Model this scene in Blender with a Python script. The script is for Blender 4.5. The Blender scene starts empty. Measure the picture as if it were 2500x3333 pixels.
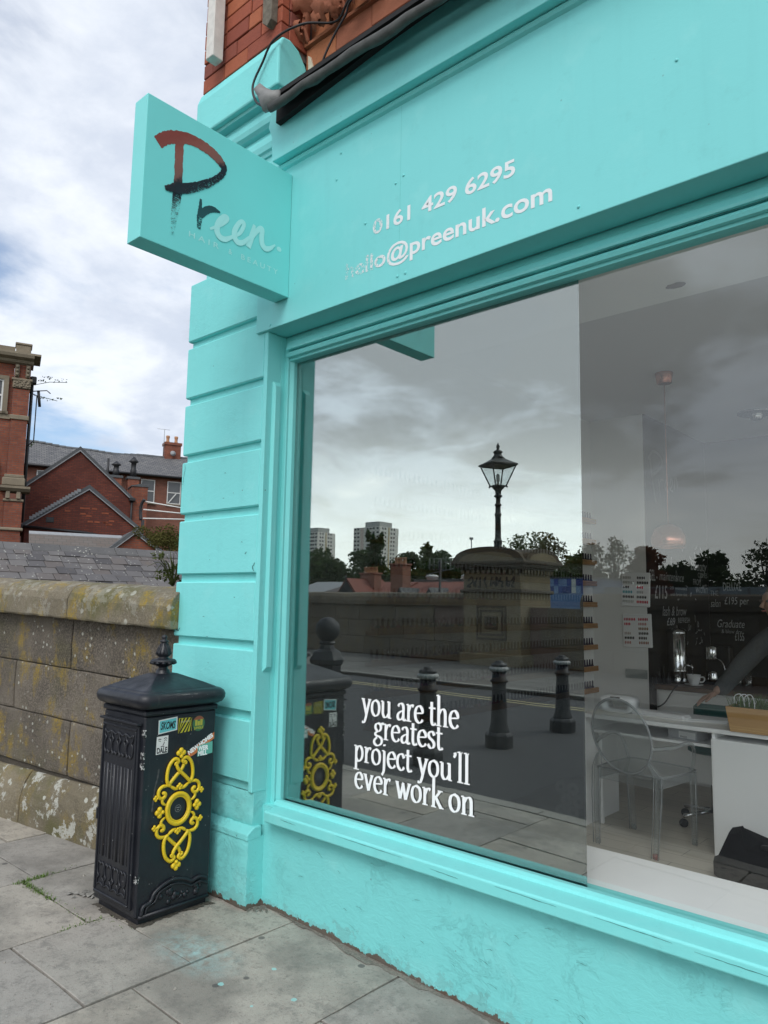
import bpy, bmesh, math, random
from mathutils import Vector, Matrix, Euler
from math import sin, cos, pi, radians as R

# ---------------------------------------------------------------- camera
sc = bpy.context.scene
COL = sc.collection
cam = bpy.data.objects.new('camera', bpy.data.cameras.new('camera'))
COL.objects.link(cam)
cam.data.sensor_fit = 'HORIZONTAL'
cam.data.sensor_width = 36.0
cam.data.lens = 36.0 * 2420 / 2500
cam.data.clip_start = 0.05
cam.data.clip_end = 6000
CM = ((0.7463049, 0.0663656, 0.6622874), (0.6653782, -0.1003170, -0.7397353), (0.0173457, 0.9927397, -0.1190252))
m = Matrix(CM).to_4x4()
m.translation = (0, 0, 1.6)
cam.matrix_world = m
sc.camera = cam

# ---------------------------------------------------------------- sky, sun, exposure
SUN_EL, SUN_AZ = 48.0, 150.0          # degrees; azimuth measured from +Y towards +X
world = bpy.data.worlds.new('World')
sc.world = world
world.use_nodes = True
nt = world.node_tree
nt.nodes.clear()
def wn(t, **k):
    n = nt.nodes.new(t)
    for a, b in k.items(): setattr(n, a, b)
    return n
def wl(a, b): nt.links.new(a, b)
def wmath(op, a, b=None, c=None, clamp=False):
    n = wn('ShaderNodeMath', operation=op, use_clamp=clamp)
    for i, v in enumerate((a, b, c)):
        if v is None: continue
        if isinstance(v, (int, float)): n.inputs[i].default_value = v
        else: wl(v, n.inputs[i])
    return n.outputs[0]
sky = wn('ShaderNodeTexSky', sky_type='NISHITA', sun_disc=False)
sky.sun_elevation = R(SUN_EL); sky.sun_rotation = R(SUN_AZ)
sky.air_density = 1.0; sky.dust_density = 1.5; sky.ozone_density = 1.5
tc = wn('ShaderNodeTexCoord')
sep = wn('ShaderNodeSeparateXYZ'); wl(tc.outputs['Generated'], sep.inputs[0])
zz = wmath('MAXIMUM', sep.outputs[2], 0.0)
den = wmath('ADD', zz, 0.16)
com = wn('ShaderNodeCombineXYZ')
wl(wmath('DIVIDE', sep.outputs[0], den), com.inputs[0]); wl(wmath('DIVIDE', sep.outputs[1], den), com.inputs[1])
com.inputs[2].default_value = 0.0
def wnoise(scale, detail, rough, off, dist=0.0, mp=(1, 1, 1)):
    mpn = wn('ShaderNodeMapping'); wl(com.outputs[0], mpn.inputs[0]); mpn.inputs['Location'].default_value = off
    mpn.inputs['Scale'].default_value = mp
    n = wn('ShaderNodeTexNoise'); n.inputs['Scale'].default_value = scale; n.inputs['Detail'].default_value = detail
    n.inputs['Roughness'].default_value = rough; n.inputs['Distortion'].default_value = dist
    wl(mpn.outputs[0], n.inputs['Vector']); return n.outputs[0]
def wramp(v, pts, interp='EASE'):
    r = wn('ShaderNodeValToRGB'); r.color_ramp.interpolation = interp
    while len(r.color_ramp.elements) < len(pts): r.color_ramp.elements.new(0.5)
    for e, (p, c) in zip(r.color_ramp.elements, pts): e.position = p; e.color = c if len(c) == 4 else (*c, 1)
    wl(v, r.inputs[0]); return r.outputs[0]
def g(v): return (v, v, v)
cov = wnoise(0.62, 9, 0.56, (3.1, 7.7, 0.0), 0.25)
shade = wnoise(0.50, 9, 0.60, (1.35, 0.4, 0.0), 0.3)
wisp = wnoise(1.7, 9, 0.58, (5.0, 2.0, 0.0), 0.5)
az = wmath('ADD', wmath('MULTIPLY', sep.outputs[0], sin(R(172))), wmath('MULTIPLY', sep.outputs[1], cos(R(172))))
sunside = wramp(az, [(0.05, g(0)), (0.62, g(1))])       # the cloud bank is thicker, and its foot brighter, on the sun's side
mask = wramp(wmath('ADD', cov, wmath('MULTIPLY', wmath('SUBTRACT', wisp, 0.5), 0.22)), [(0.39, g(0)), (0.52, g(1))])
mask = wmath('MAXIMUM', mask, wmath('MULTIPLY', sunside, 0.97))
cl = wramp(wmath('ADD', wmath('ADD', shade, wmath('MULTIPLY', sunside, 0.13)), wmath('MULTIPLY', wmath('SUBTRACT', wisp, 0.5), 0.62)), [(0.40, (0.88, 0.92, 0.98)), (0.57, (0.62, 0.68, 0.79)), (0.72, (0.35, 0.37, 0.405))])
cs = wn('ShaderNodeMixRGB', blend_type='MULTIPLY'); cs.inputs[0].default_value = 1.0; wl(cl, cs.inputs[1]); wl(wramp(sunside, [(0, g(1)), (1, (1.95, 1.92, 1.85))], 'LINEAR'), cs.inputs[2]); cl = cs.outputs[0]
# towards the horizon thin, evenly bright cloud takes over
hz = wramp(zz, [(0.03, g(0.80)), (0.27, g(0.0))])
hcol = wn('ShaderNodeMixRGB'); wl(sunside, hcol.inputs[0]); hcol.inputs[1].default_value = (0.57, 0.645, 0.77, 1); hcol.inputs[2].default_value = (2.15, 2.22, 2.16, 1)
mixh = wn('ShaderNodeMixRGB'); wl(hz, mixh.inputs[0]); wl(cl, mixh.inputs[1]); wl(hcol.outputs[0], mixh.inputs[2])
skyd = wn('ShaderNodeMixRGB', blend_type='MULTIPLY'); skyd.inputs[0].default_value = 1.0
wl(sky.outputs[0], skyd.inputs[1]); skyd.inputs[2].default_value = (0.15, 0.15, 0.15, 1)
mixc = wn('ShaderNodeMixRGB'); wl(wmath('MULTIPLY', mask, 0.96), mixc.inputs[0]); wl(skyd.outputs[0], mixc.inputs[1]); wl(mixh.outputs[0], mixc.inputs[2])
bg = wn('ShaderNodeBackground'); wl(mixc.outputs[0], bg.inputs[0]); bg.inputs[1].default_value = 1.0
out = wn('ShaderNodeOutputWorld'); wl(bg.outputs[0], out.inputs[0])

sun = bpy.data.objects.new('sun', bpy.data.lights.new('sun', 'SUN'))
COL.objects.link(sun)
sun.data.energy = 1.5
sun.data.angle = R(28)
sun.data.color = (1.0, 0.97, 0.92)
sd = Vector((sin(R(SUN_AZ)) * cos(R(SUN_EL)), cos(R(SUN_AZ)) * cos(R(SUN_EL)), sin(R(SUN_EL))))
sun.rotation_euler = sd.to_track_quat('Z', 'Y').to_euler()
sun.location = sd * 30

sc.view_settings.view_transform = 'Standard'
sc.view_settings.look = 'None'
sc.view_settings.exposure = 0.20
sc.view_settings.gamma = 1.0
sc.view_settings.use_curve_mapping = False
sc.render.engine = 'CYCLES'
sc.cycles.use_denoising = True
try: sc.cycles.denoiser = 'OPENIMAGEDENOISE'
except Exception: pass
sc.cycles.max_bounces = 10
sc.cycles.transparent_max_bounces = 24
sc.cycles.diffuse_bounces = 5
sc.cycles.glossy_bounces = 5
sc.cycles.caustics_reflective = False
sc.cycles.caustics_refractive = False
sc.cycles.sample_clamp_indirect = 6.0

# ---------------------------------------------------------------- helpers
RND = random.Random(11)
def tag(o, label=None, cat=None, group=None, kind=None):
    if label: o['label'] = label
    if cat: o['category'] = cat
    if group: o['group'] = group
    if kind: o['kind'] = kind
    return o
def thing(name, label, cat, loc=(0, 0, 0), rz=0.0, group=None):
    o = bpy.data.objects.new(name, None); COL.objects.link(o)
    o.empty_display_size = 0.1
    o.location = loc; o.rotation_euler = (0, 0, rz)
    return tag(o, label, cat, group)
def link(name, me, parent=None):
    o = bpy.data.objects.new(name, me); COL.objects.link(o)
    if parent is not None: o.parent = parent
    return o
def copy_tree(o, parent=None):
    c = o.copy(); COL.objects.link(c)
    if parent is not None: c.parent = parent
    for ch in list(o.children): copy_tree(ch, c)
    return c
def cr(pts, n=6, closed=False):
    """Catmull-Rom through points of any dimension."""
    P = [Vector(p) for p in pts]
    out = []; N = len(P)
    segs = N if closed else N - 1
    for i in range(segs):
        if closed: a, b, c, d = P[(i - 1) % N], P[i], P[(i + 1) % N], P[(i + 2) % N]
        else:
            b, c = P[i], P[i + 1]
            a = P[i - 1] if i > 0 else b * 2 - c
            d = P[i + 2] if i + 2 < N else c * 2 - b
        for k in range(n):
            t = k / n
            out.append(0.5 * ((2 * b) + (c - a) * t + (2 * a - 5 * b + 4 * c - d) * t * t + (3 * b - a - 3 * c + d) * t ** 3))
    if not closed: out.append(P[-1])
    return out
class MB:
    def __init__(s): s.v = []; s.f = []; s.sm = []
    def add(s, vs, fs, smooth=False):
        b = len(s.v); s.v += [tuple(p) for p in vs]
        s.f += [tuple(b + i for i in q) for q in fs]; s.sm += [smooth] * len(fs); return s
    def box(s, x0, x1, y0, y1, z0, z1):
        vs = [(x, y, z) for z in (z0, z1) for y in (y0, y1) for x in (x0, x1)]
        return s.add(vs, [(0, 2, 3, 1), (4, 5, 7, 6), (0, 1, 5, 4), (2, 6, 7, 3), (0, 4, 6, 2), (1, 3, 7, 5)])
    def cbox(s, x0, x1, y0, y1, z0, z1, c=0.005):
        """box with every edge chamfered"""
        X, Y, Z = (x0, x1), (y0, y1), (z0, z1); vs = []; idx = {}
        for i in (0, 1):
            for j in (0, 1):
                for k in (0, 1):
                    sx, sy, sz = (1 - 2 * i) * c, (1 - 2 * j) * c, (1 - 2 * k) * c
                    for a, p in enumerate(((X[i], Y[j] + sy, Z[k] + sz), (X[i] + sx, Y[j], Z[k] + sz), (X[i] + sx, Y[j] + sy, Z[k]))):
                        idx[(i, j, k, a)] = len(vs); vs.append(p)
        f = []
        for i in (0, 1):
            q = [idx[(i, j, k, 0)] for j, k in ((0, 0), (1, 0), (1, 1), (0, 1))]; f.append(q if i else q[::-1])
            q = [idx[(j, i, k, 1)] for j, k in ((0, 0), (0, 1), (1, 1), (1, 0))]; f.append(q if i else q[::-1])
            q = [idx[(j, k, i, 2)] for j, k in ((0, 0), (1, 0), (1, 1), (0, 1))]; f.append(q if i else q[::-1])
        for i in (0, 1):
            for j in (0, 1):
                f.append([idx[(i, j, 0, 0)], idx[(i, j, 1, 0)], idx[(i, j, 1, 1)], idx[(i, j, 0, 1)]])
                f.append([idx[(i, 0, j, 0)], idx[(i, 1, j, 0)], idx[(i, 1, j, 2)], idx[(i, 0, j, 2)]])
                f.append([idx[(0, i, j, 1)], idx[(1, i, j, 1)], idx[(1, i, j, 2)], idx[(0, i, j, 2)]])
        for i in (0, 1):
            for j in (0, 1):
                for k in (0, 1): f.append([idx[(i, j, k, 0)], idx[(i, j, k, 1)], idx[(i, j, k, 2)]])
        return s.add(vs, f)
    def prism(s, poly, h0, h1, axis='y'):
        """poly: 2D outline in the two other axes (x,z for y; y,z for x; x,y for z)"""
        n = len(poly)
        def P(a, b, h): return {'y': (a, h, b), 'x': (h, a, b), 'z': (a, b, h)}[axis]
        vs = [P(a, b, h0) for a, b in poly] + [P(a, b, h1) for a, b in poly]
        return s.add(vs, [tuple(range(n))[::-1], tuple(range(n, 2 * n))] + [(i, (i + 1) % n, n + (i + 1) % n, n + i) for i in range(n)])
    def lathe(s, prof, c=(0, 0, 0), n=16, smooth=True, sq=None):
        """prof: (r, z) from bottom to top about a vertical axis"""
        vs = []; fs = []
        for r, z in prof:
            for i in range(n):
                a = 2 * pi * i / n + (pi / n if n <= 8 else 0)
                vs.append((c[0] + r * cos(a), c[1] + r * sin(a), c[2] + z))
        for k in range(len(prof) - 1):
            for i in range(n): fs.append((k * n + i, k * n + (i + 1) % n, (k + 1) * n + (i + 1) % n, (k + 1) * n + i))
        fs.append(tuple(range(n))[::-1]); fs.append(tuple(range((len(prof) - 1) * n, len(prof) * n)))
        return s.add(vs, fs, smooth)
    def tube(s, pts, r, n=6, smooth=True, closed=False, flat=1.0, up=None):
        """sweep; r a number or list; flat squashes along 'up'"""
        P = [Vector(p) for p in pts]; N = len(P); vs = []; fs = []
        rr = r if isinstance(r, (list, tuple)) else [r] * N
        pu = Vector(up) if up is not None else None
        for i in range(N):
            t = (P[(i + 1) % N] - P[(i - 1) % N]) if closed else (P[min(i + 1, N - 1)] - P[max(i - 1, 0)])
            if t.length < 1e-9: t = Vector((0, 0, 1))
            t.normalize()
            if up is None:
                if pu is None: pu = Vector((0, 0, 1)) if abs(t.z) < 0.9 else Vector((1, 0, 0))
                u = (pu - t * pu.dot(t))
                if u.length < 1e-6: u = Vector((1, 0, 0)) - t * t.x
                u.normalize(); pu = u
            else:
                u = pu - t * pu.dot(t); u.normalize()
            w = t.cross(u)
            for k in range(n):
                a = 2 * pi * k / n + pi / n
                vs.append(P[i] + (w * cos(a) + u * sin(a) * flat) * rr[i])
        for i in range(N if closed else N - 1):
            j = (i + 1) % N
            for k in range(n): fs.append((i * n + k, i * n + (k + 1) % n, j * n + (k + 1) % n, j * n + k))
        if not closed: fs.append(tuple(range(n))[::-1]); fs.append(tuple(range((N - 1) * n, N * n)))
        return s.add(vs, fs, smooth)
    def ball(s, c, r, nu=12, nv=8, sx=1, sy=1, sz=1):
        vs = [(c[0], c[1], c[2] - r * sz)]; fs = []
        for j in range(1, nv):
            t = -pi / 2 + pi * j / nv
            for i in range(nu):
                a = 2 * pi * i / nu
                vs.append((c[0] + r * sx * cos(t) * cos(a), c[1] + r * sy * cos(t) * sin(a), c[2] + r * sz * sin(t)))
        vs.append((c[0], c[1], c[2] + r * sz)); top = len(vs) - 1
        for i in range(nu):
            fs.append((0, 1 + (i + 1) % nu, 1 + i)); fs.append((top, 1 + (nv - 2) * nu + i, 1 + (nv - 2) * nu + (i + 1) % nu))
        for j in range(nv - 2):
            for i in range(nu): fs.append((1 + j * nu + i, 1 + j * nu + (i + 1) % nu, 1 + (j + 1) * nu + (i + 1) % nu, 1 + (j + 1) * nu + i))
        return s.add(vs, fs, True)
    def xf(s, mat, start=0):
        s.v[start:] = [tuple(mat @ Vector(p)) for p in s.v[start:]]; return s
    def mesh(s, name, mats):
        me = bpy.data.meshes.new(name); me.from_pydata(s.v, [], s.f); 
        me.polygons.foreach_set('use_smooth', s.sm)
        for mt in (mats if isinstance(mats, (list, tuple)) else [mats]): me.materials.append(mt)
        me.update(); return me
    def fix(s, me):
        bm = bmesh.new(); bm.from_mesh(me); bmesh.ops.recalc_face_normals(bm, faces=bm.faces); bm.to_mesh(me); bm.free(); return me
    def build(s, name, mat, parent=None, bevel=0, recalc=True, subd=0):
        me = s.mesh(name, mat)
        if recalc: s.fix(me)
        o = link(name, me, parent)
        if bevel:
            b = o.modifiers.new('bevel', 'BEVEL'); b.width = bevel; b.segments = 2; b.limit_method = 'ANGLE'; b.angle_limit = R(35)
        return o
RISE = 0.000022       # a stroke climbs slightly along its length so that it may cross itself
def ribbon(mb, pts, widths, plane, off=0.0, thick=0.0):
    """flat stroke: pts 2D, widths per point; plane maps (a,b,h) -> xyz"""
    N = len(pts); L = []; Rr = []
    for i in range(N):
        t = Vector(pts[min(i + 1, N - 1)]) - Vector(pts[max(i - 1, 0)])
        if t.length < 1e-9: t = Vector((1, 0))
        t.normalize(); nrm = Vector((-t.y, t.x)); w = widths[i] / 2
        L.append(Vector(pts[i]) + nrm * w); Rr.append(Vector(pts[i]) - nrm * w)
    vs = [plane(p[0], p[1], off + i * RISE) for i, p in enumerate(L)] + [plane(p[0], p[1], off + i * RISE) for i, p in enumerate(Rr)]
    mb.add(vs, [(i, N + i, N + i + 1, i + 1) for i in range(N - 1)])
def text_mesh(txt, bold=0.0, shear=0.0):
    cu = bpy.data.curves.new('txt', 'FONT'); cu.body = txt; cu.size = 1.0; cu.offset = bold; cu.shear = shear; cu.resolution_u = 4
    o = bpy.data.objects.new('txt', cu); COL.objects.link(o)
    dg = bpy.context.evaluated_depsgraph_get(); dg.update()
    me = bpy.data.meshes.new_from_object(o.evaluated_get(dg))
    vs = [tuple(v.co) for v in me.vertices]; fs = [tuple(p.vertices) for p in me.polygons]
    bpy.data.objects.remove(o); bpy.data.curves.remove(cu); bpy.data.meshes.remove(me)
    return vs, fs
def put_text(mb, txt, a0, a1, b0, h, plane, off=0.0, bold=0.0, shear=0.0, capref='H'):
    """text fitted to width a0..a1, baseline b0, capital height h"""
    vs, fs = text_mesh(txt, bold, shear)
    x0 = min(v[0] for v in vs); x1 = max(v[0] for v in vs)
    sx = (a1 - a0) / (x1 - x0); sy = h / 0.69
    mb.add([plane(a0 + (v[0] - x0) * sx, b0 + v[1] * sy, off) for v in vs], fs)

# ---------------------------------------------------------------- materials
class NT:
    def __init__(s, name):
        s.m = bpy.data.materials.new(name); s.m.use_nodes = True; s.t = s.m.node_tree; s.t.nodes.clear()
        s.o = s.n('ShaderNodeOutputMaterial'); s._pos = None
    def n(s, t, **k):
        x = s.t.nodes.new(t)
        for a, b in k.items(): setattr(x, a, b)
        return x
    def l(s, a, b): s.t.links.new(a, b)
    def put(s, inp, v):
        if v is None: return
        if isinstance(v, (int, float)): inp.default_value = v
        elif isinstance(v, (tuple, list)): inp.default_value = (*v, 1) if (len(v) == 3 and inp.type == 'RGBA') else v
        else: s.l(v, inp)
    def pos(s, space='world'):
        if space == 'world': return s.n('ShaderNodeNewGeometry').outputs['Position']
        return s.n('ShaderNodeTexCoord').outputs['Object']
    def map(s, vec, scale=(1, 1, 1), loc=(0, 0, 0), rot=(0, 0, 0)):
        x = s.n('ShaderNodeMapping'); s.l(vec, x.inputs[0]); x.inputs['Scale'].default_value = scale; x.inputs['Location'].default_value = loc; x.inputs['Rotation'].default_value = rot
        return x.outputs[0]
    def noise(s, vec, scale, detail=6, rough=0.55, dist=0.0):
        x = s.n('ShaderNodeTexNoise'); s.l(vec, x.inputs['Vector']); x.inputs['Scale'].default_value = scale
        x.inputs['Detail'].default_value = detail; x.inputs['Roughness'].default_value = rough; x.inputs['Distortion'].default_value = dist
        return x.outputs[0]
    def vor(s, vec, scale, feature='F1'):
        x = s.n('ShaderNodeTexVoronoi', feature=feature); s.l(vec, x.inputs['Vector']); x.inputs['Scale'].default_value = scale
        return x.outputs['Distance']
    def ramp(s, v, pts, interp='LINEAR'):
        r = s.n('ShaderNodeValToRGB'); r.color_ramp.interpolation = interp
        while len(r.color_ramp.elements) < len(pts): r.color_ramp.elements.new(0.5)
        for e, (p, c) in zip(r.color_ramp.elements, pts):
            e.position = p; c = (c, c, c) if isinstance(c, (int, float)) else c; e.color = (*c, 1)
        s.l(v, r.inputs[0]); return r.outputs[0]
    def math(s, op, a, b=None, clamp=False):
        x = s.n('ShaderNodeMath', operation=op, use_clamp=clamp); s.put(x.inputs[0], a); s.put(x.inputs[1], b); return x.outputs[0]
    def mix(s, fac, a, b, mode='MIX'):
        x = s.n('ShaderNodeMixRGB', blend_type=mode); s.put(x.inputs[0], fac); s.put(x.inputs[1], a); s.put(x.inputs[2], b); return x.outputs[0]
    def sepx(s, vec):
        x = s.n('ShaderNodeSeparateXYZ'); s.l(vec, x.inputs[0]); return x.outputs
    def comb(s, a, b, c):
        x = s.n('ShaderNodeCombineXYZ'); s.put(x.inputs[0], a); s.put(x.inputs[1], b); s.put(x.inputs[2], c); return x.outputs[0]
    def rnd(s): return s.n('ShaderNodeObjectInfo').outputs['Random']
    def bump(s, h, strength=0.3, dist=0.01, prev=None):
        x = s.n('ShaderNodeBump'); x.inputs['Strength'].default_value = strength; x.inputs['Distance'].default_value = dist
        s.put(x.inputs['Height'], h)
        if prev is not None: s.l(prev, x.inputs['Normal'])
        return x.outputs[0]
    def bsdf(s, col, rough=0.6, metal=0.0, normal=None, alpha=None, spec=None, trans=None, ior=None, emit=None, es=0.0):
        x = s.n('ShaderNodeBsdfPrincipled')
        s.put(x.inputs['Base Color'], col); s.put(x.inputs['Roughness'], rough); s.put(x.inputs['Metallic'], metal)
        if normal is not None: s.l(normal, x.inputs['Normal'])
        s.put(x.inputs['Alpha'], alpha); s.put(x.inputs['Specular IOR Level'], spec); s.put(x.inputs['Transmission Weight'], trans); s.put(x.inputs['IOR'], ior)
        if emit is not None: s.put(x.inputs['Emission Color'], emit); x.inputs['Emission Strength'].default_value = es
        s.l(x.outputs[0], s.o.inputs[0]); return x
def simple(name, col, rough=0.6, metal=0.0, var=0.12, scale=6.0, bump=0.0, bscale=60.0, rnd=0.0, space='world', spec=None):
    t = NT(name); p = t.pos(space)
    c = t.mix(t.noise(p, scale), tuple(v * (1 - var) for v in col), tuple(min(1, v * (1 + var)) for v in col))
    if rnd: c = t.mix(1.0, c, t.ramp(t.rnd(), [(0, 1 - rnd), (1, 1 + rnd * 0.5)]), 'MULTIPLY')
    nm = t.bump(t.noise(p, bscale, 5), bump, 0.005) if bump else None
    t.bsdf(c, rough, metal, nm, spec=spec); return t.m
# teal paint on render/timber: brush marks, trowel marks, faint grime
def teal_mat(name, base, rough, trowel, brush, chip=0.0, foot=False):
    t = NT(name); p = t.pos()
    c = t.mix(t.noise(p, 1.7, 4), tuple(v * 0.95 for v in base), tuple(min(1, v * 1.04) for v in base))
    c = t.mix(t.math('MULTIPLY', t.ramp(t.noise(p, 9, 8, 0.7), [(0.58, 0), (0.72, 1)]), 0.22), c, tuple(v * 0.72 for v in base))
    c = t.mix(t.math('MULTIPLY', t.ramp(t.noise(t.map(p, (6, 6, .5)), 2.2, 7, .65), [(0.52, 0), (0.70, 1)]), 0.16), c, tuple(v * q for v, q in zip(base, (.80, .80, .82))))
    c = t.mix(t.math('MULTIPLY', t.ramp(t.noise(p, 38, 8, .75), [(0.63, 0), (0.70, 1)]), 0.35), c, tuple(v * .62 for v in base))
    c = t.mix(t.math('MULTIPLY', t.ramp(t.noise(t.map(p, (1, 1, 1), (3, 8, 1)), 5, 5, .6), [(0.55, 0), (0.75, 1)]), 0.18), c, (.40, .80, .78))
    h1 = t.noise(t.map(p, (1, 1, 1.6)), 16, 7, 0.62, 0.8)
    h2 = t.noise(t.map(p, (0.25, 1, 1)), 190, 3, 0.6)
    nm = t.bump(h1, trowel, 0.02)
    nm = t.bump(h2, brush, 0.002, nm)
    h3 = t.ramp(t.noise(p, 4.2, 8, 0.72, 2.2), [(0.47, 0), (0.5, 1), (0.53, 0)])
    h3 = t.math('MULTIPLY', h3, t.ramp(t.noise(p, 1.9, 3), [(0.50, 0), (0.66, 1)]))
    nm = t.bump(h3, trowel * 2.2, 0.008, nm)
    if chip:
        sp = t.ramp(t.vor(p, 7), [(0.02, 1), (0.035, 0)])
        c = t.mix(t.math('MULTIPLY', sp, chip), c, (0.10, 0.16, 0.16))
    if foot:      # paint lost in a ragged line where the wall meets the pavement
        s = t.sepx(p); hgt = t.math('ADD', s[2], t.math('MULTIPLY', t.math('MAXIMUM', t.math('ADD', s[0], 3.1), 0.0), 0.036))
        lim = t.ramp(t.noise(p, 17, 7, .7), [(.35, 0.004), (.70, 0.040)])
        c = t.mix(t.math('LESS_THAN', hgt, lim), c, (.115, .080, .060))
        lim2 = t.ramp(t.noise(t.map(p, (1, 1, 1), (4, 4, 4)), 9, 8, .7), [(.40, 0.0), (.75, 0.16)])
        c = t.mix(t.math('MULTIPLY', t.math('LESS_THAN', hgt, lim2), .22), c, (.16, .20, .18))
    t.bsdf(c, rough, 0, nm, spec=0.35); return t.m
TEAL = (0.218, 0.712, 0.703)
M_TEAL = teal_mat('teal_render', TEAL, 0.55, 0.10, 0.16, 0.8)
M_TEALW = teal_mat('teal_wood', (0.215, 0.705, 0.695), 0.42, 0.03, 0.22, 0.0)
M_TEALB = teal_mat('teal_board', (0.210, 0.668, 0.668), 0.5, 0.03, 0.10, 0.35)
M_TEALR = teal_mat('teal_rough', (0.202, 0.655, 0.648), 0.6, 0.20, 0.18, 0.6, True)
M_SIGN = simple('sign_teal', (0.205, 0.715, 0.70), 0.45, var=0.05, scale=3, bump=0.03, bscale=220)
M_GAPSHADE = simple('painted_gap_dark', (0.012, 0.012, 0.013), 0.9, var=0.2)

def brick_piece_mat(name, cols, bump=0.5):
    t = NT(name); p = t.pos()
    c = t.ramp(t.rnd(), [(i / (len(cols) - 1), q) for i, q in enumerate(cols)])
    c = t.mix(t.noise(p, 22, 8, 0.65), t.mix(1, c, (0.62, 0.6, 0.6), 'MULTIPLY'), c)
    c = t.mix(t.ramp(t.noise(p, 45, 6, 0.7), [(0.62, 0), (0.72, 0.7)]), c, (0.06, 0.045, 0.045))
    c = t.mix(t.ramp(t.noise(p, 14, 6, 0.7), [(0.68, 0), (0.76, 0.5)]), c, (0.42, 0.30, 0.24))
    t.bsdf(c, 0.85, 0, t.bump(t.noise(p, 70, 8, 0.7), bump, 0.008)); return t.m
M_BRICK = brick_piece_mat('red_brick', [(0.30, 0.070, 0.040), (0.42, 0.105, 0.050), (0.23, 0.062, 0.045), (0.50, 0.145, 0.060), (0.35, 0.085, 0.048)])
M_TERRA = brick_piece_mat('terracotta', [(0.40, 0.13, 0.06), (0.50, 0.18, 0.075), (0.33, 0.11, 0.06)], 0.3)
M_MORTAR = simple('mortar', (0.17, 0.12, 0.10), 0.95, var=0.35, scale=30, bump=0.6, bscale=80)
M_LEAD = simple('lead_sheet', (0.066, 0.068, 0.064), 0.7, metal=0.1, var=0.6, scale=18, bump=0.6, bscale=30)
M_LEADL = simple('lead_sheet_pale', (0.20, 0.20, 0.195), 0.6, metal=0.1, var=0.4, scale=22, bump=0.5, bscale=40)
M_CABLE = simple('black_cable', (0.012, 0.012, 0.014), 0.55)
M_OLDWHITE = simple('weathered_white', (0.66, 0.64, 0.60), 0.7, var=0.25, scale=18, bump=0.4, bscale=60)
M_OLDWOOD = simple('weathered_wood', (0.15, 0.13, 0.10), 0.9, var=0.8, scale=35, bump=0.7, bscale=70)

# ---------------------------------------------------------------- shop front
XR = 3.9                      # right end of the shop, beyond the frame; glazing lengthened for daylight inside
shop = thing('shop_building', 'turquoise painted shop front with rusticated pilaster under a red brick upper storey', 'building', (-3.2, 2.7, 0))
def sp(mb, name, mat, bevel=0.0, parent=None):
    """part of the shop, given in world coordinates"""
    par = parent or shop
    mb.xf(Matrix.Translation(Vector((3.2, -2.7, 0))))
    return mb.build(name, mat, par, bevel=bevel)

# --- pilaster: core, courses with V joints, corner strip, foot
core = MB().box(-4.032, -3.262, 2.627, 3.0, 0.0, 3.60)
pil = sp(core, 'pilaster', M_TEAL)
gz = [3.233, 2.858, 2.490, 2.118, 1.742, 1.367, 0.990, 0.621]
tops = [3.62] + [z - 0.046 for z in gz]
rr = random.Random(3)
for i, zb in enumerate(gz):
    zt = tops[i]
    o = sp(MB().cbox(-4.05 + rr.uniform(-.003, .003), -3.268, 2.600, 2.64, zb, zt, 0.007), 'pilaster_course', M_TEAL, 0.0, pil)
    if i == 0: pass
# roughly patched course and splayed foot
def rough_block(name, x0, x1, y0, y1, z0, z1, amp, mat, seed, nx=14, nz=12, ragged=0.0):
    mb = MB(); r = random.Random(seed); vs = []; fs = []
    for k in range(nz + 1):
        for i in range(nx + 1):
            a = i / nx; b = k / nz
            e = min(a, 1 - a, b, 1 - b)
            y = y0 + (r.uniform(-amp, amp) if e > 0 else r.uniform(0, amp * 1.5)) + (0.004 if e == 0 else 0)
            z = z0 + (z1 - z0) * b + (r.uniform(-ragged, ragged) if k == 0 else 0)
            vs.append((x0 + (x1 - x0) * a, y, z))
    n = len(vs)
    for k in range(nz):
        for i in range(nx):
            q = k * (nx + 1) + i; fs.append((q, q + 1, q + nx + 2, q + nx + 1))
    mb.add(vs, fs, True)
    mb.box(x0 + .003, x1 - .003, y0 + 0.02, y1 - .002, z0, z1 - .002)
    # side skirt on the right edge
    vs2 = []; 
    for k in range(nz + 1): p = vs[k * (nx + 1) + nx]; vs2 += [p, (x1, y1, p[2])]
    mb.add(vs2, [(2 * k, 2 * k + 1, 2 * k + 3, 2 * k + 2) for k in range(nz)])
    vs2 = []
    for k in range(nz + 1): p = vs[k * (nx + 1)]; vs2 += [p, (x0, y1, p[2])]
    mb.add(vs2, [(2 * k, 2 * k + 2, 2 * k + 3, 2 * k + 1) for k in range(nz)])
    return sp(mb, name, mat, 0.0, pil)
rough_block('pilaster_course', -4.05, -3.238, 2.607, 2.70, 0.400, 0.577, 0.006, M_TEALR, 5, 20, 8)
# splayed top of the plinth
mb = MB().prism([(2.66, 0.405), (2.612, 0.405), (2.566, 0.372), (2.563, 0.34), (2.66, 0.34)], -4.07, -3.215, 'x')
sp(mb, 'plinth_splay', M_TEALR, 0.006, pil)
rough_block('pilaster_plinth', -4.07, -3.216, 2.565, 2.72, 0.0, 0.352, 0.004, M_TEALR, 9, 22, 12, 0.012)
sp(MB().box(-3.2655, -3.1490, 2.684, 2.80, 0.0, 0.5035), 'sill_end', M_TEAL)
sp(MB().cbox(-3.268, -3.236, 2.598, 2.70, 0.575, 3.118, 0.004), 'corner_strip', M_TEAL, 0, pil)

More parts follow.
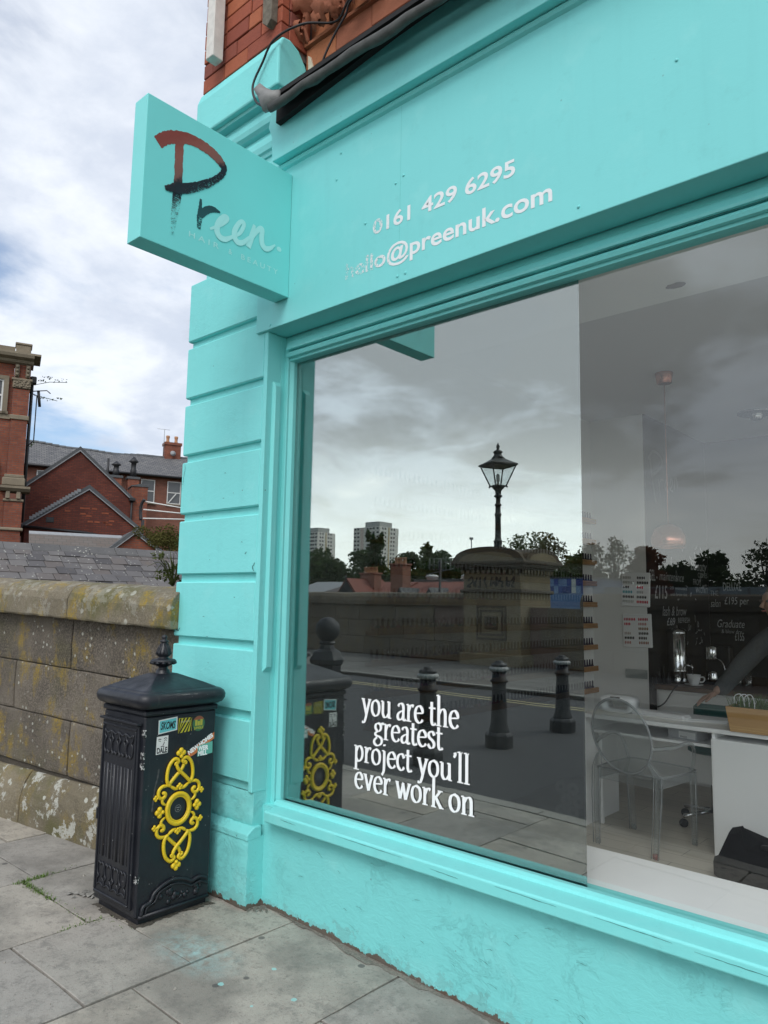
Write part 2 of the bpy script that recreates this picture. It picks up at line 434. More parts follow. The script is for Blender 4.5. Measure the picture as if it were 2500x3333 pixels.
# --- frieze, moulding, capital block of the pilaster
sp(MB().box(-4.03, -3.225, 2.70, 2.95, 3.62, 4.36), 'frieze', M_TEALB, 0.004, pil)
prof = [(2.71, 4.30), (2.69, 4.305), (2.684, 4.325), (2.672, 4.335), (2.664, 4.37), (2.668, 4.41), (2.684, 4.445), (2.686, 4.455), (2.660, 4.462), (2.640, 4.48), (2.632, 4.51), (2.636, 4.55), (2.654, 4.58), (2.656, 4.597), (2.61, 4.603), (2.605, 4.622), (2.95, 4.622), (2.95, 4.30)]
sp(MB().prism(prof, -4.035, -3.215, 'x'), 'moulding', M_TEALB, 0.0, pil)
mb = MB()
# block: rectangular face, shoulders rounded off at the top and towards the back wall
xs0, xs1 = -4.045, -3.205
sec = [(2.572, 4.622), (2.572, 4.865), (2.578, 4.885), (2.60, 4.945), (2.66, 4.955), (2.73, 4.925), (2.79, 4.85), (2.825, 4.74), (2.83, 4.622)]
mb.prism(sec, xs0, xs1, 'x')
sp(mb, 'capital_block', M_TEAL, 0.012, pil)

# --- window jamb on the left
sp(MB().box(-3.40, -3.2365, 2.70, 2.86, 0.50, 3.118), 'jamb', M_TEALW, 0.003)
mb = MB().prism([(-3.240, 2.640), (-3.216, 2.652), (-3.216, 2.690), (-3.240, 2.702)], 1.20, 2.84, 'z')
for k in (0, 1): pass
mb.v = [(x, y, z + (0.03 if z < 2 and x > -3.23 else 0) - (0.03 if z > 2 and x > -3.23 else 0)) for x, y, z in mb.v]
sp(mb, 'jamb_stop', M_TEALW, 0.003)
sp(MB().box(-3.2362, -3.205, 2.728, 2.80, 0.50, 3.05), 'frame_stile', M_TEALW, 0.003)
sp(MB().prism([(-3.2048, 2.742), (-3.190, 2.762), (-3.190, 2.80), (-3.2048, 2.80)], 0.505, 3.02, 'z'), 'glazing_bead', M_TEALW, 0.0015)
# --- head of the window
sp(MB().box(-3.234, XR, 2.735, 2.80, 2.995, 3.118), 'frame_head', M_TEALW, 0.003)
sp(MB().prism([(2.7348, 3.086), (2.722, 3.082), (2.706, 3.066), (2.694, 3.036), (2.696, 3.025), (2.7348, 3.024)], -3.19, XR, 'x'), 'head_moulding', M_TEALW, 0.0)
sp(MB().prism([(2.7352, 2.986), (2.717, 2.989), (2.711, 3.004), (2.716, 3.016), (2.7352, 3.0195)], -3.205, XR, 'x'), 'head_bead', M_TEALW, 0.0)
sp(MB().prism([(2.739, 2.972), (2.76, 2.968), (2.79, 2.968), (2.79, 2.992), (2.739, 2.992)], -3.2045, XR, 'x'), 'glazing_bead', M_TEALW, 0.0)
# --- sill and the panel below it
sp(MB().prism([(2.86, 0.4425), (2.622, 0.4425), (2.618, 0.448), (2.618, 0.492), (2.624, 0.499), (2.715, 0.508), (2.86, 0.508)], -3.15, XR, 'x'), 'window_sill', M_TEALW, 0.0025)
sp(MB().prism([(2.713, 0.505), (2.720, 0.519), (2.738, 0.528), (2.772, 0.524), (2.772, 0.505)], -3.19, XR, 'x'), 'sill_bead', M_TEALW, 0.0)
mb = MB(); r = random.Random(21); nx, nz = 120, 10; vs = []; fs = []
def ground_z(x): 
    d = x + 3.3
    return 0.0 if d <= 0 else -0.036 * (d - 0.25 * (1 - math.exp(-d / 0.25)))
for k in range(nz + 1):
    for i in range(nx + 1):
        x = -3.2165 + (XR + 3.2165) * i / nx; zb = ground_z(x) - 0.004 + (r.uniform(-.006, .008) if k == 0 else 0)
        vs.append((x, 2.679 + r.uniform(-.0012, .0012) - 0.004 * (1 - k / nz), zb + (0.4426 - zb) * k / nz))
for k in range(nz):
    for i in range(nx): q = k * (nx + 1) + i; fs.append((q, q + 1, q + nx + 2, q + nx + 1))
mb.add(vs, fs, True)
sp(mb, 'stall_riser', M_TEALR)
# --- fascia
fas = sp(MB().box(-3.327, XR, 2.58, 2.735, 3.118, 4.0752), 'fascia_board', M_TEALB, 0.004)
mb = MB().prism([(-3.150, 4.0745), (XR, 4.0745), (XR, 4.395), (-3.170, 4.395), (-3.195, 4.30), (-3.165, 4.24)], 2.51, 2.76, 'y')
sp(mb, 'cornice_board', M_TEALB, 0.004)
sp(MB().prism([(2.5798, 4.0744), (2.562, 4.0744), (2.555, 4.062), (2.564, 4.048), (2.5798, 4.040)], -3.2, XR, 'x'), 'cornice_bead', M_TEALB, 0)
M_SCR = M_TEALB
for x, z in [(-3.20, 3.14), (-2.25, 3.155), (-2.20, 3.158), (-1.30, 3.17), (-2.27, 3.64), (-2.22, 3.662), (-2.69, 3.82), (-2.66, 3.96), (-0.9, 3.6), (-2.47, 3.50)]:
    sp(MB().ball((x, 2.579, z), 0.007, 8, 6, 1, 0.6, 1), 'screw_head', M_TEALB, 0, fas)
sp(MB().box(-2.2405, -2.2395, 2.5795, 2.581, 3.118, 4.07), 'board_joint', simple('joint_line', (0.10, 0.48, 0.46), .6), 0, fas)
# white lettering, the left part worn off
def white_worn(name, x_full, x_gone):
    t = NT(name); p = t.pos(); s = t.sepx(p)
    wear = t.ramp(t.math('DIVIDE', t.math('SUBTRACT', s[0], x_gone), x_full - x_gone), [(0, 0.445), (0.5, 0.53), (1, 0.80)])
    n = t.noise(t.map(p, (1, 1, 0.7)), 95, 8, 0.72)
    a = t.math('LESS_THAN', n, wear)
    c = t.mix(t.noise(p, 30), (0.74, 0.78, 0.80), (0.84, 0.86, 0.87))
    t.bsdf(c, 0.5, alpha=a); return t.m
M_LETTER = white_worn('white_vinyl_worn', -2.10, -2.64)
PF = lambda a, b, h: (a + 3.2, 2.5785 - h - 2.7, b)
for tx, a0, a1 in (('0161', -2.417, -2.173), ('429', -2.103, -1.897), ('6295', -1.852, -1.590)):
    mb = MB(); put_text(mb, tx, a0, a1, 3.421, 0.072, PF, 0, 0.02)
    tag(mb.build('phone_lettering', M_LETTER, fas), 'white telephone digits ' + tx)
mb = MB(); put_text(mb, 'hello@preenuk.com', -2.604, -1.415, 3.240, 0.084, PF, 0, 0.018)
tag(mb.build('email_lettering', M_LETTER, fas), 'white email lettering worn away at its left end')

# --- window lettering in an old-style serif, drawn with a broad nib
SER = {
 'o': (.66, [[(.33, .96), (.14, .80), (.08, .5), (.14, .18), (.33, .03), (.52, .18), (.58, .5), (.52, .82), (.33, .96)]], []),
 'u': (.74, [[(.16, .95), (.16, .5), (.17, .22), (.27, .05), (.42, .08), (.55, .28)], [(.57, .97), (.57, .5), (.58, .0)]], [(.02, .93, .16, .97), (.43, .93, .57, .97), (.58, .02, .72, .03)]),
 'y': (.66, [[(.12, .95), (.24, .5), (.36, .02)], [(.58, .95), (.42, .3), (.30, -.22), (.20, -.45), (.06, -.42)]], [(.0, .94, .24, .94), (.46, .94, .68, .94)]),
 'a': (.62, [[(.12, .78), (.22, .93), (.36, .95), (.46, .80), (.46, .4), (.47, .1), (.56, .03), (.64, .10)], [(.46, .58), (.26, .48), (.12, .32), (.12, .12), (.24, .03), (.38, .12), (.46, .28)]], []),
 'r': (.50, [[(.17, .95), (.17, .5), (.17, .02)], [(.19, .62), (.28, .86), (.38, .95), (.49, .88)]], [(.02, .93, .17, .97), (.03, .03, .34, .03)]),
 'e': (.60, [[(.10, .52), (.34, .56), (.52, .60), (.50, .82), (.34, .96), (.16, .82), (.09, .5), (.15, .18), (.32, .03), (.46, .08), (.56, .22)]], []),
 't': (.44, [[(.19, 1.28), (.19, .7), (.19, .25), (.25, .06), (.36, .04), (.44, .14)], [(.02, .93), (.2, .94), (.42, .94)]], []),
 'h': (.74, [[(.17, 1.68), (.17, .8), (.17, .02)], [(.19, .66), (.30, .88), (.43, .95), (.54, .84), (.56, .5), (.56, .02)]], [(.02, 1.66, .17, 1.70), (.03, .03, .32, .03), (.42, .03, .72, .03)]),
 'g': (.64, [[(.32, .96), (.15, .84), (.13, .62), (.30, .45), (.47, .60), (.47, .84), (.32, .96)], [(.24, .44), (.12, .30), (.18, .18), (.42, .12), (.56, -.04), (.50, -.28), (.28, -.42), (.08, -.32), (.07, -.12), (.24, .08)], [(.46, .86), (.56, .97), (.66, .92)]], []),
 's': (.50, [[(.44, .76), (.36, .93), (.22, .95), (.11, .80), (.16, .60), (.34, .46), (.44, .28), (.38, .08), (.22, .03), (.07, .22)]], []),
 'p': (.70, [[(.18, .95), (.18, .3), (.18, -.52)], [(.20, .64), (.30, .88), (.42, .95), (.56, .80), (.61, .5), (.55, .2), (.40, .03), (.28, .06), (.19, .2)]], [(.03, .93, .18, .97), (.02, -.5, .38, -.5)]),
 'j': (.36, [[(.20, .95), (.20, .3), (.18, -.25), (.06, -.52)], [(.19, 1.34), (.21, 1.24)]], [(.04, .93, .20, .97)]),
 'c': (.54, [[(.50, .74), (.42, .92), (.30, .96), (.15, .82), (.09, .5), (.15, .18), (.30, .03), (.42, .06), (.52, .22)]], []),
 'l': (.36, [[(.18, 1.68), (.18, .8), (.18, .02)], [(.30, 1.68), (.27, 1.68)]], [(.02, 1.66, .18, 1.70), (.03, .03, .35, .03)]),
 'v': (.66, [[(.12, .95), (.24, .5), (.36, .02)], [(.58, .95), (.46, .5), (.37, .04)]], [(.0, .94, .24, .94), (.46, .94, .68, .94)]),
 'w': (.94, [[(.10, .95), (.20, .5), (.30, .02)], [(.50, .95), (.40, .5), (.31, .04)], [(.46, .9), (.55, .5), (.64, .02)], [(.86, .95), (.76, .5), (.65, .04)]], [(.0, .94, .22, .94), (.74, .94, .96, .94)]),
 'k': (.70, [[(.17, 1.68), (.17, .8), (.17, .02)], [(.54, .94), (.36, .66), (.19, .48)], [(.28, .58), (.42, .32), (.60, .02)]], [(.02, 1.66, .17, 1.70), (.03, .03, .32, .03), (.40, .94, .68, .94), (.48, .03, .74, .03)]),
 'n': (.74, [[(.17, .95), (.17, .5), (.17, .02)], [(.19, .66), (.30, .88), (.43, .95), (.54, .84), (.56, .5), (.56, .02)]], [(.02, .93, .17, .97), (.03, .03, .32, .03), (.42, .03, .72, .03)]),
 "'": (.24, [[(.12, 1.62), (.15, 1.50), (.07, 1.34)]], []),
 ' ': (.30, [], []),
}
def serif_line(mb, txt, a0, a1, b0, xh, plane):
    tot = sum(SER[c][0] for c in txt); s = (a1 - a0) / tot; x = 0; k = 0
    for c in txt:
        w, st, serifs = SER[c]
        for pts in st:
            P = cr([(p[0], p[1]) for p in pts], 5); wd = []
            for i in range(len(P)):
                t = P[min(i + 1, len(P) - 1)] - P[max(i - 1, 0)]; ang = math.atan2(t.y, t.x)
                wd.append(0.065 + 0.125 * abs(sin(ang - 0.30)) ** 1.3)
            ribbon(mb, [(a0 + (x + p.x) * s, b0 + p.y * xh) for p in P], [q * 0.5 * (s + xh) for q in wd], plane, 0.0001 + 0.0001 * (k % 7)); k += 1
        for ax, ay, bx, by in serifs:
            ribbon(mb, [(a0 + (x + ax) * s, b0 + ay * xh), (a0 + (x + bx) * s, b0 + by * xh)], [0.07 * xh] * 2, plane, 0.0001 + 0.0001 * (k % 7)); k += 1
        x += w
YG = 2.781
PG = lambda a, b, h: (a + 3.2, YG - 0.0008 - h - 2.7, b)
M_VINYL = simple('white_vinyl', (0.93, 0.93, 0.93), 0.5, var=0.03)
mb = MB()
serif_line(mb, 'you are the', -2.618, -2.016, 1.036, 0.082, PG)
serif_line(mb, 'greatest', -2.532, -2.106, 0.932, 0.078, PG)
serif_line(mb, "project you'll", -2.665, -1.955, 0.806, 0.078, PG)
serif_line(mb, 'ever work on', -2.656, -1.930, 0.676, 0.080, PG)
tag(mb.build('window_lettering', M_VINYL, shop, recalc=False), 'white serif quote lettering on the glass')

# --- glass: clear pane with reflective film behind its left part
def pane_mat(name, r0, boost, tint, refl, ripple=0.0):
    t = NT(name); ge = t.n('ShaderNodeNewGeometry')
    d = t.n('ShaderNodeVectorMath', operation='DOT_PRODUCT'); t.l(ge.outputs['Incoming'], d.inputs[0]); t.l(ge.outputs['Normal'], d.inputs[1])
    c = t.math('ABSOLUTE', d.outputs['Value'])
    f = t.math('POWER', t.math('SUBTRACT', 1.0, c), 5.0)
    f = t.math('ADD', t.math('MULTIPLY', f, boost), r0, clamp=True)
    tr = t.n('ShaderNodeBsdfTransparent'); t.put(tr.inputs[0], tint)
    gl = t.n('ShaderNodeBsdfGlossy'); t.put(gl.inputs[0], refl); gl.inputs['Roughness'].default_value = 0.0
    if ripple: t.l(t.bump(t.noise(t.pos(), 1.6, 2, .5), ripple, .01), gl.inputs['Normal'])
    mx = t.n('ShaderNodeMixShader'); t.l(f, mx.inputs[0]); t.l(tr.outputs[0], mx.inputs[1]); t.l(gl.outputs[0], mx.inputs[2])
    t.l(mx.outputs[0], t.o.inputs[0]); return t.m
def clear_mat(name, tint):
    t = NT(name); tr = t.n('ShaderNodeBsdfTransparent'); t.put(tr.inputs[0], tint); t.l(tr.outputs[0], t.o.inputs[0]); return t.m
M_GLASS = pane_mat('window_glass', 0.115, 0.9, (0.96, 0.985, 0.975), (0.95, 0.98, 0.97), 0.03)
M_CLEAR = clear_mat('glass_back', (1, 1, 1))
M_FILM = pane_mat('reflective_film', 0.40, 0.42, (0.17, 0.175, 0.175), (0.90, 0.95, 0.93), 0.035)
def sheet(name, x0, x1, y0, y1, z0, z1, front, back, parent):
    mb = MB().box(x0 + 3.2, x1 + 3.2, y0 - 2.7, y1 - 2.7, z0, z1)
    me = mb.mesh(name, [front, back]); mb.fix(me)
    for p in me.polygons: p.material_index = 0 if p.normal.y < -0.5 else 1
    return link(name, me, parent)
glass = sheet('window_pane', -3.1902, XR, YG, YG + 0.003, 0.5045, 2.9725, M_GLASS, M_CLEAR, shop)
tag(sheet('mirror_film', -3.1898, -1.408, YG + 0.0036, YG + 0.0041, 0.505, 2.972, M_FILM, M_CLEAR, shop), 'dark mirrored film covering the left part of the window')

# --- red brick above: pilaster, recessed wall with terracotta leaves
up = sp(MB().box(-4.020, -3.232, 2.612, 3.2, 4.90, 6.6).box(-3.24, XR, 2.845, 3.2, 4.4, 6.6), 'upper_wall', M_MORTAR)
rb = random.Random(8)
def brick(x0, x1, y0, y1, z0, z1, mat=None, name='brick'):
    j = lambda a: rb.uniform(-a, a)
    me = MB().cbox(x0 + j(.002) + 3.2, x1 + j(.002) + 3.2, y0 + j(.003) - 2.7, y1 - 2.7, z0 + j(.002), z1 + j(.002), 0.004)
    return me.build(name, mat or M_BRICK, up)
course = 0.1075; z = 4.948; k = 0
while z < 6.0:
    if k < 9:
        cuts = [-4.03]; step = 0.245
        x = -4.03 + (0.12 if k % 2 else 0.245)
        while x < -3.30: cuts.append(x + rb.uniform(-.012, .012)); x += (0.13 if rb.random() < 0.25 else 0.245)
        cuts.append(-3.218)
        for a, b in zip(cuts, cuts[1:]):
            if b - a < 0.04: continue
            brick(a + 0.004, b - 0.004, 2.60, 2.66, z + 0.004, z + course - 0.004)
        # return face of the pilaster towards the recess
        for a, b in ([(2.664, 2.735), (2.743, 2.808)] if k % 2 else [(2.664, 2.808)]):
            brick(-3.25, -3.218, a, b, z + 0.004, z + course - 0.004)
    z += course; k += 1
# two plain terracotta courses at the foot of the recess, ornament above
for zc, h, off in ((4.62, 0.205, 0.0), (4.835, 0.14, 0.17)):
    x = -3.21 + off - (0.3 if off else 0)
    while x < -0.2:
        w = 0.34 + rb.uniform(-.05, .05)
        brick(max(x, -3.215), x + w - 0.006, 2.795, 2.86, zc, zc + h - 0.006, M_BRICK if off == 0 else M_TERRA, 'terracotta_block')
        x += w
for zc in (5.0, 5.28, 5.56):
    x = -3.215
    while x < -0.2:
        brick(x, x + 0.33, 2.835, 2.87, zc, zc + 0.275, M_TERRA, 'terracotta_block'); x += 0.337
orn = MB(); ro = random.Random(4)
def leaf3(mb, c, ang, L, W, bend):
    """lobed leaf in relief; local u along ang in the wall plane (x,z), standing proud in -y"""
    ux, uz = cos(ang), sin(ang); vx, vz = -uz, ux
    prof = [(0, .12), (.12, .42), (.24, .30), (.36, .62), (.50, .42), (.62, .60), (.76, .34), (.90, .22), (1.0, .03)]
    vs = []
    for t, w in prof:
        h = 0.02 + bend * math.sin(pi * min(1, t * 1.05))
        for sgn, hh in ((-1, 0.0), (-.5, 0.022), (0, 0.008), (.5, 0.022), (1, 0.0)):
            a = t * L; b = sgn * w * W
            vs.append((c[0] + ux * a + vx * b, c[1] - h - hh, c[2] + uz * a + vz * b))
    fs = []
    for i in range(len(prof) - 1):
        for q in range(4): fs.append((i * 5 + q, i * 5 + q + 1, (i + 1) * 5 + q + 1, (i + 1) * 5 + q))
    mb.add(vs, fs, True)
YW = 2.802
for i in range(9):
    cx = -3.10 + i * 0.33
    orn.tube(cr([(cx - .13, YW - .01, 4.99), (cx - .07, YW - .05, 5.12), (cx - .03, YW - .06, 5.28), (cx - .06, YW - .04, 5.46)], 5), [.030] * 16, 6, flat=.7)
    for k in range(9): orn.ball((cx - .085 + .006 * k, YW - .075, 5.02 + .036 * k), 0.009, 6, 4)
    for (ax, az, an, L_, W_, bd_) in ((.06, 5.01, 70, .25, .15, .07), (-.02, 5.16, 140, .20, .13, .08), (.08, 5.27, 25, .21, .13, .06), (-.12, 5.00, 110, .16, .10, .06), (-.05, 5.34, 95, .20, .13, .08), (.15, 5.10, -35, .13, .09, .05), (.0, 5.02, 20, .14, .09, .05)):
        leaf3(orn, (cx + ax, YW - .02, az), R(an + ro.uniform(-14, 14)), L_, W_, bd_)
    orn.ball((cx - .15, YW - .06, 5.17), 0.040, 9, 6)
    orn.ball((cx - .19, YW - .05, 5.10), 0.032, 9, 6, 1.3, 1, .8)
    orn.ball((cx + .03, YW - .08, 5.40), 0.038, 9, 6, 1, 1, 1.2)
    orn.tube(cr([(cx - .22, YW - .01, 5.02), (cx - .17, YW - .06, 5.11), (cx - .09, YW - .06, 5.08), (cx - .08, YW - .02, 4.99)], 5), 0.014, 6)
sp(orn, 'leaf_ornament', M_TERRA, 0, up)
sp(MB().prism([(2.80, 4.972), (2.775, 4.976), (2.772, 4.992), (2.80, 5.002)], -3.21, XR, 'x'), 'ornament_ledge', M_TERRA, 0, up)

# --- lead flashing over the fascia: slate fillet, sheet, rolled front edge with a torn end
fl = MB(); xs = [-3.03 + 0.09 * i for i in range(63)]; rf = random.Random(6)
top = [(x, 2.79, 4.655 + rf.uniform(-.006, .006)) for x in xs]
mid = [(x, 2.56, 4.47 + rf.uniform(-.008, .008)) for x in xs]
bot = [(x, 2.395, 4.315 - 0.012 * (x + 3) + rf.uniform(-.006, .006)) for x in xs]
n = len(xs)
fl.add(top + mid + bot, [(i, i + 1, n + i + 1, n + i) for i in range(n - 1)] + [(n + i, n + i + 1, 2 * n + i + 1, 2 * n + i) for i in range(n - 1)], True)
fla = sp(fl, 'lead_flashing', M_LEAD)
roll = [(p[0], p[1] - 0.010 + rf.uniform(-.002, .002), p[2] - 0.030 + rf.uniform(-.002, .002)) for p in bot]
sp(MB().tube(roll, [0.021 + rf.uniform(-.003, .003) for _ in roll], 10, flat=1.25, up=(0, -.25, 1)), 'rolled_edge', M_LEAD, 0, fla)
# torn, curled-up end of the lead
fx = [(-3.19, 4.475), (-3.135, 4.485), (-3.075, 4.425), (-3.01, 4.378), (-2.96, 4.36), (-2.96, 4.30), (-3.03, 4.275), (-3.085, 4.285), (-3.115, 4.345), (-3.15, 4.41)]
tm = MB(); cxy = (-3.07, 4.365); vs = [(x, 2.385 + rf.uniform(-.006, .006), z) for x, z in fx] + [(cxy[0] + (x - cxy[0]) * .55, 2.355 + rf.uniform(-.008, .004), cxy[1] + (z - cxy[1]) * .55) for x, z in fx] + [(cxy[0], 2.352, cxy[1])] + [(x, 2.40, z) for x, z in fx]
nf = len(fx); tm.add(vs, [(i, (i + 1) % nf, nf + (i + 1) % nf, nf + i) for i in range(nf)] + [(nf + i, nf + (i + 1) % nf, 2 * nf) for i in range(nf)] + [(i, 2 * nf + 1 + i, 2 * nf + 1 + (i + 1) % nf, (i + 1) % nf) for i in range(nf)] + [tuple(range(2 * nf + 1, 3 * nf + 1))], True)
sp(tm, 'torn_end', M_LEADL, 0, fla)
sp(MB().prism([(-3.085, 4.265), (-2.6, 4.31), (-2.2, 4.35), (-1.7, 4.375), (XR, 4.38), (XR, 4.393), (-3.085, 4.393)], 2.475, 2.509, 'y'), 'painted_gap_shade', M_GAPSHADE, 0, fla)  # near-black strip painting the shade under the lead edge
fil = MB(); x = -3.02
while x < 2.4:
    w = 0.085 + rf.uniform(-.02, .03)
    fil.add([(x, 2.775, 4.665), (x + w - .006, 2.775, 4.668), (x + w - .006, 2.70, 4.60 + rf.uniform(-.006, .006)), (x, 2.70, 4.60), (x, 2.775, 4.63), (x + w - .006, 2.775, 4.63), (x + w - .006, 2.70, 4.57), (x, 2.70, 4.57)], [(0, 1, 2, 3), (4, 7, 6, 5), (0, 4, 5, 1), (3, 2, 6, 7), (0, 3, 7, 4), (1, 5, 6, 2)])
    x += w
sp(fil, 'slate_fillet', simple('slate_fillet', (0.17, 0.18, 0.21), .8, var=.5, scale=40, bump=.6, bscale=60), 0, fla)
sp(MB().box(-3.04, XR, 2.44, 2.75, 4.394, 4.42), 'gap_shade_sheet', M_GAPSHADE, 0, fla)  # dark sheet standing for the shaded hollow behind the flashing
# flaking cream paint where the capital meets the wall
sp(MB().prism([(-3.20, 4.62), (-3.17, 4.60), (-3.150, 4.72), (-3.135, 4.80), (-3.165, 4.90), (-3.19, 4.92), (-3.18, 4.80), (-3.20, 4.70)], 2.788, 2.80, 'y'), 'flaked_paint', simple('cream_flake', (.6, .52, .40), .8, var=.2, scale=30), 0, up)

# --- timber stumps and cables on the upper wall
sp(MB().cbox(-3.845, -3.765, 2.49, 2.57, 5.045, 6.6, 0.004), 'white_timber_post', M_OLDWHITE, 0, up)
sp(MB().prism([(-3.345, 5.07), (-3.300, 5.03), (-3.262, 5.06), (-3.25, 6.4), (-3.36, 6.4)], 2.55, 2.60, 'y'), 'weathered_strut', M_OLDWOOD, .003, up)
cb = thing('cable', 'thin black cables tacked along the terracotta wall and looping over the teal capital', 'cable', (-3.1, 2.6, 4.5))
def cable(pts, r, name, par, mat=M_CABLE):
    mb = MB().tube(cr(pts, 8), r, 6); mb.xf(Matrix.Translation(-Vector(par.location))); return mb.build(name, mat, par)
cable([(-3.13, 2.42, 4.36), (-3.22, 2.50, 4.44), (-3.36, 2.54, 4.56), (-3.40, 2.54, 4.68), (-3.33, 2.55, 4.80), (-3.22, 2.55, 4.90), (-3.05, 2.62, 4.95), (-2.92, 2.76, 4.985), (-2.75, 2.70, 4.99), (-2.55, 2.68, 5.02), (-2.3, 2.70, 4.985), (-1.9, 2.72, 5.02), (-1.2, 2.72, 5.0), (0.4, 2.75, 5.0)], 0.0075, 'cable_run', cb)
cable([(-3.02, 2.76, 4.66), (-2.98, 2.72, 4.73), (-2.90, 2.72, 4.84), (-2.80, 2.72, 4.93), (-2.70, 2.70, 4.985), (-2.3, 2.71, 5.0), (-1.9, 2.73, 5.035), (-1.2, 2.73, 5.02), (0.4, 2.75, 5.02)], 0.007, 'cable_run', cb)

# --- projecting sign
sg = thing('projecting_sign', 'square turquoise projecting sign with a brush-stroke salon name hung off the fascia', 'sign', (-3.107, 2.58, 3.62))
SL = Vector((-3.107, 2.58, 3.62))
mb = MB().box(-3.165, -3.049, 1.671, 2.5785, 3.262, 3.985); mb.xf(Matrix.Translation(-SL))
mb.build('sign_panel', M_SIGN, sg, bevel=0.003)
PS = lambda a, b, h: (-3.0485 + h + 3.107, a - 2.58, b - 3.62)
def foil_reflection(name, pts, thr0, thr1, ztop, zbot, slope=0.0):  # mirror-foil reflections of brick, dark and sky, painted as a gradient
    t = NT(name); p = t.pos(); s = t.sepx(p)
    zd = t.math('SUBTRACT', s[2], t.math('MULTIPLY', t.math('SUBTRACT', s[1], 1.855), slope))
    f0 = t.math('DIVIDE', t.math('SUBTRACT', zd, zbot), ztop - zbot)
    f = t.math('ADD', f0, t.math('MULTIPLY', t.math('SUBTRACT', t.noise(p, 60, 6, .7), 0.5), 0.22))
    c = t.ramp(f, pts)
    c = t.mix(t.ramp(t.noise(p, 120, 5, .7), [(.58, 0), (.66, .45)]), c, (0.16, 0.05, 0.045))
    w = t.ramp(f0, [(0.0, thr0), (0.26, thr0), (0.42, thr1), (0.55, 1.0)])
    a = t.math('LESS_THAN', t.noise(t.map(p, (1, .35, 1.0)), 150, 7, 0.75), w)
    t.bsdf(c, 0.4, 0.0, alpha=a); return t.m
M_BRUSH = foil_reflection('painted_foil_reflection', [(0.0, (.10, .34, .34)), (.24, (.14, .30, .30)), (.36, (.012, .020, .030)), (.50, (.012, .014, .022)), (.57, (.22, .10, .085)), (.75, (.28, .10, .08)), (.95, (.24, .055, .045))], 0.465, 0.60, 3.885, 3.34, 0.80)
M_FOILREFLR = foil_reflection('dark_brush_print', [(0, (.02, .10, .11)), (1, (.012, .05, .06))], 0.515, 0.535, 3.62, 3.40)  # dark reflection in the foil, put into the colour
M_PALE = simple('pale_print', (0.43, 0.82, 0.80), 0.45, var=0.06)
def stroke(pts, w, mat, name, k, jit=0.0, n=10):
    P = cr([(a, b) for a, b in pts], n); W = cr([(q, 0) for q in w], n); rs = random.Random(k)
    if len(W) != len(P): W = [Vector((w[min(len(w) - 1, int(i / len(P) * len(w)))], 0)) for i in range(len(P))]
    mb = MB(); ribbon(mb, [(p.x, p.y) for p in P], [max(0.001, q.x + rs.uniform(-jit, jit)) for q in W], PS, 0.00012 * k); return mb.build(name, mat, sg, recalc=False)
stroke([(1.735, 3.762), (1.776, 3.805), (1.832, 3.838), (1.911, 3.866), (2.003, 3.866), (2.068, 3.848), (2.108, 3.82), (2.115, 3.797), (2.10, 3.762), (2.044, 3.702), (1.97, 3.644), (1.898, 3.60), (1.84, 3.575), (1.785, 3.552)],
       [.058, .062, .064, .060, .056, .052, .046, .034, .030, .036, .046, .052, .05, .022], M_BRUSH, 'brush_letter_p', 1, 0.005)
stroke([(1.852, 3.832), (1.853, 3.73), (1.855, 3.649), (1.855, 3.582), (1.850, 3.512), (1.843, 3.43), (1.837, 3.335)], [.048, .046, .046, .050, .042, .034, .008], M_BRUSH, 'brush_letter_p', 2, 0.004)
stroke([(1.988, 3.585), (1.987, 3.524), (1.985, 3.475), (1.984, 3.425)], [.012, .024, .030, .018], M_FOILREFLR, 'brush_letter_r', 3, 0.003)
stroke([(1.980, 3.482), (2.007, 3.522), (2.037, 3.550), (2.067, 3.562), (2.106, 3.563)], [.03, .038, .036, .03, .006], M_FOILREFLR, 'brush_letter_r', 4, 0.002)
stroke([(2.050, 3.452), (2.108, 3.494), (2.143, 3.533), (2.150, 3.553), (2.128, 3.550), (2.099, 3.508), (2.090, 3.462), (2.107, 3.434), (2.142, 3.432), (2.186, 3.462)], [.012, .018, .024, .024, .024, .03, .034, .034, .028, .018], M_PALE, 'script_letter_e', 5)
stroke([(2.186, 3.462), (2.234, 3.503), (2.256, 3.552), (2.251, 3.570), (2.229, 3.559), (2.201, 3.507), (2.199, 3.471), (2.221, 3.447), (2.257, 3.460), (2.293, 3.501)], [.014, .020, .024, .024, .024, .03, .032, .032, .026, .016], M_PALE, 'script_letter_e', 6)
stroke([(2.326, 3.585), (2.312, 3.520), (2.290, 3.446)], [.018, .032, .034], M_PALE, 'script_letter_n', 7)
stroke([(2.292, 3.466), (2.326, 3.529), (2.357, 3.574), (2.378, 3.580), (2.376, 3.535), (2.382, 3.498), (2.405, 3.482), (2.436, 3.495), (2.470, 3.528)], [.016, .022, .028, .030, .032, .034, .032, .024, .008], M_PALE, 'script_letter_n', 8)
mb = MB(); mb.add([PS(2.500 + .017 * cos(a * pi / 6), 3.515 + .014 * sin(a * pi / 6), 0.0004) for a in range(12)], [tuple(range(12))]); mb.build('script_full_stop', M_PALE, sg, recalc=False)
for tx, a0, a1 in (('H A I R', 1.930, 2.108), ('&', 2.168, 2.190), ('B E A U T Y', 2.248, 2.497)):
    mb = MB(); put_text(mb, tx, a0, a1, 3.366, 0.028, PS, 0.0004, 0.012); mb.build('small_lettering', M_PALE, sg, recalc=False)

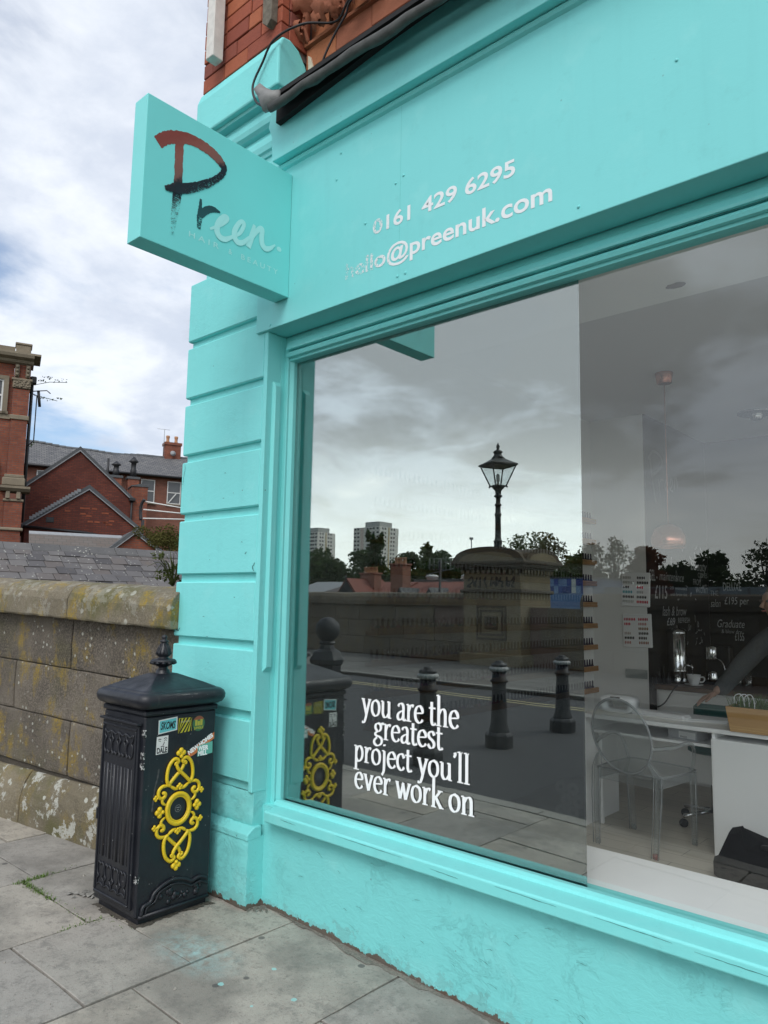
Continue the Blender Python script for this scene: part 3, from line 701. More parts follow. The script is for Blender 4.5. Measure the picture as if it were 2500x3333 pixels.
# --- side and rear mass of the shop, hairline cracks and knocks in the paint
M_SIDEB = simple('side_brick', (.26, .085, .055), .9, var=.35, scale=5, bump=.4, bscale=40)
sp(MB().box(-4.0, -3.46, 3.001, 9.2, -7.4, 7.4).box(-3.459, 4.2, 8.41, 9.2, -7.4, 7.4).box(4.01, 4.2, 8.31, 8.4, -.4, 7.4), 'side_wall', M_SIDEB)
M_CRACK = simple('crack_dark', (.045, .17, .165), .9)
rk_ = random.Random(23)
def crack(name, pts, w, plane, jit=.0025, n=7):
    P = cr(pts, n); Q = [(p.x + rk_.uniform(-jit, jit), p.y + rk_.uniform(-jit, jit)) for p in P]
    mb = MB(); ribbon(mb, Q, [w * (.3 + .7 * abs(sin(3.1 * i / len(Q))) ) * rk_.uniform(.5, 1.3) for i in range(len(Q))], plane, 0.0)
    mb.xf(Matrix.Translation(Vector((3.2, -2.7, 0)))); return mb.build(name, M_CRACK, shop, recalc=False)
YP = lambda y: (lambda a, b, h: (a, y - h, b))
for x0, x1, z in ((-2.62, -2.20, .487), (-1.72, -1.45, .486), (-1.30, -1.02, .488), (-2.05, -1.90, .474), (-.95, -.70, .478), (-3.02, -2.90, .480)): crack('paint_crack', [(x0, z + .001), ((x0 + x1) / 2, z - .001), (x1, z - .003)], .0022, YP(2.6172), .0008)
for x0, x1, z in ((-2.35, -1.6, 3.0205), (-1.45, -.6, 3.021)): crack('paint_crack', [(x0, z), ((x0 + x1) / 2, z + .0005), (x1, z)], .004, YP(2.7095), .0008)
crack('paint_crack', [(-4.018, 2.44), (-4.012, 2.40), (-4.022, 2.35), (-4.026, 2.30)], .004, YP(2.5985))
crack('paint_crack', [(-3.28, 1.80), (-3.30, 1.775), (-3.285, 1.755)], .008, YP(2.5985))
crack('paint_crack', [(-3.36, 1.86), (-3.37, 1.85)], .008, YP(2.5985))
crack('paint_crack', [(-3.98, 1.42), (-4.0, 1.40), (-4.03, 1.41), (-4.045, 1.385)], .010, YP(2.5985))
for i in range(26):
    x = rk_.uniform(-3.1, -1.0); z = rk_.uniform(.08, .40); a = rk_.uniform(-.5, .3); L_ = rk_.uniform(.012, .05)
    crack('trowel_mark', [(x, z), (x + L_ * .5 * cos(a), z + L_ * .5 * sin(a) + .003), (x + L_ * cos(a), z + L_ * sin(a))], .0016, YP(2.6715 - .002), .0006, 3)
for i in range(14):
    x = rk_.uniform(-3.95, -3.30); z = rk_.uniform(.65, 3.1); L_ = rk_.uniform(.006, .02)
    crack('paint_nick', [(x, z), (x + L_ * .5, z + .002), (x + L_, z - .001)], .003, YP(2.5985), .0006, 3)
# ---------------------------------------------------------------- ground, road, pavement
def struct(mb, name, mat): return tag(mb.build(name, mat), kind='structure')
def stone_mat(name, c0, c1, dark=0.5, ochre=0.0, white=0.0, wscale=14.0, bump=0.7, rnd=0.18, green=0.0, patch=0.0):
    t = NT(name); p = t.pos()
    c = t.mix(t.noise(p, 3.0, 8, 0.65), c0, c1)
    pit = t.math('MULTIPLY', t.ramp(t.noise(p, 75, 6, 0.75), [(.46, 1), (.58, 0)]), t.ramp(t.noise(t.map(p, (1, 1, 1), (6, 2, 9)), 2.3, 5, .65), [(.36, .25), (.62, 1)]))
    c = t.mix(t.math('MULTIPLY', pit, dark), c, tuple(v * 0.32 for v in c0))
    c = t.mix(t.math('MULTIPLY', t.ramp(t.noise(t.map(p, (1, 1, .6), (1, 7, 3)), 1.3, 7, .66), [(.48, 0), (.66, 1)]), .45 * min(1, dark)), c, tuple(v * .45 for v in c0))
    c = t.mix(1.0, c, t.ramp(t.rnd(), [(0, 1 - rnd), (1, 1 + rnd * .6)]), 'MULTIPLY')
    if green: c = t.mix(t.math('MULTIPLY', t.ramp(t.noise(p, 2.6, 7, .65), [(.50, 0), (.64, 1)]), green), c, (.11, .105, .035))
    if ochre:
        o = t.math('MULTIPLY', t.ramp(t.noise(t.map(p, (1, 1, .55)), 5.5, 8, .68), [(.53, 0), (.62, 1)]), t.ramp(t.noise(p, 60, 5, .7), [(.40, 0.15), (.58, 1)]))
        c = t.mix(t.math('MULTIPLY', o, ochre), c, (.29, .20, .03))
    if white:
        w = t.ramp(t.math('ADD', t.vor(p, wscale), t.math('MULTIPLY', t.noise(p, 55, 6, .7), 0.45)), [(.38, 1), (.42, 0)])
        w2 = t.ramp(t.noise(p, 3.4, 5, .6), [(.44, 0), (.56, 1)])
        c = t.mix(t.math('MULTIPLY', t.math('MULTIPLY', w, w2), white), c, (.46, .46, .40))
    if patch:
        w3 = t.math('MULTIPLY', t.ramp(t.noise(p, 6.5, 9, .70), [(.535, 0), (.56, 1)]), t.ramp(t.noise(p, 50, 6, .7), [(.34, 0), (.46, 1)]))
        c = t.mix(t.math('MULTIPLY', w3, patch), c, (.47, .47, .42))
    nm = t.bump(t.noise(p, 85, 8, .75), bump, 0.012); nm = t.bump(t.noise(p, 6, 6, .6), bump * .5, 0.03, nm)
    t.bsdf(c, 0.9, 0, nm); return t.m
def flag_mat():
    t = NT('flagstone'); p = t.pos(); s = t.sepx(p)
    c = t.mix(t.noise(p, 2.2, 9, .66), (.27, .254, .226), (.50, .47, .42))
    c = t.mix(1.0, c, t.ramp(t.rnd(), [(0, (.80, .80, .82)), (.5, (1, .985, .96)), (1, (1.10, 1.05, .97))]), 'MULTIPLY')
    c = t.mix(t.ramp(t.noise(p, 1.1, 5, .6), [(.56, 0), (.70, .35)]), c, (.30, .25, .18))
    c = t.mix(t.ramp(t.noise(p, 11, 10, .78), [(.50, 0), (.62, .5)]), c, (.13, .125, .115))
    c = t.mix(t.ramp(t.noise(t.map(p, (1, 1, 1), (2, 5, 0)), 48, 6, .75), [(.56, 0), (.66, .6)]), c, (.10, .096, .088))
    c = t.mix(t.ramp(t.noise(t.map(p, (1, 1, 1), (7, 1, 0)), 70, 5, .7), [(.62, 0), (.70, .5)]), c, (.55, .53, .49))
    c = t.mix(t.ramp(t.noise(t.map(p, (1, 1, 1), (9, 3, 0)), 1.5, 6, .62), [(.46, 0), (.60, .62)]), c, (.155, .145, .128))
    c = t.mix(t.ramp(t.noise(p, 130, 4, .7), [(.60, 0), (.68, .5)]), c, (.07, .068, .064))
    sp_ = t.ramp(t.vor(p, 19), [(.03, 1), (.05, 0)])
    c = t.mix(t.math('MULTIPLY', sp_, t.ramp(t.noise(p, 9), [(.5, 0), (.6, .8)])), c, (.52, .51, .47))
    gum = t.ramp(t.vor(t.map(p, (1, 1, 1), (4.2, 1.7, 0)), 3.4), [(.050, 1), (.062, 0)])
    c = t.mix(t.math('MULTIPLY', gum, .7), c, (.055, .055, .055))
    # spilt turquoise paint dust by the bin and a few drops
    dx = t.math('SUBTRACT', s[0], -3.02); dy = t.math('SUBTRACT', s[1], 2.14)
    d = t.math('SQRT', t.math('ADD', t.math('MULTIPLY', t.math('MULTIPLY', dx, dx), 0.8), t.math('MULTIPLY', t.math('MULTIPLY', dy, dy), 2.6)))
    spill = t.math('MULTIPLY', t.ramp(d, [(0.02, 1), (0.30, 0)]), t.ramp(t.noise(p, 20, 8, .68), [(.38, 0), (.66, .85)]))
    c = t.mix(t.math('MULTIPLY', spill, .8), c, (.36, .60, .60))
    for cx, cy, rr_ in ((-2.66, 2.30, .010), (-2.72, 2.06, .014), (-2.42, 2.20, .013), (-2.08, 1.93, .024), (-2.50, 2.05, .007)):
        q = t.math('ADD', t.math('POWER', t.math('SUBTRACT', s[0], cx), 2.0), t.math('POWER', t.math('SUBTRACT', s[1], cy), 2.0))
        q = t.math('ADD', t.math('SQRT', q), t.math('MULTIPLY', t.math('SUBTRACT', t.noise(p, 45, 3), .5), rr_ * 1.4))
        c = t.mix(t.math('MULTIPLY', t.math('LESS_THAN', q, rr_), .75), c, (.30, .62, .60))
    nm = t.bump(t.noise(p, 9, 9, .7), 0.35, 0.02); nm = t.bump(t.noise(p, 150, 4, .7), .35, .004, nm)
    t.bsdf(c, t.ramp(t.noise(p, 6), [(.3, .62), (.7, .85)]), 0, nm); return t.m
M_FLAG = flag_mat()
M_JOINT = stone_mat('joint_grit', (.075, .068, .055), (.14, .125, .10), .6, bump=1.0)
M_ASPH = simple('asphalt', (.046, .047, .050), .85, var=.35, scale=9, bump=.8, bscale=160)
M_KERB = stone_mat('kerb_stone', (.24, .23, .21), (.36, .345, .31), .3, bump=.4)
M_YLINE = simple('worn_line_paint', (.50, .44, .24), .75, var=.3, scale=40)
M_GRASSG = simple('far_ground', (.07, .085, .035), .95, var=.5, scale=.05)

struct(MB().add([(-2500, -2500, -7.2), (2500, -2500, -7.2), (2500, 2500, -7.2), (-2500, 2500, -7.2)], [(0, 1, 2, 3)]), 'ground', M_GRASSG)
# raised street on its embankment
mb = MB(); xs = [-60, -30, -12, -8, -6, -4.5, -3.6, -3.3, -3.0, -2.6, -2.0, -1, 0, 1, 2, 4, 30]
def strip(mb, y0, y1, dz, base):
    vs = []
    for x in xs: vs += [(x, y0, ground_z(x) + dz), (x, y1, ground_z(x) + dz), (x, y0, base), (x, y1, base)]
    fs = []
    for i in range(len(xs) - 1):
        a = 4 * i; b = a + 4; fs += [(a, b, b + 1, a + 1), (a, a + 2, b + 2, b), (a + 1, b + 1, b + 3, a + 3)]
    mb.add(vs, fs)
road = struct((lambda q: (strip(q, -6.75, 0.19, -0.075, -7.4), q)[1])(MB()), 'road', M_ASPH)
pav = struct((lambda q: (strip(q, 0.18, 2.70, -0.022, -7.4), q)[1])(MB()), 'pavement', M_JOINT)
pav2 = struct((lambda q: (strip(q, -11.9, -6.74, -0.020, -7.4), q)[1])(MB()), 'far_pavement', M_JOINT)
struct(MB().box(-4.05, 30, 2.70, 14, -7.4, -0.05), 'shop_foundation', M_JOINT)
for y0, y1, dz in ((0.085, 0.150, -.071), (-5.60, -5.54, -.071), (-5.82, -5.76, -.071)):
    q = MB(); vs = []
    for x in xs: vs += [(x, y0, ground_z(x) + dz), (x, y1, ground_z(x) + dz)]
    q.add(vs, [(2 * i, 2 * i + 2, 2 * i + 3, 2 * i + 1) for i in range(len(xs) - 1)]); q.build('road_marking', M_YLINE, road)
rs = random.Random(77)
def slab(x0, x1, y0, y1, mat, parent, name='paving_slab', t=0.02, gap=0.0045, zo=0.0):
    """flagstone with slightly irregular edges and worn arrises, top following the fall of the pavement"""
    x0 += gap; x1 -= gap; y0 += gap; y1 -= gap; n = 5; ring = []
    c = [(x0, y0), (x1, y0), (x1, y1), (x0, y1)]
    for k in range(4):
        a, b = c[k], c[(k + 1) % 4]
        for i in range(n):
            q = i / n; ring.append((a[0] + (b[0] - a[0]) * q + rs.uniform(-.003, .003), a[1] + (b[1] - a[1]) * q + rs.uniform(-.003, .003)))
    cx, cy = (x0 + x1) / 2, (y0 + y1) / 2; tx, ty, dz = rs.uniform(-.004, .004), rs.uniform(-.004, .004), rs.uniform(-.002, .002) + zo
    Z = lambda x, y: ground_z(x) + tx * (x - cx) + ty * (y - cy) + dz
    m1 = [(x, y, Z(x, y) - t - .02) for x, y in ring]
    m2 = [(x, y, Z(x, y) - 0.0014) for x, y in ring]
    m3 = [(cx + (x - cx) * (1 - .006 / max(.1, abs(x1 - x0))), cy + (y - cy) * (1 - .006 / max(.1, abs(y1 - y0))), 0) for x, y in ring]
    m3 = [(x, y, Z(x, y)) for x, y, _ in m3]
    N = len(ring); mbs = MB(); vs = m1 + m2 + m3
    fs = [(i, (i + 1) % N, N + (i + 1) % N, N + i) for i in range(N)] + [(N + i, N + (i + 1) % N, 2 * N + (i + 1) % N, 2 * N + i) for i in range(N)] + [tuple(range(2 * N, 3 * N))]
    return mbs.add(vs, fs).build(name, mat, parent)
rows = [-9.6, -8.85, -8.1, -7.4, -6.7, -5.95, -5.18, -4.42, -3.652, -2.952, -2.240, -1.53, -0.82, -0.10, 0.62, 1.35, 2.1]
fixed = {-5.18: [1.10, 1.62, 2.02], -4.42: [0.98, 1.948], -3.652: [0.62, 1.577, 2.066], -2.952: [1.02, 1.780], -2.240: [.75, 1.45, 2.18]}
for a, b in zip(rows, rows[1:]):
    js = fixed.get(a)
    if js is None:
        y = .3 + rs.uniform(.3, .75); js = []
        while y < 2.3: js.append(y); y += rs.uniform(.55, .95)
    ys = [0.33] + js + [2.70]
    for c, d in zip(ys, ys[1:]): slab(a, b, c, d, M_FLAG, pav)
x = -14.0
while x < 2:
    w = rs.uniform(.8, 1.0); slab(x, x + w, 0.175, 0.325, M_KERB, pav, 'kerb_stone', 0.09, 0.003); x += w
x = -24.0; M_FLAG2 = stone_mat('far_flagstone', (.13, .125, .115), (.20, .19, .175), .35, bump=.3)
while x < -1:
    w = rs.uniform(.75, 1.0); slab(x, x + w, -6.90, -6.74, M_KERB, pav2, 'kerb_stone', 0.09, 0.004)
    y = -11.3 + rs.uniform(-.3, 0)
    while y < -6.92:
        d = min(-6.9, y + rs.uniform(.7, 1.1)); slab(x, x + w, y, d, M_FLAG2, pav2, 'paving_slab', .02, .007); y = d
    x += w
# rough mortar strip along the foot of the shop and grit round the bin
gr = MB(); rg = random.Random(5)
for i in range(900):
    if i < 500: x = rg.uniform(-3.22, -1.0); y = 2.67 - abs(rg.gauss(0, .03))
    elif i < 640: x = rg.uniform(-3.9, -3.36); y = rg.choice([rg.gauss(2.05, .02), rg.gauss(2.5, .03)])
    elif i < 760: x = -3.43 + rg.gauss(.03, .025); y = rg.uniform(2.05, 2.6)
    else: x = rg.uniform(-4.4, -1.6); y = rg.uniform(1.3, 2.6)
    s_ = rg.uniform(.002, .007) * (1.7 if rg.random() < .06 else 1); z = ground_z(x) - (.004 if i < 760 else 0)
    a = rg.uniform(0, 6.28); c_, n_ = cos(a) * s_, sin(a) * s_
    gr.add([(x - c_, y - n_, z), (x + n_, y - c_ * .8, z), (x + c_ * 1.2, y + n_, z), (x - n_, y + c_ * .7, z), (x, y, z + s_ * .8)], [(0, 1, 4), (1, 2, 4), (2, 3, 4), (3, 0, 4)])
tag(gr.build('grit', stone_mat('grit', (.16, .14, .11), (.42, .40, .36), .1, bump=.2)), 'fine grit and mortar crumbs along the foot of wall and bin', 'grit', kind='stuff')
def tuft(name, label, spots, seed, hgt, mat):
    mb = MB(); r = random.Random(seed)
    for x0, y0, x1, y1, n, h in spots:
        for i in range(n):
            t = r.random(); x = x0 + (x1 - x0) * t + r.gauss(0, .012); y = y0 + (y1 - y0) * t + r.gauss(0, .012); a = r.uniform(0, 6.28)
            L = .55 * h * r.uniform(.5, 1.3) * hgt; w = .0022; lean = r.uniform(.2, 1.0)
            dx, dy = cos(a), sin(a); z = ground_z(x) - .008
            p0, p1, p2 = (x, y, z), (x + dx * L * .35 * lean, y + dy * L * .35 * lean, z + L * .6), (x + dx * L * lean, y + dy * L * lean, z + L * (1 - .45 * lean))
            mb.add([(p0[0] - dy * w, p0[1] + dx * w, z), (p0[0] + dy * w, p0[1] - dx * w, z), (p1[0] + dy * w * .8, p1[1] - dx * w * .8, p1[2]), (p1[0] - dy * w * .8, p1[1] + dx * w * .8, p1[2]), p2], [(0, 1, 2, 3), (3, 2, 4)])
    o = mb.build(name, mat, recalc=False); return tag(o, label, 'grass', kind='stuff')
M_GRASS = simple('grass_blades', (.10, .17, .03), .6, var=.45, scale=25)
tuft('grass', 'short green grass growing in the joints left of the bin', [(-4.40, 1.90, -4.42, 2.10, 170, .05), (-4.40, 1.94, -4.05, 1.945, 230, .05), (-4.05, 1.95, -3.68, 1.95, 60, .03), (-3.66, 1.80, -3.65, 2.03, 90, .035), (-3.64, 2.02, -3.42, 2.05, 40, .03), (-4.42, 2.1, -4.46, 2.3, 40, .03)], 3, 1.0, M_GRASS)
lf = MB(); rl = random.Random(9)
for i in range(16):
    x, y = (-3.98 + rl.gauss(0, .05), 2.10 + rl.gauss(0, .06)); a = rl.uniform(0, 6.28); s_ = rl.uniform(.01, .024)
    lf.add([(x + cos(a + q) * s_ * e, y + sin(a + q) * s_ * e, ground_z(x) + .004 + .008 * (k % 2)) for k, (q, e) in enumerate(((0, 1.3), (1.2, .7), (2.4, 1), (3.6, .8), (4.9, .9)))], [(0, 1, 2, 3, 4)])
tag(lf.build('litter_scraps', simple('scraps', (.22, .21, .19), .8, var=.9, scale=40)), 'small dark and pale scraps of litter beside the left foot of the bin', 'litter', kind='stuff')

# dirt gathered round the foot of the bin and sandy mortar along the shop
def ragged(name, label, ring_in, ring_out, mat, seed, cat):
    r = random.Random(seed); n = len(ring_in); vs = []
    ph = [r.uniform(0, 6.28) for _ in range(4)]
    for i, ((x, y), (a, b)) in enumerate(zip(ring_in, ring_out)):
        k = .45 + .20 * sin(i * .11 + ph[0]) + .14 * sin(i * .31 + ph[1]) + .08 * sin(i * .83 + ph[2]) + r.uniform(-.04, .04); vs += [(x, y, ground_z(x) + .0045), (x + (a - x) * k, y + (b - y) * k, ground_z(x) + .0015)]
    o = MB().add(vs, [(2 * i, 2 * i + 2, 2 * i + 3, 2 * i + 1) for i in range(n - 1)]).build(name, mat); return tag(o, label, cat, kind='stuff')
def path(pts, n): return [(p.x, p.y) for p in cr(pts, n)]
def lin(pts, n): return [(a[0] + (b[0] - a[0]) * k / n, a[1] + (b[1] - a[1]) * k / n) for a, b in zip(pts, pts[1:]) for k in range(n)] + [pts[-1]]
ragged('soil', 'dark grit and soil gathered round the foot of the litter bin', lin([(-3.83, 2.50), (-3.83, 2.09), (-3.45, 2.09), (-3.45, 2.50)], 70), lin([(-3.90, 2.53), (-3.88, 2.035), (-3.40, 2.035), (-3.385, 2.53)], 70), stone_mat('soil', (.08, .07, .055), (.19, .165, .13), .6, bump=1.0), 5, 'soil')
ragged('mortar_strip', 'sandy broken mortar strip along the foot of the turquoise shop front', lin([(-3.23, 2.60), (-3.21, 2.64), (-3.19, 2.685), (-1.0, 2.685)], 110), lin([(-3.20, 2.54), (-3.14, 2.60), (-3.06, 2.615), (-1.0, 2.575)], 110), stone_mat('sandy_mortar', (.20, .18, .15), (.38, .35, .30), .5, bump=1.0), 6, 'mortar')

# ---------------------------------------------------------------- stone parapet beside the shop
M_STONE = stone_mat('parapet_stone', (.155, .130, .102), (.285, .245, .195), .85, .95, .95, 17, 1.0, .18, .3)
M_CAP = stone_mat('coping_stone', (.185, .155, .105), (.33, .285, .205), .5, 1.0, .7, 9, .7, .12, .8, .25)
M_PLIN = stone_mat('plinth_stone', (.165, .14, .095), (.28, .24, .165), .5, .4, 1.0, 11, .8, .12, .75, .95)
wdir = Vector((-0.9936, -0.1129)); wn_ = Vector((0.1129, -0.9936))      # along the wall (leftwards) and towards the street
WO = Vector((-4.61, 2.485))
pw = thing('parapet_wall', 'lichened gritstone parapet wall with rounded coping beside the pilaster', 'wall', (WO.x, WO.y, 0))
def wblock(name, s0, s1, prof, mat, lift=True, seed=0, nseg=6, amp=.004):
    """extrude a (out, z) profile along the wall from s0 to s1; courses climb gently to the left"""
    r = random.Random(seed); N = len(prof); vs = []; fs = []
    for k in range(nseg + 1):
        s_ = s0 + (s1 - s0) * k / nseg; end = k in (0, nseg)
        for o, z in prof:
            zz_ = z + (0.03 * s_ if lift else 0) + r.uniform(-amp, amp) * .6; oo = o + r.uniform(-amp, amp) - (.004 if end else 0)
            p = wdir * s_ + wn_ * oo; vs.append((p.x, p.y, zz_))
    for k in range(nseg):
        for i in range(N): fs.append((k * N + i, k * N + (i + 1) % N, (k + 1) * N + (i + 1) % N, (k + 1) * N + i))
    fs.append(tuple(range(N))); fs.append(tuple(range(nseg * N, nseg * N + N))[::-1])
    return MB().add(vs, fs).build(name, mat, pw, bevel=.006)
capp = [(-.40, 1.425), (.015, 1.425), (.022, 1.44), (.024, 1.56), (.010, 1.605), (-.03, 1.645), (-.10, 1.672), (-.19, 1.682), (-.28, 1.672), (-.36, 1.64), (-.40, 1.58)]
e = [-.62, .485, 1.75, 3.0, 4.3, 5.6]
for i, (a, b) in enumerate(zip(e, e[1:])): wblock('coping_stone', a + .004, b - .004, capp, M_CAP, True, i, 12, .005)
def face(z0, z1): return [(-.36, z0), (-.085, z0), (-.081, z0 + .02), (-.079, (z0 + z1) / 2), (-.081, z1 - .02), (-.085, z1), (-.36, z1)]
for zi, (z0, z1, cuts) in enumerate([(1.075, 1.421, [-.60, .56, 1.75, 2.9, 4.1, 5.4]), (.722, 1.068, [-.60, -.02, 1.27, 2.35, 3.6, 5.4]), (.352, .715, [-.60, .52, 1.70, 2.9, 4.2, 5.4])]):
    for i, (a, b) in enumerate(zip(cuts, cuts[1:])): wblock('stone_block', a + .007, b - .007, face(z0, z1), M_STONE, True, 10 * zi + i, 10, .003)
plp = [(-.36, -.05), (.0, -.05), (.0, .15), (-.01, .21), (-.035, .28), (-.06, .32), (-.082, .345), (-.36, .345)]
e = [-.60, .95, 2.5, 4.0, 5.5]
for i, (a, b) in enumerate(zip(e, e[1:])): wblock('plinth_stone', a + .003, b - .003, plp, M_PLIN, False, 40 + i, 12, .005)
mb = MB()
for s0 in (0,): 
    a = wdir * -.6 + wn_ * -.34; b = wdir * 5.4 + wn_ * -.34; c = wdir * 5.4 + wn_ * -.10; d = wdir * -.6 + wn_ * -.10
    mb.add([(p.x, p.y, z + (.03 * s if z > 1 else 0)) for z in (0, 1.43) for p, s in ((a, -.6), (b, 5.4), (c, 5.4), (d, -.6))], [(0, 1, 2, 3), (4, 7, 6, 5), (0, 4, 5, 1), (1, 5, 6, 2), (2, 6, 7, 3), (3, 7, 4, 0)])
mb.build('mortar_core', stone_mat('wall_mortar', (.055, .047, .036), (.10, .085, .065), .6, bump=.8), pw)
# ---------------------------------------------------------------- cast-iron litter bin
def black_iron(name, base=(.0065, .0075, .011), rough=.36, chips=.7):
    t = NT(name); p = t.pos()
    c = t.mix(t.noise(p, 7, 7, .65), base, tuple(v * 1.9 for v in base))
    ch = t.math('MULTIPLY', t.ramp(t.vor(p, 26), [(.055, 1), (.085, 0)]), t.ramp(t.noise(p, 8, 5, .6), [(.47, 0), (.58, chips)]))
    c = t.mix(ch, c, (.36, .37, .37))
    c = t.mix(t.ramp(t.noise(t.map(p, (1, 1, .7), (3, 3, 3)), 16, 8, .75), [(.66, 0), (.72, .55)]), c, (.055, .030, .020))
    c = t.mix(t.ramp(t.noise(t.map(p, (5, 5, .45), (8, 1, 3)), 5, 6, .7), [(.58, 0), (.72, .30)]), c, (.085, .085, .082))
    c = t.mix(t.ramp(t.noise(t.map(p, (1, 1, .3)), 12, 8, .7), [(.60, 0), (.74, .28)]), c, (.10, .095, .085))
    nm = t.bump(t.noise(p, 30, 6, .6), .16, .006); nm = t.bump(t.noise(p, 170, 4, .7), .12, .002, nm)
    t.bsdf(c, t.ramp(t.noise(p, 11, 6), [(.3, rough - .08), (.7, rough + .2)]), 0, nm, spec=.5); return t.m
M_IRON = black_iron('black_iron')
def yellow_mat():
    t = NT('yellow_gloss'); p = t.pos()
    c = t.mix(t.noise(p, 30, 6), (.68, .45, .010), (.82, .60, .022))
    c = t.mix(t.ramp(t.noise(p, 60, 7, .7), [(.62, 0), (.70, .7)]), c, (.36, .21, .01))
    c = t.mix(t.ramp(t.noise(p, 22, 6, .7), [(.70, 0), (.74, .8)]), c, (.75, .72, .62))
    t.bsdf(c, .45, 0, t.bump(t.noise(p, 120, 5), .2, .002)); return t.m
M_YEL = yellow_mat()
BC = Vector((-3.645, 2.285, 0))
bn = thing('litter_bin', 'black cast-iron litter bin with gold scroll ornament, urn finial and stickers beside the pilaster', 'litter bin', BC)
bx0, bx1, by0, by1 = -.205, .205, -.215, .215
MB().box(bx0 + .02, bx1 - .008, by0 + .02, by1 - .01, -.01, .05).build('base', M_IRON, bn, .004)
body = MB().cbox(bx0, bx1, by0, by1, .035, 1.0, .008).build('body', M_IRON, bn)
MB().cbox(bx0 - .008, bx1 + .008, by0 - .008, by1 + .008, 1.0, 1.03, .008).build('neck', M_IRON, bn, 0)
# lid: bullnosed slab with rounded corners and a shallow pyramid
def rsq(hx, hy, r, z, n=5):
    o = []
    for cx, cy, a0 in ((hx - r, hy - r, 0), (-hx + r, hy - r, 90), (-hx + r, -hy + r, 180), (hx - r, -hy + r, 270)):
        for k in range(n + 1): a = R(a0 + 90 * k / n); o.append((cx + r * cos(a), cy + r * sin(a), z))
    return o
lid = MB(); L = []
for e_, z, r in ((-.012, 1.03, .02), (.012, 1.035, .03), (.034, 1.045, .045), (.047, 1.065, .055), (.049, 1.085, .058), (.042, 1.103, .055), (.026, 1.115, .048), (.008, 1.120, .04), (.0, 1.1245, .035), (-.05, 1.146, .008), (-.11, 1.171, .006), (-.155, 1.190, .005)):
    L.append(rsq(.205 + e_, .215 + e_, r, z))
N = len(L[0]); lid.add([p for q in L for p in q], [(k * N + i, k * N + (i + 1) % N, (k + 1) * N + (i + 1) % N, (k + 1) * N + i) for k in range(len(L) - 1) for i in range(N)] + [tuple(range(N))[::-1], tuple(range((len(L) - 1) * N, len(L) * N))], False)
lo = lid.build('lid', M_IRON, bn)
for p in lo.data.polygons: p.use_smooth = abs(p.normal.z) < .95 and p.center.z < 1.121
fin = MB().lathe([(.046, 1.180), (.046, 1.184), (.038, 1.192), (.036, 1.205), (.026, 1.214), (.024, 1.224), (.05, 1.236), (.067, 1.248), (.070, 1.256), (.062, 1.264), (.034, 1.268), (.024, 1.276), (.036, 1.284), (.040, 1.294), (.038, 1.306), (.028, 1.328), (.019, 1.348), (.017, 1.354), (.024, 1.358), (.024, 1.364), (.012, 1.368), (.010, 1.372), (.015, 1.380), (.012, 1.391), (.002, 1.396)], n=20)
for i in range(12):
    a = 2 * pi * i / 12; fin.tube([(.040 * cos(a), .040 * sin(a), 1.290), (.030 * cos(a), .030 * sin(a), 1.326), (.019 * cos(a), .019 * sin(a), 1.347)], [.0045, .004, .003], 5)
    fin.ball((.060 * cos(a), .060 * sin(a), 1.246), .013, 6, 4, 1, 1, .7)
fin.build('finial', M_IRON, lo)
# door on the street side with reeds and tracery
dx0, dx1, dz0, dz1 = -.185, .175, .07, .955
dr = MB().cbox(dx0, dx1, by0 - .016, by0 + .01, dz0, dz1, .005).build('door', M_IRON, bn)
mb = MB(); fy = by0 - .016
mb.box(dx0 - .004, dx1 + .014, fy - .018, fy + .01, dz1 + .002, dz1 + .014)
mb.build('door_hood', M_IRON, dr, .002)
fr = MB()
for x0, x1, z0, z1 in ((dx0 + .012, dx1 - .012, dz0 + .012, dz0 + .024), (dx0 + .012, dx1 - .012, dz1 - .03, dz1 - .018), (dx0 + .012, dx0 + .024, dz0 + .026, dz1 - .032), (dx1 - .024, dx1 - .012, dz0 + .026, dz1 - .032)):
    fr.cbox(x0, x1, fy - .007, fy + .004, z0, z1, .003)
fr.build('door_border', M_IRON, dr)
re_ = MB()
for i in range(9):
    x = dx0 + .045 + i * (dx1 - dx0 - .09) / 8; w = .010 if i % 2 else .005
    re_.tube([(x, fy + .002, dz0 + .20), (x, fy + .002, dz1 - .22)], w, 6, flat=.8, up=(0, 1, 0))
re_.build('reeds', M_IRON, dr)
for z0, sgn in ((dz1 - .05, -1), (dz0 + .05, 1)):
    tr = MB(); n = 4; w = (dx1 - dx0 - .07) / n
    for i in range(n):
        cx = dx0 + .035 + w * (i + .5); q = sgn
        for yy, zz_ in ((0, 0),):
            tr.tube(cr([(cx - w * .45, fy - .002, z0), (cx - w * .42, fy - .002, z0 + q * .03), (cx - w * .22, fy - .002, z0 + q * .045), (cx - w * .4, fy - .002, z0 + q * .062), (cx - w * .42, fy - .002, z0 + q * .10), (cx - w * .2, fy - .002, z0 + q * .118), (cx, fy - .002, z0 + q * .105), (cx + w * .2, fy - .002, z0 + q * .118), (cx + w * .42, fy - .002, z0 + q * .10), (cx + w * .4, fy - .002, z0 + q * .062), (cx + w * .22, fy - .002, z0 + q * .045), (cx + w * .42, fy - .002, z0 + q * .03), (cx + w * .45, fy - .002, z0)], 3), .0052, 5)
            tr.tube(cr([(cx - w * .45, fy - .002, z0 + q * .002), (cx, fy - .002, z0 + q * .016), (cx + w * .45, fy - .002, z0 + q * .002)], 4), .005, 5)
    tr.build('tracery', M_IRON, dr)
hg = MB()
for z in (.90, .79, .74, .20): hg.cbox(bx1 - .02, bx1 + .003, by0 - .004, by0 + .012, z, z + .035, .002)
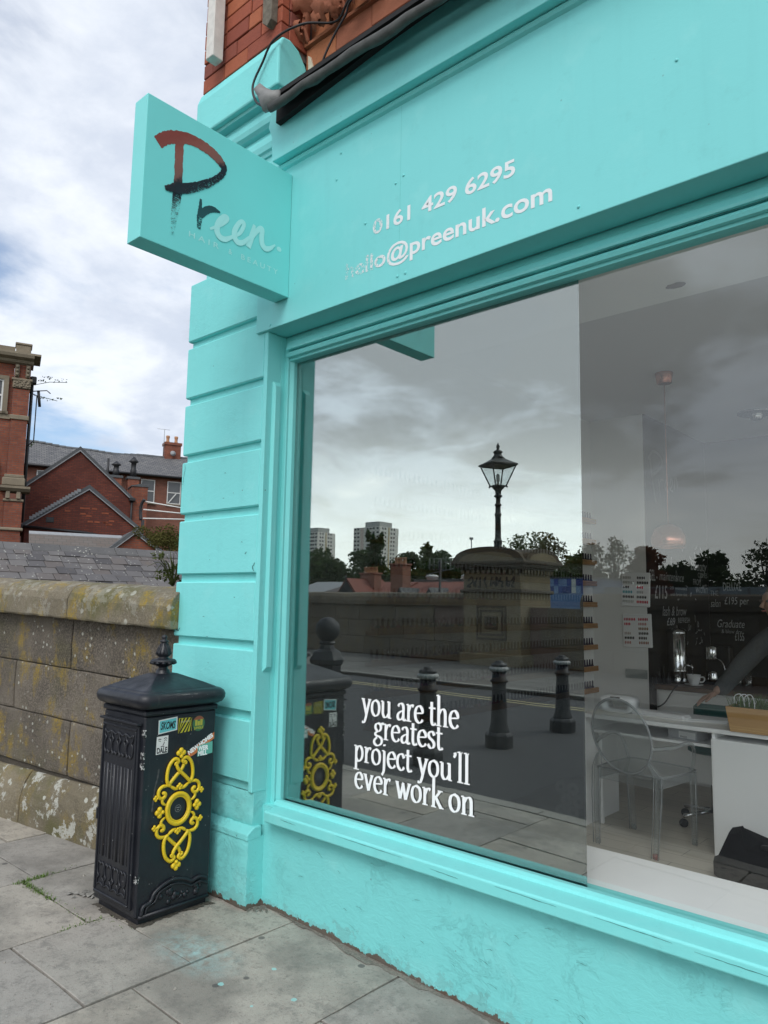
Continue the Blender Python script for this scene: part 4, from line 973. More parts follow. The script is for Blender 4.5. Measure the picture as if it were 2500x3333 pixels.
t = NT('chipped_paint'); p = t.pos(); t.bsdf(t.mix(t.math('GREATER_THAN', t.noise(p, 60, 6, .7), .53), (.008, .009, .012), (.45, .45, .44)), .5); hg.build('hinge_strip', t.m, bn)
lk = MB().cbox(dx0 + .004, dx0 + .018, fy - .012, fy, .44, .50, .003); lk.build('lock_plate', M_IRON, dr)
# gold scroll ornament on the side facing along the shop
FX = bx1
def O(u, v, h=0.0): return (FX + .006 + h, u, v)          # u across (+y), v height
oc = .520
og = thing  # alias not used
orn = MB()
def otube(pts, r, closed=False, n=5, h=0.0):
    P = cr([(u, v) for u, v in pts], n, closed); N_ = len(P)
    rr_ = [r * (1 if closed else (.55 + .45 * min(1, i / 4, (N_ - 1 - i) / 4 + .35))) for i in range(N_)]
    orn.tube([O(p.x, oc + p.y, h) for p in P], rr_, 6, True, closed, flat=.72, up=(1, 0, 0))
def palm(u, v, s, ang, lobes=3):
    for k in range(lobes):
        a = ang + (k - (lobes - 1) / 2) * .75; L_ = s * (1.25 if k == (lobes - 1) / 2 else .95)
        for q in range(3):
            t = (q + 1) / 3; orn.ball(O(u + cos(a) * L_ * t * .8, oc + v + sin(a) * L_ * t * .8, .002), s * (.30 + .12 * q) * (.8 if q < 2 else .85), 7, 5, .75, 1, 1)
    orn.ball(O(u, oc + v, .004), s * .35, 7, 5)
otube([(.067 * cos(a * pi / 8), .074 * sin(a * pi / 8)) for a in range(16)], .0125, True, 3)
otube([(.054 * cos(a * pi / 8), .060 * sin(a * pi / 8)) for a in range(16)], .004, True, 3, .002)
for sv in (1, -1):
    palm(0, sv * .262, .030, sv * pi / 2)
    for su in (1, -1):
        otube([(su * q[0], sv * q[1]) for q in [(.020, .222), (.012, .240), (.028, .252), (.046, .246), (.066, .222), (.076, .185), (.076, .150), (.066, .128), (.052, .120)]], .0100, h=.001)
        otube([(su * q[0], sv * q[1]) for q in [(-.024, .232), (-.020, .210), (-.004, .188), (.022, .165), (.048, .140), (.066, .122)]], .0100, h=.003 * su)
        otube([(su * q[0], sv * q[1]) for q in [(.018, .225), (.026, .234), (.034, .226), (.028, .218)]], .006, h=.004)
        otube([(su * q[0], sv * q[1]) for q in [(.008, .098), (.030, .104), (.052, .118)]], .009)
        otube([(su * q[0], sv * q[1]) for q in [(.064, .124), (.098, .124), (.118, .108), (.120, .082), (.104, .066), (.086, .070), (.080, .084), (.090, .092), (.098, .086)]], .0098)
        palm(su * .126, sv * .072, .017, 0 if su > 0 else pi, 3)
    palm(0, sv * .100, .020, sv * pi / 2)
for su in (1, -1):
    palm(su * .094, 0.0, .030, 0 if su > 0 else pi)
    for sv in (1, -1): otube([(su * .075, sv * .030), (su * .092, sv * .040), (su * .098, sv * .056), (su * .088, sv * .064)], .008)
orn.build('gold_ornament', M_YEL, bn, recalc=True)
# moulded arch at the foot and a small badge
ar = MB()
for off, r in ((0, .010), (.024, .006)):
    ar.tube(cr([O(-.185 + off, .045), O(-.175 + off, .085 - off * .3), O(-.135 + off, .10 - off * .3), O(-.115 + off, .135 - off * .4), O(-.06, .165 - off), O(0, .175 - off), O(.06, .160 - off), O(.10, .14 - off), O(.15, .15 - off), O(.195, .13 - off)], 5), r, 6)
ar.tube([O(-.20, .040), O(.205, .040)], .010, 6)
rr2 = random.Random(2)
for i in range(26): ar.ball(O(rr2.uniform(-.12, .16), rr2.uniform(.06, .12), -.006), rr2.uniform(.008, .02), 6, 4, .5, 1, 1)
ar.build('foot_moulding', M_IRON, bn)
bd = MB(); bd.add([(FX + .0035, .018 * cos(a * pi / 10), oc + .018 * sin(a * pi / 10)) for a in range(20)] + [(FX + .0035, .0165 * cos(a * pi / 10), oc + .0165 * sin(a * pi / 10)) for a in range(20)], [(a, (a + 1) % 20, 20 + (a + 1) % 20, 20 + a) for a in range(20)])
bd.box(FX + .003, FX + .0036, -.010, .010, oc + .003, oc + .006).box(FX + .003, FX + .0036, -.006, .006, oc - .008, oc - .005)
bd.build('badge', simple('badge_grey', (.30, .31, .31), .6), bn)
sc_ = MB(); ribbon(sc_, [(p.x, p.y) for p in cr([(-.122, .735), (-.128, .69), (-.140, .64), (-.146, .58), (-.150, .53)], 6)], [.004 + .006 * abs(sin(i * .9)) for i in range(25)], lambda a, b, h: (FX + .0008, a, b)); sc_.build('scratch', simple('scratch_grey', (.07, .072, .074), .7, var=.5, scale=60), bn, recalc=False)
# stickers
PB = lambda a, b, h: (FX + .0012 + h, a, b)
def poly(mb, pts, h): mb.add([PB(a - BC.y, b, h) for a, b in pts], [tuple(range(len(pts)))])
def stk(name, label): return None
def flat(name, col, build, parent, rough=.45, label=None):
    mb = MB(); build(mb); o = mb.build(name, simple(name + '_print', col, rough, var=.04), parent, recalc=False)
    if label: tag(o, label)
    return o
st1 = flat('sticker', (.72, .74, .72), lambda q: poly(q, [(2.148, .905), (2.258, .917), (2.257, .985), (2.147, .976)], 0), bn, label='white and turquoise lettered sticker')
flat('sticker_ground', (.14, .55, .58), lambda q: poly(q, [(2.154, .911), (2.252, .921), (2.251, .979), (2.153, .970)], .0004), st1)
mb = MB(); put_text(mb, 'SKOMS', 2.160 - BC.y, 2.247 - BC.y, .928, .036, PB, .0008, .03, .25); mb.build('sticker_lettering', M_CABLE, st1, recalc=False)
st2 = flat('sticker', (.55, .50, .03), lambda q: poly(q, [(2.264, .898), (2.346, .902), (2.346, .972), (2.266, .974)], 0), bn, label='yellow and black striped sticker')
def stripes(q):
    for i in range(-3, 6):
        a0 = 2.266 + i * .022; pts = [(a0, .899), (a0 + .011, .899), (a0 + .060, .972), (a0 + .049, .972)]
        pts = [(min(max(a, 2.2655), 2.3455), b) for a, b in pts]
        if abs(pts[0][0] - pts[1][0]) + abs(pts[2][0] - pts[3][0]) > .004: poly(q, pts, .0004)
flat('sticker_stripes', (.01, .01, .01), stripes, st2)
mb = MB(); put_text(mb, 'MANCHESTER', 2.278 - BC.y, 2.334 - BC.y, .950, .008, PB, .0008); mb.build('sticker_lettering', simple('pale_ink', (.6, .58, .4), .5), st2, recalc=False)
st3 = flat('sticker', (.045, .15, .07), lambda q: poly(q, [(2.389 + .038 * cos(a * pi / 12), .936 + .040 * sin(a * pi / 12)) for a in range(24)], 0), bn, label='round green and red sticker')
flat('sticker_sky', (.30, .09, .05), lambda q: poly(q, [(2.389 + .037 * cos(a * pi / 12), .936 + .039 * sin(a * pi / 12)) for a in range(2, 11)], .0004), st3)
def towers_(q):
    for i in range(3): poly(q, [(2.366 + .016 * i, .925), (2.380 + .016 * i, .925), (2.380 + .016 * i, .948 + (.008 if i != 1 else 0)), (2.366 + .016 * i, .948 + (.008 if i != 1 else 0))], .0008)
flat('sticker_towers', (.45, .42, .06), towers_, st3)
mb = MB(); put_text(mb, 'JUNGLE', 2.360 - BC.y, 2.418 - BC.y, .908, .012, PB, .0008, .03); mb.build('sticker_lettering', simple('lime_ink', (.45, .45, .05), .5), st3, recalc=False)
st4 = flat('sticker', (.74, .74, .72), lambda q: poly(q, [(2.140, .806), (2.208, .808), (2.208, .896), (2.141, .894)], 0), bn, label='white sticker with an inked face above the word DALE')
mb = MB(); put_text(mb, 'DALE', 2.145 - BC.y, 2.204 - BC.y, .812, .026, PB, .0004, .04); mb.build('sticker_lettering', M_CABLE, st4, recalc=False)
mb = MB()
PB2 = lambda a, b, h: PB(a - BC.y, b, h)
for pts, w in (([(2.150, .878), (2.158, .882), (2.167, .879)], .004), ([(2.182, .881), (2.192, .885), (2.201, .881)], .004), ([(2.153, .870), (2.159, .873), (2.165, .869)], .003), ([(2.184, .872), (2.192, .875), (2.199, .871)], .003), ([(2.186, .866), (2.183, .856), (2.178, .850)], .004), ([(2.166, .843), (2.176, .845), (2.187, .843)], .004)):
    ribbon(mb, pts, [w] * len(pts), PB2, .0004)
mb.build('sticker_face', M_CABLE, st4, recalc=False)
st5 = flat('sticker', (.60, .18, .06), lambda q: poly(q, [(2.326, .792), (2.338, .766), (2.372, .778), (2.492, .846), (2.492, .880)], 0), bn, label='orange torn sticker reading NEW HOMES')
def rot_text(mb, txt, a0, b0, length, h, ang, plane, off, bold):
    vs, fs = text_mesh(txt, bold); x0 = min(v[0] for v in vs); x1 = max(v[0] for v in vs); sx = length / (x1 - x0); sy = h / .69; c, s_ = cos(ang), sin(ang)
    mb.add([plane(a0 + (v[0] - x0) * sx * c - v[1] * sy * s_, b0 + (v[0] - x0) * sx * s_ + v[1] * sy * c, off) for v in vs], fs)
mb = MB(); rot_text(mb, 'NEW HOMES', 2.337, .780, .168, .021, R(27.5), PB2, .0005, .05); mb.build('sticker_lettering', M_VINYL, st5, recalc=False)
st6 = flat('sticker', (.13, .42, .34), lambda q: poly(q, [(2.388, .764), (2.484, .772), (2.482, .834), (2.390, .818)], .0010), bn, label='green and white sticker reading WEIR MILL')
mb = MB(); put_text(mb, 'WEIR', 2.393 - BC.y, 2.456 - BC.y, .794, .022, PB, .0014, .05); put_text(mb, 'MILL', 2.393 - BC.y, 2.450 - BC.y, .768, .022, PB, .0014, .05); mb.build('sticker_lettering', M_VINYL, st6, recalc=False)
# ---------------------------------------------------------------- town below the bridge, left of the shop
def brickwall_mat(name, c1, c2, mortar, w=.225, h=.075, msize=.010, bump=.25, stain=.3):
    t = NT(name); p = t.pos('object'); s = t.sepx(p)
    v = t.comb(t.math('ADD', s[0], s[1]), s[2], 0.0)
    b = t.n('ShaderNodeTexBrick'); t.l(v, b.inputs['Vector']); b.inputs['Scale'].default_value = 1.0
    t.put(b.inputs['Color1'], c1); t.put(b.inputs['Color2'], c2); t.put(b.inputs['Mortar'], mortar)
    b.inputs['Mortar Size'].default_value = msize; b.inputs['Brick Width'].default_value = w; b.inputs['Row Height'].default_value = h; b.inputs['Bias'].default_value = -.1
    c = t.mix(t.ramp(t.noise(p, 1.1, 7, .65), [(.40, 0), (.66, stain)]), b.outputs[0], tuple(x * .45 for x in c1))
    c = t.mix(t.ramp(t.noise(p, 9, 6, .7), [(.60, 0), (.70, .35)]), c, tuple(min(1, x * 1.9) for x in c2))
    t.bsdf(c, .88, 0, t.bump(b.outputs['Fac'], -bump, .02)); return t.m
def slates_mat(name, c1, c2, w=.28, h=.2):
    t = NT(name); p = t.pos('object'); s = t.sepx(p)
    v = t.comb(s[0], t.math('MULTIPLY', s[2], 1.9), 0.0)
    b = t.n('ShaderNodeTexBrick'); t.l(v, b.inputs['Vector']); b.inputs['Scale'].default_value = 1.0
    t.put(b.inputs['Color1'], c1); t.put(b.inputs['Color2'], c2); t.put(b.inputs['Mortar'], (.025, .025, .027))
    b.inputs['Mortar Size'].default_value = .016; b.inputs['Brick Width'].default_value = w; b.inputs['Row Height'].default_value = h
    c = t.mix(t.ramp(t.noise(p, 5, 8, .7), [(.58, 0), (.70, .55)]), b.outputs[0], (.30, .29, .26))
    c = t.mix(t.ramp(t.noise(p, 2, 6, .6), [(.4, .35), (.6, 0)]), c, (.06, .06, .065))
    t.bsdf(c, .75, 0, t.bump(b.outputs['Fac'], -.4, .03)); return t.m
M_BRK1 = brickwall_mat('engineering_brick', (.125, .028, .018), (.195, .045, .025), (.060, .034, .028), stain=.6)
M_BRK2 = brickwall_mat('warm_brick', (.20, .052, .028), (.30, .085, .040), (.13, .088, .07), stain=.55)
M_BRK3 = brickwall_mat('terrace_brick', (.19, .062, .038), (.26, .088, .052), (.14, .105, .085), stain=.5)
M_SLT = slates_mat('far_slate', (.10, .10, .105), (.17, .165, .16))
M_TRIM = simple('dark_bargeboard', (.075, .08, .085), .7, var=.35, scale=8)
M_LEADT = simple('grey_flashing', (.26, .27, .28), .65, var=.3, scale=9)
M_SAND = stone_mat('sandstone_dress', (.20, .165, .115), (.33, .275, .20), .4, bump=.4)
M_WINF = simple('white_frame', (.62, .62, .60), .55)
M_WGL = simple('dark_window', (.07, .075, .08), .10, var=.5, scale=.6)
M_BLACKP = simple('black_pipe', (.014, .014, .016), .5)
M_POT = simple('chimney_pot', (.42, .22, .12), .8, var=.3, scale=14)
UD = math.atan2(.93, .36)                  # the town's building line: local x runs to the right and away
def house(name, label, cat, p0, dy=0): return thing(name, label, cat, (p0[0], p0[1], 0), UD)
def gable_house(p0, apex, lf, rf, depth, name, label, mat, roofmat, wall_z=-7.2, barge=.10, ov=.12):
    t = house(name, label, 'house', p0); d = depth
    mb = MB().prism([(lf[0], wall_z), (rf[0], wall_z), rf, apex, lf], 0, d, 'y'); mb.build('wall', mat, t)
    rf_ = MB(); e = .07
    for a, b in ((lf, apex), (apex, rf)):
        dx, dz = b[0] - a[0], b[1] - a[1]; l_ = math.hypot(dx, dz); nx, nz = -dz / l_ * e, dx / l_ * e
        ext = ov / l_
        a2 = (a[0] - dx * ext, a[1] - dz * ext) if a is lf else a; b2 = (b[0] + dx * ext, b[1] + dz * ext) if b is rf else b
        rf_.prism([(a2[0], a2[1] + .004), (b2[0], b2[1] + .004), (b2[0] + nx, b2[1] + nz), (a2[0] + nx, a2[1] + nz)], .02, d, 'y')
    ro = rf_.build('roof', roofmat, t)
    bg_ = MB()
    for a, b in ((lf, apex), (apex, rf)):
        dx, dz = b[0] - a[0], b[1] - a[1]; l_ = math.hypot(dx, dz); ext = (ov + .02) / l_
        a2 = (a[0] - dx * ext, a[1] - dz * ext) if a is lf else (a[0], a[1] + .03); b2 = (b[0] + dx * ext, b[1] + dz * ext) if b is rf else (b[0], b[1] + .03)
        bg_.prism([(a2[0], a2[1] - barge), (b2[0], b2[1] - barge), (b2[0], b2[1] + .085), (a2[0], a2[1] + .085)], -.07, .015, 'y')
    bg_.build('bargeboard', M_TRIM, ro)
    mb = MB()
    for a, b in ((lf, apex), (apex, rf)): mb.prism([(a[0], a[1] - barge * 1.0), (b[0], b[1] - barge), (b[0], b[1] - barge * .55), (a[0], a[1] - barge * .55)], -.10, -.071, 'y')
    mb.build('verge_strip', M_LEADT, ro)
    return t
h1 = gable_house((-34.61, 16.54), (0, 8.67), (-2.22, 6.76), (2.48, 6.48), 7.5, 'gabled_house', 'largest dark red brick gable, rearmost of the three stepped gables', M_BRK1, M_SLT, barge=.13)
fr = MB()
for x0, x1, z0, z1 in ((-1.42, -1.20, 6.235, 6.26), (-1.42, -1.20, 6.10, 6.125), (-1.42, -1.395, 6.125, 6.235), (-1.225, -1.20, 6.125, 6.235)): fr.box(x0, x1, -.02, .01, z0, z1)
fr.build('air_brick', M_BRK2, h1)
MB().tube([(2.50, -.12, 6.35), (2.50, -.12, 5.2), (2.46, -.12, 3)], .05, 7).build('downpipe', M_BLACKP, h1)
MB().cbox(2.36, 2.66, -.25, -.02, 6.28, 6.45, .03).build('hopper_head', M_BLACKP, h1)
MB().box(2.48, 3.25, -.02, 1.2, -7.2, 7.05).build('side_wall', M_BRK2, h1)
MB().prism([(2.44, 7.05), (3.30, 7.05), (3.30, 7.22), (2.95, 7.22), (2.70, 7.14), (2.44, 7.08)], -.06, 1.25, 'y').build('side_coping', M_TRIM, h1)
h2 = gable_house((-28.68, 14.18), (0, 5.94), (-2.24, 4.33), (2.08, 4.34), 7.0, 'gabled_house', 'middle red brick gable with a small dark vent and patched bright bricks', M_BRK1, M_SLT, barge=.10)
MB().box(-1.51, -1.22, -.03, .02, 4.45, 4.65).build('vent', M_BLACKP, h2)
mb = MB()
for k in range(7): mb.box(-1.49, -1.24, -.045, -.031, 4.46 + k * .026, 4.472 + k * .026)
mb.build('vent_louvres', M_TRIM, h2)
rp = random.Random(12); pt = MB()
for k in range(20):
    x = rp.gauss(.1, .75); z = 4.45 + int(rp.uniform(0, 10)) * .075
    if abs(x) < (5.7 - z) * 1.1: pt.cbox(x, x + .2, -.008, .01, z + .008, z + .068, .004)
pt.build('patch_bricks', simple('bright_brick', (.27, .075, .035), .85, var=.4, scale=3), h2)
# stepped lead soakers where the middle roof meets the wall behind
mb = MB()
for k in range(17):
    t_ = k / 17; x = -2.1 + t_ * 1.75; z = 4.52 + t_ * 1.28; mb.box(x, x + .14, -.09, -.071, z, z + .12)
mb.build('stepped_flashing', M_LEADT, h2)
MB().tube([(-2.3, -.14, 4.22), (0, -.14, 4.10), (1.2, -.14, 3.88)], .055, 7).build('gutter', M_BLACKP, h2)
h3 = gable_house((-21.94, 12.47), (0, 3.68), (-1.05, 2.78), (1.15, 2.86), 5.0, 'gabled_house', 'smallest and nearest red brick gable peeping over the slate roof', M_BRK2, M_SLT, barge=.07, ov=.08)
# lean-to slate roof with a white flashed top, left of the small gable
lt = house('lean_to', 'low lean-to with mossy stone-slate roof under a pale flashing strip', 'outbuilding', (-24.45, 10.23))
MB().prism([(-.0, 3.55), (-3.0, 2.0), (-3.0, -7.2), (-.0, -7.2)], 0.0, 2.75, 'x').build('wall', M_BRK1, lt)
t = NT('stone_slates'); p = t.pos('object'); s = t.sepx(p)
b = t.n('ShaderNodeTexBrick'); t.l(t.comb(s[0], t.math('MULTIPLY', s[2], 1.9), 0.0), b.inputs['Vector']); b.inputs['Scale'].default_value = 1
t.put(b.inputs['Color1'], (.13, .095, .078)); t.put(b.inputs['Color2'], (.15, .13, .118)); t.put(b.inputs['Mortar'], (.06, .055, .05)); b.inputs['Mortar Size'].default_value = .010; b.inputs['Brick Width'].default_value = .26; b.inputs['Row Height'].default_value = .17
t.bsdf(t.mix(t.noise(p, 4, 7, .7), b.outputs[0], (.11, .10, .09)), .85, 0, t.bump(b.outputs['Fac'], -.4, .03))
ro = MB().prism([(.0, 3.56), (-3.05, 1.98), (-3.05, 2.05), (.0, 3.63)], -.05, 2.8, 'x').build('roof', t.m, lt)
MB().prism([(.03, 3.64), (-.17, 3.54), (-.17, 3.56), (.03, 3.66)], -.05, 2.8, 'x').build('flashing_strip', M_LEADT, ro)
# long terrace behind
tr = house('terrace_house', 'long brick terrace with sagging slate roof, sash windows and a chimney, behind the gables', 'house', (-44.76, 18.17))
MB().box(-4, 12.5, 0, 7, -7.2, 9.36).build('wall', M_BRK3, tr)
rf_ = MB(); xs_ = [-4.2 + .85 * i for i in range(21)]; vs = []
for i, x in enumerate(xs_): sag = .10 * sin(i * .45) - .03 * cos(i * 1.7); vs += [(x, -.35, 9.30 + sag * .3), (x, 3.3, 11.22 - .012 * x + sag), (x, -.35, 9.20 + sag * .3), (x, 3.3, 11.10 - .012 * x + sag), (x, 7.3, 9.3)]
rf_.add(vs, [f for i in range(20) for f in ((5 * i, 5 * i + 5, 5 * i + 6, 5 * i + 1), (5 * i, 5 * i + 2, 5 * i + 7, 5 * i + 5), (5 * i + 1, 5 * i + 6, 5 * i + 9, 5 * i + 4))])
ro = rf_.build('roof', M_SLT, tr)
rdg = MB()
for i in range(42):
    x = -4.1 + i * .4; q = (x + 4.2) / .85; sag = .10 * sin(q * .45) - .03 * cos(q * 1.7)
    rdg.prism([(3.14, 11.16 - .012 * x + sag), (3.3, 11.30 - .012 * x + sag), (3.46, 11.16 - .012 * x + sag)], x, x + .39, 'x')
rdg.build('ridge_tiles', M_TRIM, ro)
MB().tube([(-4.2, -.42, 9.22), (12.5, -.42, 9.22)], .075, 8).build('gutter', M_BLACKP, tr)
def sash(par, x0, x1, z0, z1, y=-.02, sill=True):
    w = MB().box(x0, x1, y, y + .06, z0, z1).build('window', M_WGL, par)
    f = MB(); q = .055
    for a, b_, c_, d_ in ((x0, x0 + q, z0, z1), (x1 - q, x1, z0, z1), (x0 + q, x1 - q, z0, z0 + q), (x0 + q, x1 - q, z1 - q, z1), (x0 + q, x1 - q, (z0 + z1) / 2 - .03, (z0 + z1) / 2 + .03)): f.box(a, b_, y - .04, y - .002, c_, d_)
    f.build('window_frame', M_WINF, w)
    if sill: MB().box(x0 - .08, x1 + .08, y - .10, y + .03, z0 - .10, z0 - .003).build('window_sill', M_SAND, w)
    return w
for x0 in (-2.3, .6, 3.4, 6.58, 8.21, 10.1): sash(tr, x0, x0 + .86, 7.53, 8.99)
MB().prism([(8.25, 7.56), (8.33, 7.56), (8.80, 8.20), (8.72, 8.20)], -.10, -.065, 'y').build('prop_board', M_WINF, tr)
ch = MB().box(8.50, 9.56, 3.0, 3.8, 10.4, 11.98).build('chimney', M_BRK2, tr)
MB().box(8.44, 9.62, 2.94, 3.86, 11.98, 12.16).build('chimney_cap', M_BRK2, ch)
for x in (8.72, 9.28): MB().lathe([(.13, 12.16), (.12, 12.30), (.10, 12.34), (.11, 12.50), (.13, 12.56), (.13, 12.66), (.10, 12.68)], (x, 3.4, 0), 10).build('chimney_pot', M_POT, ch)
MB().tube([(8.38, 2.9, 11.2), (8.38, 2.9, 13.0)], .02, 5).tube([(7.9, 2.9, 12.98), (8.75, 2.9, 12.98)], .012, 4).build('aerial', M_LEADT, ch)
mb = MB().lathe([(.0, 0), (.12, .02), (.17, .06), (.19, .10)], (0, 0, 0), 12); mb.xf(Matrix.Translation((9.0, 2.9, 11.35)) @ Matrix.Rotation(R(80), 4, 'X')); mb.build('satellite_dish', M_LEADT, ch)
for x, z, h in ((4.9, 8.7, 1.0), (5.9, 8.7, 1.35)):
    v = MB().box(x - .32, x + .32, -1.6, -1.0, -7.2, z).build('vent_stack', M_BRK2, tr)
    MB().box(x - .38, x + .38, -1.66, -.94, z, z + .14).build('stack_cap', M_TRIM, v)
    MB().lathe([(.20, z + .14), (.18, z + .14 + h * .35), (.15, z + .14 + h * .4), (.15, z + h * .75), (.30, z + h * .82), (.22, z + h * .9), (.05, z + h * 1.05)], (x, -1.3, 0), 10).build('vent_cowl', M_BLACKP, v)
MB().tube([(4.45, -1.1, 8.2), (4.45, -1.1, 9.9)], .07, 7).build('soil_pipe', M_BLACKP, tr)

# tall ornate corner building at the left edge
tw = house('corner_building', 'tall ornate red brick building with stone cornice cut by the left edge', 'building', (-27.27, 10.95))
MB().box(-7, -.5, .10, 9, -7.2, 10.0).build('wall', M_BRK2, tw)
pi_ = MB().box(-.49, .045, 0, .6, 5.75, 9.0).build('pilaster', M_BRK2, tw)
MB().box(-.60, .08, -.06, .6, -7.2, 3.85).build('base', M_BRK2, tw)
MB().box(-.49, .09, 0, .6, 3.95, 4.95).build('lower_pilaster', M_BRK2, tw)
MB().box(-.49, .045, .02, .6, 9.38, 9.92).build('upper_pier', M_BRK2, tw)
MB().box(-7, -.492, .04, .101, 7.86, 8.03).build('string_course', M_SAND, tw)
MB().cbox(-.53, .09, -.05, .61, 7.86, 8.03, .02).build('pilaster_band', M_SAND, tw)
cn = MB()
cn.prism([(.6, 9.90), (0, 9.90), (-.10, 9.95), (-.14, 10.03), (-.32, 10.10), (-.36, 10.20), (-.36, 10.27), (.6, 10.27)], -7, .12, 'x')
cn.prism([(-.36, 10.20), (-.36, 10.27), (.6, 10.27), (.6, 10.10)], .12, .34, 'x')
cn.build('cornice', M_SAND, tw)
MB().box(-7, -.52, -.02, .5, 10.27, 10.52).build('parapet', M_SAND, tw)
MB().cbox(-.50, .0, -.06, .5, 10.27, 10.62, .03).cbox(-.53, .03, -.09, .53, 10.62, 10.70, .02).build('parapet_block', M_SAND, tw)
for x in (-.40, -.05):
    b_ = MB(); b_.cbox(x - .07, x + .07, -.10, .02, 9.42, 9.88, .02)
    for z in (9.50, 9.64, 9.78): b_.ball((x, -.11, z), .055, 8, 6)
    b_.build('bracket', M_SAND, tw)
fo = MB().cbox(-.52, .07, -.05, .6, 9.02, 9.36, .02); ro_ = random.Random(4)
for i in range(26): fo.ball((ro_.uniform(-.48, .04), -.055, ro_.uniform(9.07, 9.31)), ro_.uniform(.03, .05), 7, 5, 1, .7, 1)
fo.build('carved_capital', M_SAND, tw)
MB().cbox(-.56, .12, -.08, .6, 9.30, 9.385, .015).build('capital_abacus', M_SAND, tw)
lc = MB().cbox(-.62, .12, -.10, .6, 5.45, 5.74, .03).cbox(-.56, .08, -.06, .6, 5.74, 5.86, .02)
lc.prism([(.6, 5.25), (-.10, 5.25), (-.22, 5.35), (-.22, 5.43), (.6, 5.43)], -.66, .30, 'x')
lc.build('pier_cornice', M_SAND, tw)
for x in (-.40, -.06): MB().cbox(x - .07, x + .07, -.12, .02, 4.98, 5.24, .02).build('bracket', M_SAND, tw)
MB().cbox(-.54, .12, -.05, .6, 4.90, 4.98, .01).build('bracket_ledge', M_SAND, tw)
MB().cbox(-.66, .16, -.14, .6, 3.85, 3.95, .02).build('base_cap', M_SAND, tw)
w = sash(tw, -2.3, -.80, 8.12, 9.28, .06, False)
sr = MB()
for a, b_, c_, d_ in ((-.80, -.64, 8.03, 9.42), (-2.46, -2.30, 8.03, 9.42), (-2.30, -.80, 9.28, 9.42), (-2.5, -.60, 8.03, 8.115)): sr.box(a, b_, -.03, .09, c_, d_)
sr.build('window_surround', M_SAND, tw)
ar_ = MB()
P = [(-1.75 + 1.0 * cos(a * pi / 14), 6.2 + .75 * sin(a * pi / 14)) for a in range(15)]; Q = [(-1.75 + .78 * cos(a * pi / 14), 6.2 + .58 * sin(a * pi / 14)) for a in range(15)]
for i in range(14): ar_.prism([P[i], P[i + 1], Q[i + 1], Q[i]], -.02, .12, 'y')
ar_.box(-.97, -.75, -.02, .12, 4.2, 6.199)
ar_.build('arched_surround', M_SAND, tw)
MB().prism(Q + [(-2.53, 4.0), (-.97, 4.0)], .04, .099, 'y').build('arched_window', M_WGL, tw)
dp = MB().tube([(.12, .5, 9.6), (.12, .5, 4.2)], .06, 7); dp.build('downpipe', M_BLACKP, tw)
MB().cbox(.05, .26, .3, .6, 9.35, 9.62, .03).build('hopper_head', M_BLACKP, tw)
MB().tube([(.15, .3, 8.95), (.30, .25, 8.9), (.30, .25, 7.2), (.12, .3, 7.0)], .022, 5).tube([(.15, .3, 9.05), (.62, .2, 9.12), (.75, .2, 9.02)], .02, 5).build('bracket_pipe', M_BLACKP, tw)
MB().tube([(.34, .3, 9.1), (.42, .3, 8.5)], .05, 6).build('wall_lantern', M_BLACKP, tw)
# weeds sprouting from the gutter
def leaf_cloud(mb, c, rad, n, s, r, flat=1.0):
    for i in range(n):
        while True:
            q = Vector((r.uniform(-1, 1), r.uniform(-1, 1), r.uniform(-1, 1)))
            if .15 < q.length < 1: break
        q = Vector((c[0] + q.x * rad[0], c[1] + q.y * rad[1], c[2] + q.z * rad[2]))
        u = Vector((r.gauss(0, 1), r.gauss(0, 1), r.gauss(0, .6))).normalized(); v = u.cross(Vector((r.gauss(0, 1), r.gauss(0, 1), r.gauss(0, 1)))).normalized()
        l_ = s * r.uniform(.6, 1.4); mb.add([q - u * l_, q + v * l_ * .5, q + u * l_, q - v * l_ * .5], [(0, 1, 2, 3)])
def leaf_mat(name, c0, c1):
    t = NT(name); p = t.pos(); c = t.mix(t.noise(p, 1.3, 4, .7), c0, c1)
    d = t.n('ShaderNodeBsdfDiffuse'); t.l(c, d.inputs[0]); tl = t.n('ShaderNodeBsdfTranslucent'); t.l(c, tl.inputs[0]); mx = t.n('ShaderNodeMixShader'); mx.inputs[0].default_value = .3
    t.l(d.outputs[0], mx.inputs[1]); t.l(tl.outputs[0], mx.inputs[2]); t.l(mx.outputs[0], t.o.inputs[0]); return t.m
M_LEAFD = leaf_mat('dark_leaf', (.040, .072, .030), (.085, .125, .050))
M_LEAFM = leaf_mat('mid_leaf', (.070, .105, .040), (.14, .18, .07))
M_LEAFO = leaf_mat('olive_leaf', (.060, .062, .020), (.125, .115, .040))
M_LEAFR = leaf_mat('russet_leaf', (.16, .055, .022), (.28, .10, .035))
M_BARK = simple('bark', (.055, .045, .035), .9, var=.3, scale=6)
wd = MB(); rw = random.Random(31)
for k, (x, z, n) in enumerate(((.55, 9.42, 26), (.45, 8.85, 18), (.15, 7.05, 8))):
    for i in range(n): leaf_cloud(wd, (x + rw.uniform(-.25, .75 if k < 2 else .2), .3, z + rw.uniform(-.08, .12) + (.12 if k == 0 else -.05)), (.05, .05, .04), 2, .045, rw)
wd.tube([(.2, .3, 9.3), (.7, .3, 9.48), (1.25, .3, 9.55)], .012, 4).tube([(.2, .3, 8.9), (.7, .3, 8.85), (1.0, .3, 8.8)], .012, 4)
wd.build('gutter_weeds', M_LEAFD, tw)

